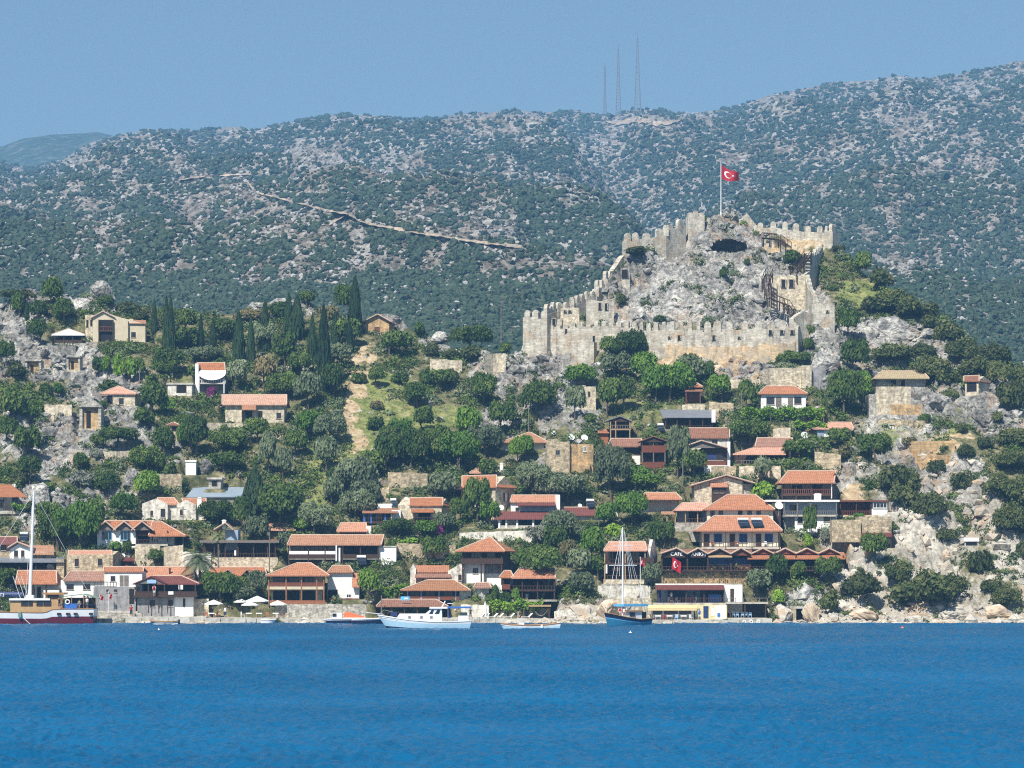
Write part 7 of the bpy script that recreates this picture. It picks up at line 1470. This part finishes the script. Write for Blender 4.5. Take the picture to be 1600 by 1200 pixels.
def proto(key):
    if key in PROTO: return PROTO[key]
    kind, v = key
    if kind == 'tree': V, Fc = leaf_cloud(100 + v, 2600, .062, 11, .60, (.27, .44), low=.2)
    elif kind == 'big': V, Fc = leaf_cloud(200 + v, 6500, .040, 22, .70, (.18, .34), low=.12)
    elif kind == 'small': V, Fc = leaf_cloud(300 + v, 1100, .095, 7, .5, (.32, .5), low=.08)
    elif kind == 'shrub': V, Fc = leaf_cloud(400 + v, 1500, .085, 9, .62, (.30, .46), low=-.05)
    elif kind == 'bigshrub': V, Fc = leaf_cloud(450 + v, 4200, .05, 18, .70, (.22, .38), low=-.05)
    elif kind == 'sparse': V, Fc = leaf_cloud(500 + v, 1500, .055, 12, .62, (.20, .34), low=.2)
    elif kind == 'cypress': V, Fc = leaf_cloud(600 + v, 1700, .10, cone=True)
    me = np_mesh('crown', V, Fc); me.materials.append(MATS['leaf_dark']); PROTO[key] = me; return me
TRM = {}
def trunk_me(v):
    if v not in TRM:
        o = trunk_mesh(v, (0, .08, -.08, .25)[v % 4]).build('trunk', 'bark'); TRM[v] = o.data; bpy.data.objects.remove(o)
    return TRM[v]
KIND = {
 'd': ('leafy_tree', 'dark green tree', 'tree', 'leaf_dark', 'tree'), 'g': ('leafy_tree', 'bright green tree', 'tree', 'leaf_green', 'tree'), 'o': ('olive_tree', 'grey-green olive tree', 'tree', 'leaf_olive', 'tree'),
 's': ('shrub', 'dark scrub bush', 'shrub', 'leaf_scrub', 'shrub'), 'm': ('shrub', 'mid green bush', 'shrub', 'leaf_dark', 'shrub'), 'y': ('leafy_bush', 'yellow-green leafy bush', 'bush', 'leaf_bright', 'shrub'),
 'w': ('leafy_tree', 'pale tan-green tree', 'tree', 'leaf_tan', 'tree'), 'e': ('cactus_clump', 'pale grey-green cactus clump', 'cactus', 'leaf_grey', 'shrub'), 'b': ('flowering_bush', 'purple flowering bush', 'bush', 'leaf_purple', 'shrub'), 'c': ('cypress_tree', 'slim dark cypress', 'cypress', 'leaf_cypress', 'cypress'), 't': ('dry_bush', 'dry tan bush', 'bush', 'leaf_tan', 'shrub')}
PL = """
80 482 44 50 d|30 472 60 20 s|60 506 40 36 d|100 514 40 42 d|60 541 42 42 d|30 500 28 40 d|10 574 30 46 d|165 480 26 20 m|200 492 40 24 s|222 502 34 24 s|20 664 54 62 d|52 668 42 44 d|10 694 42 44 d|25 594 42 32 s|72 622 22 26 m|92 622 26 24 g|150 590 28 34 d|168 590 24 36 g|184 592 22 42 y|203 600 26 38 g|218 590 26 32 d|168 618 44 26 m|238 652 54 58 d|224 664 40 32 m|262 652 30 34 g|270 592 32 32 d|250 582 28 28 m|160 642 16 14 m|38 722 56 60 d|30 760 30 30 s|46 756 42 46 d|125 740 32 34 d|152 702 28 22 m|183 700 62 34 d|230 742 58 52 d|256 718 38 52 d|284 702 26 42 g|270 748 32 28 m|306 716 50 72 d|168 780 46 42 d|128 764 50 32 e|150 716 24 18 e|206 700 22 20 e|66 700 30 24 e|232 792 54 50 g|75 778 38 26 d
92 864 70 72 d|122 858 78 88 g|142 832 52 54 d|76 830 44 50 d|190 812 56 42 g|180 863 26 18 g|201 870 22 28 d|240 884 38 22 m|10 918 44 32 d|54 800 30 20 s|345 946 66 58 d|325 936 40 44 d|378 948 50 32 o|402 934 44 44 o|340 824 62 50 d|380 836 34 62 d|398 806 34 66 c2|438 826 92 82 d|492 838 60 62 o|555 818 62 62 o|470 836 32 30 g|400 864 44 52 o|444 874 30 44 o|527 926 34 38 d|574 938 42 52 g|586 884 28 24 d|550 870 20 18 m|626 840 60 34 d|668 842 42 30 g|684 838 20 20 b|697 834 38 34 o|676 884 42 46 d|655 797 34 18 m|746 820 48 80 d|766 824 38 42 g|720 818 32 42 d|688 790 56 52 o|880 852 70 62 o|840 856 50 42 e2|886 888 42 46 w|904 906 44 50 o|908 934 44 44 o|777 918 28 46 o|773 946 20 30 d|790 946 18 24 m|806 946 18 26 g|872 796 56 50 o|846 782 40 36 o
956 790 62 98 o|1002 766 52 40 g|988 822 62 60 g|944 828 44 42 g|958 842 36 26 y|868 876 44 56 d|924 884 50 62 g|934 906 40 40 d|1038 868 44 50 d|1078 834 48 30 y|1018 922 34 44 o|1195 782 52 32 y|1183 938 54 48 o|1266 842 26 56 d|1260 862 26 26 y|1286 850 26 24 e|1215 916 42 52 d|1250 910 34 34 d|1290 914 46 44 d|1215 944 26 24 y|1344 822 26 18 g|1370 882 46 50 d|1302 958 44 40 s|1344 938 62 50 s|1360 766 24 18 m|1452 812 72 58 s|1410 790 50 34 s|1400 758 54 34 s|1482 848 38 24 s|1402 918 54 44 s|1442 946 112 66 s|1484 934 62 44 s|1530 898 42 48 s|1584 836 64 56 s|1592 792 66 58 s|1560 776 60 42 s|1572 948 54 38 s|1602 874 34 32 s|1500 768 42 30 s|1550 926 36 26 s|1420 700 26 18 t|1392 838 28 18 m
1370 724 62 58 d|1396 768 52 50 s|1432 774 42 36 s|1466 740 38 28 s|1445 662 20 17 m|1502 678 20 20 s|1392 636 28 26 m|1530 664 18 17 s|1482 624 34 18 s|1582 644 52 52 s|1592 604 54 44 s|1562 602 44 42 s|1576 736 54 42 s|1334 590 52 62 d|1318 654 62 86 d|1350 646 42 64 g|1424 604 24 20 m|1345 436 38 44 d|1376 450 46 34 s|1396 486 72 40 s|1430 496 72 34 s|1362 490 52 32 s|1325 532 46 48 d|1262 528 28 20 m|1262 548 20 24 m|1394 572 78 40 s|1452 516 44 28 s|1482 536 52 36 s|1502 566 58 42 s|1526 590 62 42 s|1458 594 62 42 s|1552 568 60 36 s|1310 394 22 12 s|1236 424 42 34 d|1132 441 16 21 m|1168 414 11 14 m|1030 506 24 16 m|1108 512 24 20 o|968 480 24 24 s|1000 404 52 15 s|1240 573 58 28 m|1234 606 44 36 o|1585 700 50 36 s|1540 700 30 22 s|1510 720 30 24 s|1560 660 24 20 s|1440 560 44 26 s|1480 600 40 22 s
985 566 58 58 d|948 562 36 38 d|960 592 52 42 o|1008 600 50 52 g|1046 628 78 74 g|1078 604 54 54 o|1104 604 34 42 d|838 656 66 68 d|898 658 38 58 o|902 608 60 46 g|948 652 48 62 d|976 644 46 54 d|1024 630 50 60 g|835 778 60 64 o|822 724 42 46 g|886 788 68 50 o|1058 748 46 90 o|1084 748 50 46 d|1008 768 60 34 g|924 662 24 18 m|1128 630 48 48 g|1166 644 38 54 d|1172 704 72 50 d|1192 760 42 52 o2|1248 720 54 36 d|1310 702 42 36 d|1324 722 32 28 t|735 546 68 46 d|656 527 28 26 d|624 558 56 44 d|676 556 30 24 s|588 606 34 36 d|652 638 48 42 d|688 612 52 36 d|626 600 30 22 m|706 600 26 26 s|668 604 30 30 m|754 634 52 54 d|782 678 48 54 d|790 542 26 22 m|740 564 44 26 s|590 640 24 18 t|706 562 34 18 s
546 486 44 54 d|540 545 52 52 d|530 576 52 44 o|522 626 42 60 d|516 694 58 56 o|480 690 52 52 g|290 524 42 42 d|288 550 52 42 d|350 536 44 40 d|325 568 62 30 o|368 612 46 50 o|412 608 48 54 w|445 578 54 64 d|408 548 42 46 o|262 582 56 40 d|440 626 60 54 d|482 640 52 62 o|480 482 34 28 d|392 504 60 28 t|515 504 34 30 t|331 624 21 24 b|415 658 44 34 o|372 642 40 20 b2|362 710 62 42 d|402 694 50 42 d|350 738 62 38 d|420 744 36 72 o|442 750 34 54 o|462 716 42 48 d|510 738 44 60 o|545 774 52 60 o|518 796 44 52 o|566 776 56 66 o|604 736 50 60 d|640 732 62 74 d|682 728 60 72 d|718 736 72 72 g|758 718 60 62 o|734 692 50 58 g|622 694 42 42 g|660 678 44 44 d|580 744 52 44 d|574 808 52 56 o|808 728 30 46 g|470 590 40 40 d|310 600 40 30 m|345 580 36 24 m|490 560 34 40 d|440 500 50 30 m|560 600 26 22 m|612 712 50 50 d|760 745 40 34 m|586 672 30 26 m|520 748 24 20 m|240 606 30 26 m
"""
CY = "241 522 8 50|260 545 10 74|267 550 11 78|314 550 9 50|333 548 9 46|373 564 15 70|392 566 10 64|414 548 13 70|451 522 13 58|464 528 18 60|488 570 11 72|506 614 18 124|524 550 13 58|555 524 17 82|546 552 10 46|42 500 6 26"
plants = []
for ln in (PL.strip().replace('\n', '|') + '|' + '|'.join(a + ' c' for a in CY.split('|'))).split('|'):
    a = ln.split(); plants.append((float(a[0]), float(a[1]), float(a[2]), float(a[3]), a[4]))
def relation(px, py, h):
    best = min(LAND, key=lambda L: math.hypot(L[1] - px, (L[2] - (py - h / 2)) * 1.3)); dx, dy = px - best[1], (py - h / 2) - best[2]
    if abs(dx) > abs(dy): r = 'right of' if dx > 0 else 'left of'
    else: r = 'below' if dy > 0 else 'above'
    return r + ' the ' + best[0]
def sizeword(w_, h_):
    if h_ > 1.6 * w_: return 'tall narrow '
    if w_ > 64: return 'large '
    if w_ < 27: return 'tiny '
    if w_ < 40: return 'small '
    if w_ > 1.6 * h_: return 'wide low '
    return ''
ORD = ['leftmost', 'second', 'third', 'fourth', 'fifth', 'sixth', 'seventh', 'eighth', 'ninth', 'tenth', 'eleventh', 'twelfth']
NUM = ['', '', 'two', 'three', 'four', 'five', 'six', 'seven', 'eight', 'nine', 'ten', 'eleven', 'twelve', 'thirteen']
recs = []
for i, (px, py, w_, h_, k) in enumerate(plants):
    kk = k[0]; base = KIND[kk][1]
    recs.append(dict(px=px, py=py, w=w_, h=h_, k=k, lab=(sizeword(w_, h_) if kk != 'c' else ('very tall ' if h_ > 100 else 'tall ' if h_ > 68 else 'short ' if h_ < 48 else '')) + base + ' ' + relation(px, py, h_)))
grp = {}
for r in recs: grp.setdefault(r['lab'], []).append(r)
for lab, g in grp.items():
    if len(g) > 1:
        g.sort(key=lambda r: r['px'])
        for i, r in enumerate(g): r['lab'] = (ORD[i] if i < len(g) - 1 or len(g) > 13 else 'rightmost') + ' of ' + NUM[min(len(g), 13)] + ' ' + lab.replace('bush ', 'bushes ', 1).replace('tree ', 'trees ', 1).replace('cypress ', 'cypresses ', 1).replace('clump ', 'clumps ', 1)
rp = random.Random(77)
for r in recs:
    px, py, w_, h_, k = r['px'], r['py'], r['w'], r['h'], r['k']; kk = k[0]
    name, _, cat, mat, form = KIND[kk]
    Y = rayY(px, py, ZZ); X = (px - CXP) * Y / F; z = ground(X, Y); s = Y / F
    W, H = w_ * s / 2, h_ * s
    if k == 'c2': form, mat = 'cypress', 'leaf_cypress'
    if k == 'o2': form = 'sparse'
    if k == 'e2': mat = 'leaf_grey'; form = 'sparse'
    if k == 'b2': mat = 'leaf_dark'
    if form == 'tree': form = 'big' if w_ > 56 else ('small' if w_ < 30 else 'tree')
    if form == 'shrub' and w_ > 52: form = 'bigshrub'
    me = proto((form, rp.randint(0, 3)))
    has_trunk = form in ('big', 'small', 'tree', 'sparse', 'cypress')
    if has_trunk:
        root = empty(name, (X, Y, z - .05), rp.uniform(0, 6.28), r['lab'], cat)
        c = bpy.data.objects.new('crown', me); COL.objects.link(c); c.parent = root
        t = bpy.data.objects.new('trunk', trunk_me(rp.randint(0, 3))); COL.objects.link(t); t.parent = root
        if form == 'cypress': c.scale = (W * 1.5, W * 1.5, H * 1.04); t.scale = (W * 1.3, W * 1.3, H * .5)
        else: c.scale = (W * 1.12, W * 1.12, H); t.scale = (W * .9, W * .9, H * .95)
    else:
        c = bpy.data.objects.new(name, me); COL.objects.link(c); c.location = (X, Y, z - .1); c.rotation_euler = (0, 0, rp.uniform(0, 6.28)); c.scale = (W * 1.12, W * 1.12, H * 1.02); tag(c, r['lab'], cat)
        root = c
    root['group'] = {'tree': 'trees on the hillside', 'shrub': 'bushes on the hillside', 'bush': 'leafy bushes in the village', 'cypress': 'cypresses on the left ridge', 'cactus': 'cactus clumps on the rocks'}[cat]
    c.material_slots[0].link = 'OBJECT'; c.material_slots[0].material = MATS[mat]
# palms
def palm(px, pyb, w_, h_, label, nfr=34, fan=False, mat='leaf_palm'):
    Y = rayY(px, pyb, ZZ); X = (px - CXP) * Y / F; z = ground(X, Y); s = Y / F; H = h_ * s; R_ = w_ * s / 2
    root = empty('palm_tree', (X, Y, z), 0, label, 'palm', 'palms'); Ht = max(.5, H - R_ * .75)
    MB().tube([(0, 0, -.3), (.05, 0, Ht * .5), (0, 0, Ht)], .24, 8, .2).build('trunk', 'bark', root); rng = random.Random(int(px)); mb = MB()
    for k in range(nfr):
        a = k * 2.399; up = 1.15 - 1.5 * (k / nfr); d = Vector((math.cos(a), math.sin(a), 0)); L = R_ * rng.uniform(.85, 1.1); pts = []
        for i in range(8):
            t = i / 7; pts.append(Vector((0, 0, Ht)) + d * L * math.cos(up * .8) * t + Vector((0, 0, L * (math.sin(up) * t - .62 * t * t))))
        side = d.cross(Vector((0, 0, 1)))
        for i in range(1, 8):
            p, q = pts[i - 1], pts[i]
            for j in range(3):
                b_ = p.lerp(q, j / 3); ll = L * .26 * math.sin(math.pi * (.12 + .84 * (i - 1 + j / 3) / 7)) ** .6
                for sg in (-1, 1):
                    tip = b_ + side * sg * ll + (q - p).normalized() * ll * .7 - Vector((0, 0, ll * .25)); wv_ = (q - p) * .30
                    mb.add([b_, b_ + wv_, tip], [(0, 1, 2)])
    mb.build('fronds', mat, root)
palm(312, 946, 66, 94, 'large feathery date palm right of the gabled quay restaurant'); palm(342, 890, 30, 58, 'slender palm before the flat roofed terrace restaurant', 22); palm(1015, 850, 34, 42, 'small pale palm above the open veranda lodge', 20); palm(298, 712, 34, 72, 'dark feathery palm below the awning house', 24, mat='leaf_dark'); palm(374, 748, 16, 12, 'small blue-grey agave rosette on the rubble above the metal roof', 16, mat='leaf_grey')
palm(866, 700, 1, 1, 'x', 1) if False else None
# leaning tree over the terrace bar
Y = rayY(846, 948, ZZ); X = (846 - CXP) * Y / F; s = Y / F; z = ground(X, Y)
root = empty('leaning_tree', (X, Y, z), 0, 'dark green tree on a long leaning pale trunk over the shaded terrace bar', 'tree', 'trees on the hillside')
MB().tube([(-.3, 0, -.5), (.1, 0, 1.2), (.9, 0, 3.2), (1.6, 0, 5.0), (1.2, 0, 6.6)], .26, 8, .14).tube([(.9, 0, 3.2), (-.6, .3, 5.2), (-2.0, .4, 6.6)], .13, 6, .06).tube([(1.6, 0, 5), (3.0, 0, 6.2)], .1, 6, .05).build('trunk', 'wood_grey', root)
c = bpy.data.objects.new('crown', proto(('big', 1))); COL.objects.link(c); c.parent = root; c.location = (-.1, 0, 4.4); c.scale = (4.4, 3.4, 6.2); c.material_slots[0].link = 'OBJECT'; c.material_slots[0].material = MATS['leaf_dark']
# vine pergolas
def vine(x0, x1, yt, yb, yg, dep, label, mat='leaf_bright', n=1500):
    cx = (x0 + x1) / 2; Y = rayY(cx, yg, ZZ); O = P(cx, yg, Y); s = Y / F; W = (x1 - x0) * s / 2; zt = (yg - yt) * s; zb = (yg - yb) * s
    root = empty('vine_pergola', O, 0, label, 'vine', 'vine pergolas'); rs = np.random.RandomState(int(x0)); n = int(n * (x1 - x0) / 60)
    C = np.stack([rs.uniform(-W, W, n), rs.uniform(-.3, dep, n), zt - rs.rand(n) ** 1.6 * (zt - zb) * 1.15], 1); C[:, 2] += .25 * np.sin(C[:, 0] * 1.7) + rs.randn(n) * .12
    nr = rs.randn(n, 3) + np.array([0, -.6, 1]); nr /= np.linalg.norm(nr, axis=1)[:, None]; t1 = np.cross(nr, rs.randn(n, 3)); t1 /= np.linalg.norm(t1, axis=1)[:, None]; t2 = np.cross(nr, t1); q = rs.uniform(.1, .26, n)[:, None]
    V = np.stack([C - t1 * q, C - t2 * q, C + t1 * q, C + t2 * q], 1).reshape(-1, 3); me = np_mesh('foliage', V, np.arange(4 * n).reshape(-1, 4)); link('foliage', me, root, mat)
    for k in range(4): x = -W * .95 + 1.9 * W * k / 3; MB().box(x - .05, x + .05, 0, .1, -.5, zt - .2).build('post', 'wood_grey', root)
vine(1160, 1290, 638, 651, 662, 3.5, 'long bright green vine pergola in front of the white cottage'); vine(1242, 1292, 660, 668, 682, 2, 'short bright vine arbour below the long pergola'); vine(762, 848, 940, 952, 966, 4, 'bright green vine roof over the shore terrace behind the fishing boat'); vine(592, 640, 917, 930, 944, 4, 'bright green vine canopy left of the hip roofed restaurant', n=2200); vine(345, 378, 638, 644, 660, 2, 'little vine covered porch of the long farmhouse'); vine(1140, 1200, 942, 946, 960, 1, 'thin vine strip hanging from the terrace deck edge', 'leaf_tan', 900)
vine(1112, 1168, 884, 908, 913, .4, 'trailing dry vines over the orange stone wall under the cafe', 'leaf_tan', 260); vine(1034, 1108, 893, 908, 913, .4, 'potted greenery behind the balustrade of the cafe', 'leaf_olive', 170); vine(18, 66, 788, 794, 806, 2, 'flat green vine canopy by the left edge house', 'leaf_green', 1200); vine(596, 690, 950, 958, 966, 1, 'dark greenery hanging under the brown tiled canopy', 'leaf_green', 700); vine(622, 652, 844, 849, 856, 2, 'bright creeper on the retaining wall above the parapet gabled house')
# ---- undergrowth and grass: nobody could count it
def tufts(name, n, seed, mat, dens, hgt, quad, per, kindlab, prange=(-160, 1760)):
    rs = np.random.RandomState(seed); ii = rs.randint(1, NPX - 1, n); jmax = int(np.searchsorted(gY, 560)); jj = rs.randint(int(np.searchsorted(gY, 402.6)), jmax, n)
    keep = rs.rand(n) < dens(ii, jj); ii, jj = ii[keep], jj[keep]
    for (o, rz, x0, x1, y0, y1, z) in PADS:
        c, s = math.cos(rz), math.sin(rz); dx = XX[ii, jj] - o[0]; dy = YY[ii, jj] - o[1]; u = dx * c + dy * s; v = -dx * s + dy * c
        k = ~((u > x0 - .2) & (u < x1 + .2) & (v > y0 - .6) & (v < y1)); ii, jj = ii[k], jj[k]
    pq = np.interp(gpx[ii], HP, HP) ; qq = HZ - (ZZ[ii, jj] - CAMZ) * F / YY[ii, jj]; qc = ((pq - CAVE[0]) / 36) ** 2 + ((qq - CAVE[1]) / 15) ** 2 < 1; k = ~qc & ~((pq > 140) & (pq < 1205) & (qq > 944)); ii, jj = ii[k], jj[k]
    m = len(ii); base = np.stack([XX[ii, jj], YY[ii, jj], ZZ[ii, jj]], 1) + rs.uniform(-.1, .1, (m, 3)); hs = hgt * rs.uniform(.45, 1.5, m)
    C = np.repeat(base, per, 0); hh = np.repeat(hs, per); k = m * per; D = rs.randn(k, 3); D[:, 2] = np.abs(D[:, 2]); D /= np.linalg.norm(D, axis=1)[:, None]
    C = C + D * hh[:, None] * rs.uniform(.5, 1.05, (k, 1)); nr = D + rs.randn(k, 3) * .5; nr /= np.linalg.norm(nr, axis=1)[:, None]
    t1 = np.cross(nr, rs.randn(k, 3)); t1 /= np.linalg.norm(t1, axis=1)[:, None]; t2 = np.cross(nr, t1); q = (quad * rs.uniform(.6, 1.4, k))[:, None]
    V = np.stack([C - t1 * q, C - t2 * q * .7, C + t1 * q, C + t2 * q * .7], 1).reshape(-1, 3)
    me = np_mesh(name, V, np.arange(4 * k).reshape(-1, 4)); tag(link(name, me, None, mat), kind='stuff')
PN1 = fbm(XX, YY, 8, 4, 201); PN2 = fbm(XX, YY, 6, 4, 211)
tufts('undergrowth', 70000, 1, 'leaf_scrub', lambda i, j: np.clip(.42 + PN1[i, j] * 1.5 - mR[i, j] * np.where(PX[i, j] > 1270, .40, .58) - mG[i, j] * .45 - mD[i, j] * .9, 0, 1), .62, .17, 26, '')
tufts('green_undergrowth', 40000, 2, 'leaf_dark', lambda i, j: np.clip(.30 + PN2[i, j] * 1.6 - mR[i, j] * .55 - mG[i, j] * .45 - mD[i, j] * .8, 0, 1), .75, .18, 30, '')
tufts('grass', 26000, 3, 'grass_blade', lambda i, j: np.clip(.12 + mG[i, j] * .8 + PN2[i, j] * .5 - mR[i, j] * .2 - mD[i, j] * .4, 0, 1), .28, .11, 10, '')
tufts('thicket', 15000, 4, 'leaf_dark', lambda i, j: np.clip(.30 + PN1[i, j] * 1.9 - mR[i, j] * .75 - mG[i, j] * .6 - mD[i, j] * .9, 0, 1), 1.15, .21, 80, '')
tufts('olive_thicket', 9000, 5, 'leaf_olive', lambda i, j: np.clip(.22 + PN2[i, j] * 1.9 - mR[i, j] * .6 - mG[i, j] * .5 - mD[i, j] * .9, 0, 1), 1.1, .20, 80, '')
# ---- loose rock on the stony parts: nobody could count it
def rocks():
    rs = np.random.RandomState(9); n = 60000; ii = rs.randint(1, NPX - 1, n); jj = rs.randint(int(np.searchsorted(gY, 401.2)), int(np.searchsorted(gY, 548)), n)
    shore = np.clip((409 - YY[ii, jj]) / 6, 0, .35)
    keep = rs.rand(n) < np.clip(mR[ii, jj] * .30 + .085 + PN1[ii, jj] * .25 + shore - .10 * np.clip((PX[ii, jj] - 1270) / 40, 0, 1) - .30 * np.exp(-(((PX[ii, jj] - 1120) / 150) ** 2 + ((HZ - (ZZ[ii, jj] - CAMZ) * F / YY[ii, jj] - 430) / 90) ** 2)), 0, 1); ii, jj = ii[keep], jj[keep]
    for (o, rz, x0, x1, y0, y1, z) in PADS:
        c, s = math.cos(rz), math.sin(rz); dx = XX[ii, jj] - o[0]; dy = YY[ii, jj] - o[1]; u = dx * c + dy * s; v = -dx * s + dy * c
        k = ~((u > x0 - .5) & (u < x1 + .5) & (v > y0 - 1) & (v < y1)); ii, jj = ii[k], jj[k]
    pp = HZ - (ZZ[ii, jj] - CAMZ) * F / YY[ii, jj]; k = ~((np.abs(PX[ii, jj] - CAVE[0]) < 30) & (np.abs(pp - CAVE[1]) < 15)); ii, jj = ii[k], jj[k]
    sz = np.exp(rs.randn(len(ii)) * .5) * .42 * (.7 + .7 * mR[ii, jj]); sz = np.clip(sz, .15, 1.9)
    P3 = np.stack([XX[ii, jj], YY[ii, jj], ZZ[ii, jj] - sz * .15], 1)
    m = 2600; xs = rs.uniform(-98, 98, m); big_ = (np.abs(fbm(xs, xs * 0, 9, 3, 501)) * 1.4)
    zz = np.clip(rs.uniform(-.25, .35, m), None, .35); s2 = np.clip(np.exp(rs.randn(m) * .5) * .38, .12, 1.0) * (.6 + big_)
    yy = rs.uniform(398.2, 403, m); P4 = np.stack([xs, yy, zz * .5 + (yy - 400) * .05], 1)
    P3 = np.concatenate([P3, P4]); sz = np.concatenate([sz, s2])
    pr_ = CXP + P3[:, 0] * F / P3[:, 1]; pq_ = HZ - (P3[:, 2] - CAMZ) * F / P3[:, 1]; pale = ((pr_ > 1270) & (pq_ > 690)) | (pq_ > 945)
    scatter_blobs('shore_rocks', P3[pale], sz[pale], 'shore_rock', 12, sub=1, flat=.72); P3, sz = P3[~pale], sz[~pale]
    scatter_blobs('loose_rock', P3, sz, 'hill_rock', 10, sub=1, flat=.72)
# boulders one can tell apart
def boulder(px, py, w_, h_, label, mat='hill_rock', seed=1):
    import bmesh
    Y = rayY(px, py, ZZ); s = Y / F; bm = bmesh.new(); bmesh.ops.create_icosphere(bm, subdivisions=4, radius=1)
    V = np.array([v.co[:] for v in bm.verts]); rs = np.random.RandomState(seed)
    for k in range(16):
        d = rs.randn(3); d /= np.linalg.norm(d); t = V @ d; lim = rs.uniform(.5, .8); V = V - np.maximum(t - lim, 0)[:, None] * d * .85
    n1 = fbm(V[:, 0] * 3 + V[:, 2] * 2 + seed, V[:, 1] * 3 - V[:, 2] * 1.5, 1.1, 4, seed, True); V = V * (1 + .24 * n1[:, None])
    me = bpy.data.meshes.new('boulder')
    for v, c in zip(bm.verts, V): v.co = c
    bm.to_mesh(me); bm.free(); o = link('boulder', me, None, mat); o.location = P(px, py, Y) + Vector((0, w_ * s * .3, h_ * s * .38)); o.scale = (w_ * s / 2, w_ * s * .45, h_ * s * .62)
    tag(o, label, 'boulder', 'boulders on the slope and shore')
BL = [(950, 968, 46, 34, 'big brown-stained boulder at the shore left of the blue sailboat', 'ochre_rock'), (1270, 972, 34, 34, 'big ochre boulder right of the tiny stone boathouse', 'ochre_rock'), (1228, 972, 34, 28, 'pale boulder left of the tiny stone boathouse', 'shore_rock'), (58, 796, 42, 40, 'rounded grey boulder beside the top of the tall boat mast', 'hill_rock'), (138, 632, 30, 14, 'flat grey boulder above the largest rock tomb', 'hill_rock'), (158, 470, 42, 30, 'pointed grey crag on the left skyline', 'hill_rock'), (125, 485, 50, 24, 'pale crag between dark trees on the left ridge', 'hill_rock'), (440, 486, 60, 24, 'pale rounded crag on the skyline among the cypresses', 'hill_rock'), (470, 490, 50, 24, 'right hand pale crag on the skyline among the cypresses', 'hill_rock'), (610, 512, 46, 26, 'slanting grey crag right of the hilltop gabled house', 'hill_rock'),
      (1415, 703, 30, 24, 'grey overhanging boulder above the red terraces on the right', 'hill_rock'), (1440, 722, 20, 16, 'smaller boulder right of the overhanging one', 'hill_rock'), (1330, 745, 24, 20, 'white boulder right of the balcony lodge roof', 'hill_rock'), (690, 534, 36, 16, 'pale rock on the saddle below the ridge trees', 'hill_rock'), (1400, 530, 90, 36, 'broad grey rock slab on the right shoulder below the castle', 'hill_rock'), (1290, 590, 50, 44, 'cracked grey crag right of the castle front wall', 'hill_rock'), (1455, 530, 40, 18, 'low pale rock on the right skyline', 'hill_rock'), (1540, 660, 60, 46, 'steep grey cliff block below the cliff top hut', 'hill_rock'), (1470, 640, 70, 34, 'long grey outcrop left of the cliff top hut', 'hill_rock'), (320, 742, 22, 24, 'upright pale boulder right of the white cube', 'hill_rock'), (205, 762, 40, 30, 'shaded grey crag above the pale retaining wall', 'hill_rock'), (1560, 968, 50, 26, 'orange streaked shore boulder at far right', 'ochre_rock'), (1350, 970, 60, 18, 'low ochre shore ledge right of the boulders', 'ochre_rock'), (1490, 970, 60, 20, 'white sea washed ledge at far right shore', 'shore_rock'), (1120, 585, 40, 16, 'fallen dark blocks under the castle centre', 'ochre_rock'), (1150, 600, 26, 14, 'pale fallen block above the low flat topped wall', 'hill_rock')]
for i, b_ in enumerate(BL): boulder(*b_[:5], b_[5], seed=11 + i)
rocks()
build_hill(); build_cave(); build_mountain(); build_far_ridge(); build_sea(); build_outer_ground()
build_mountain_cover(); build_roads(); build_far_objects(); build_haze()
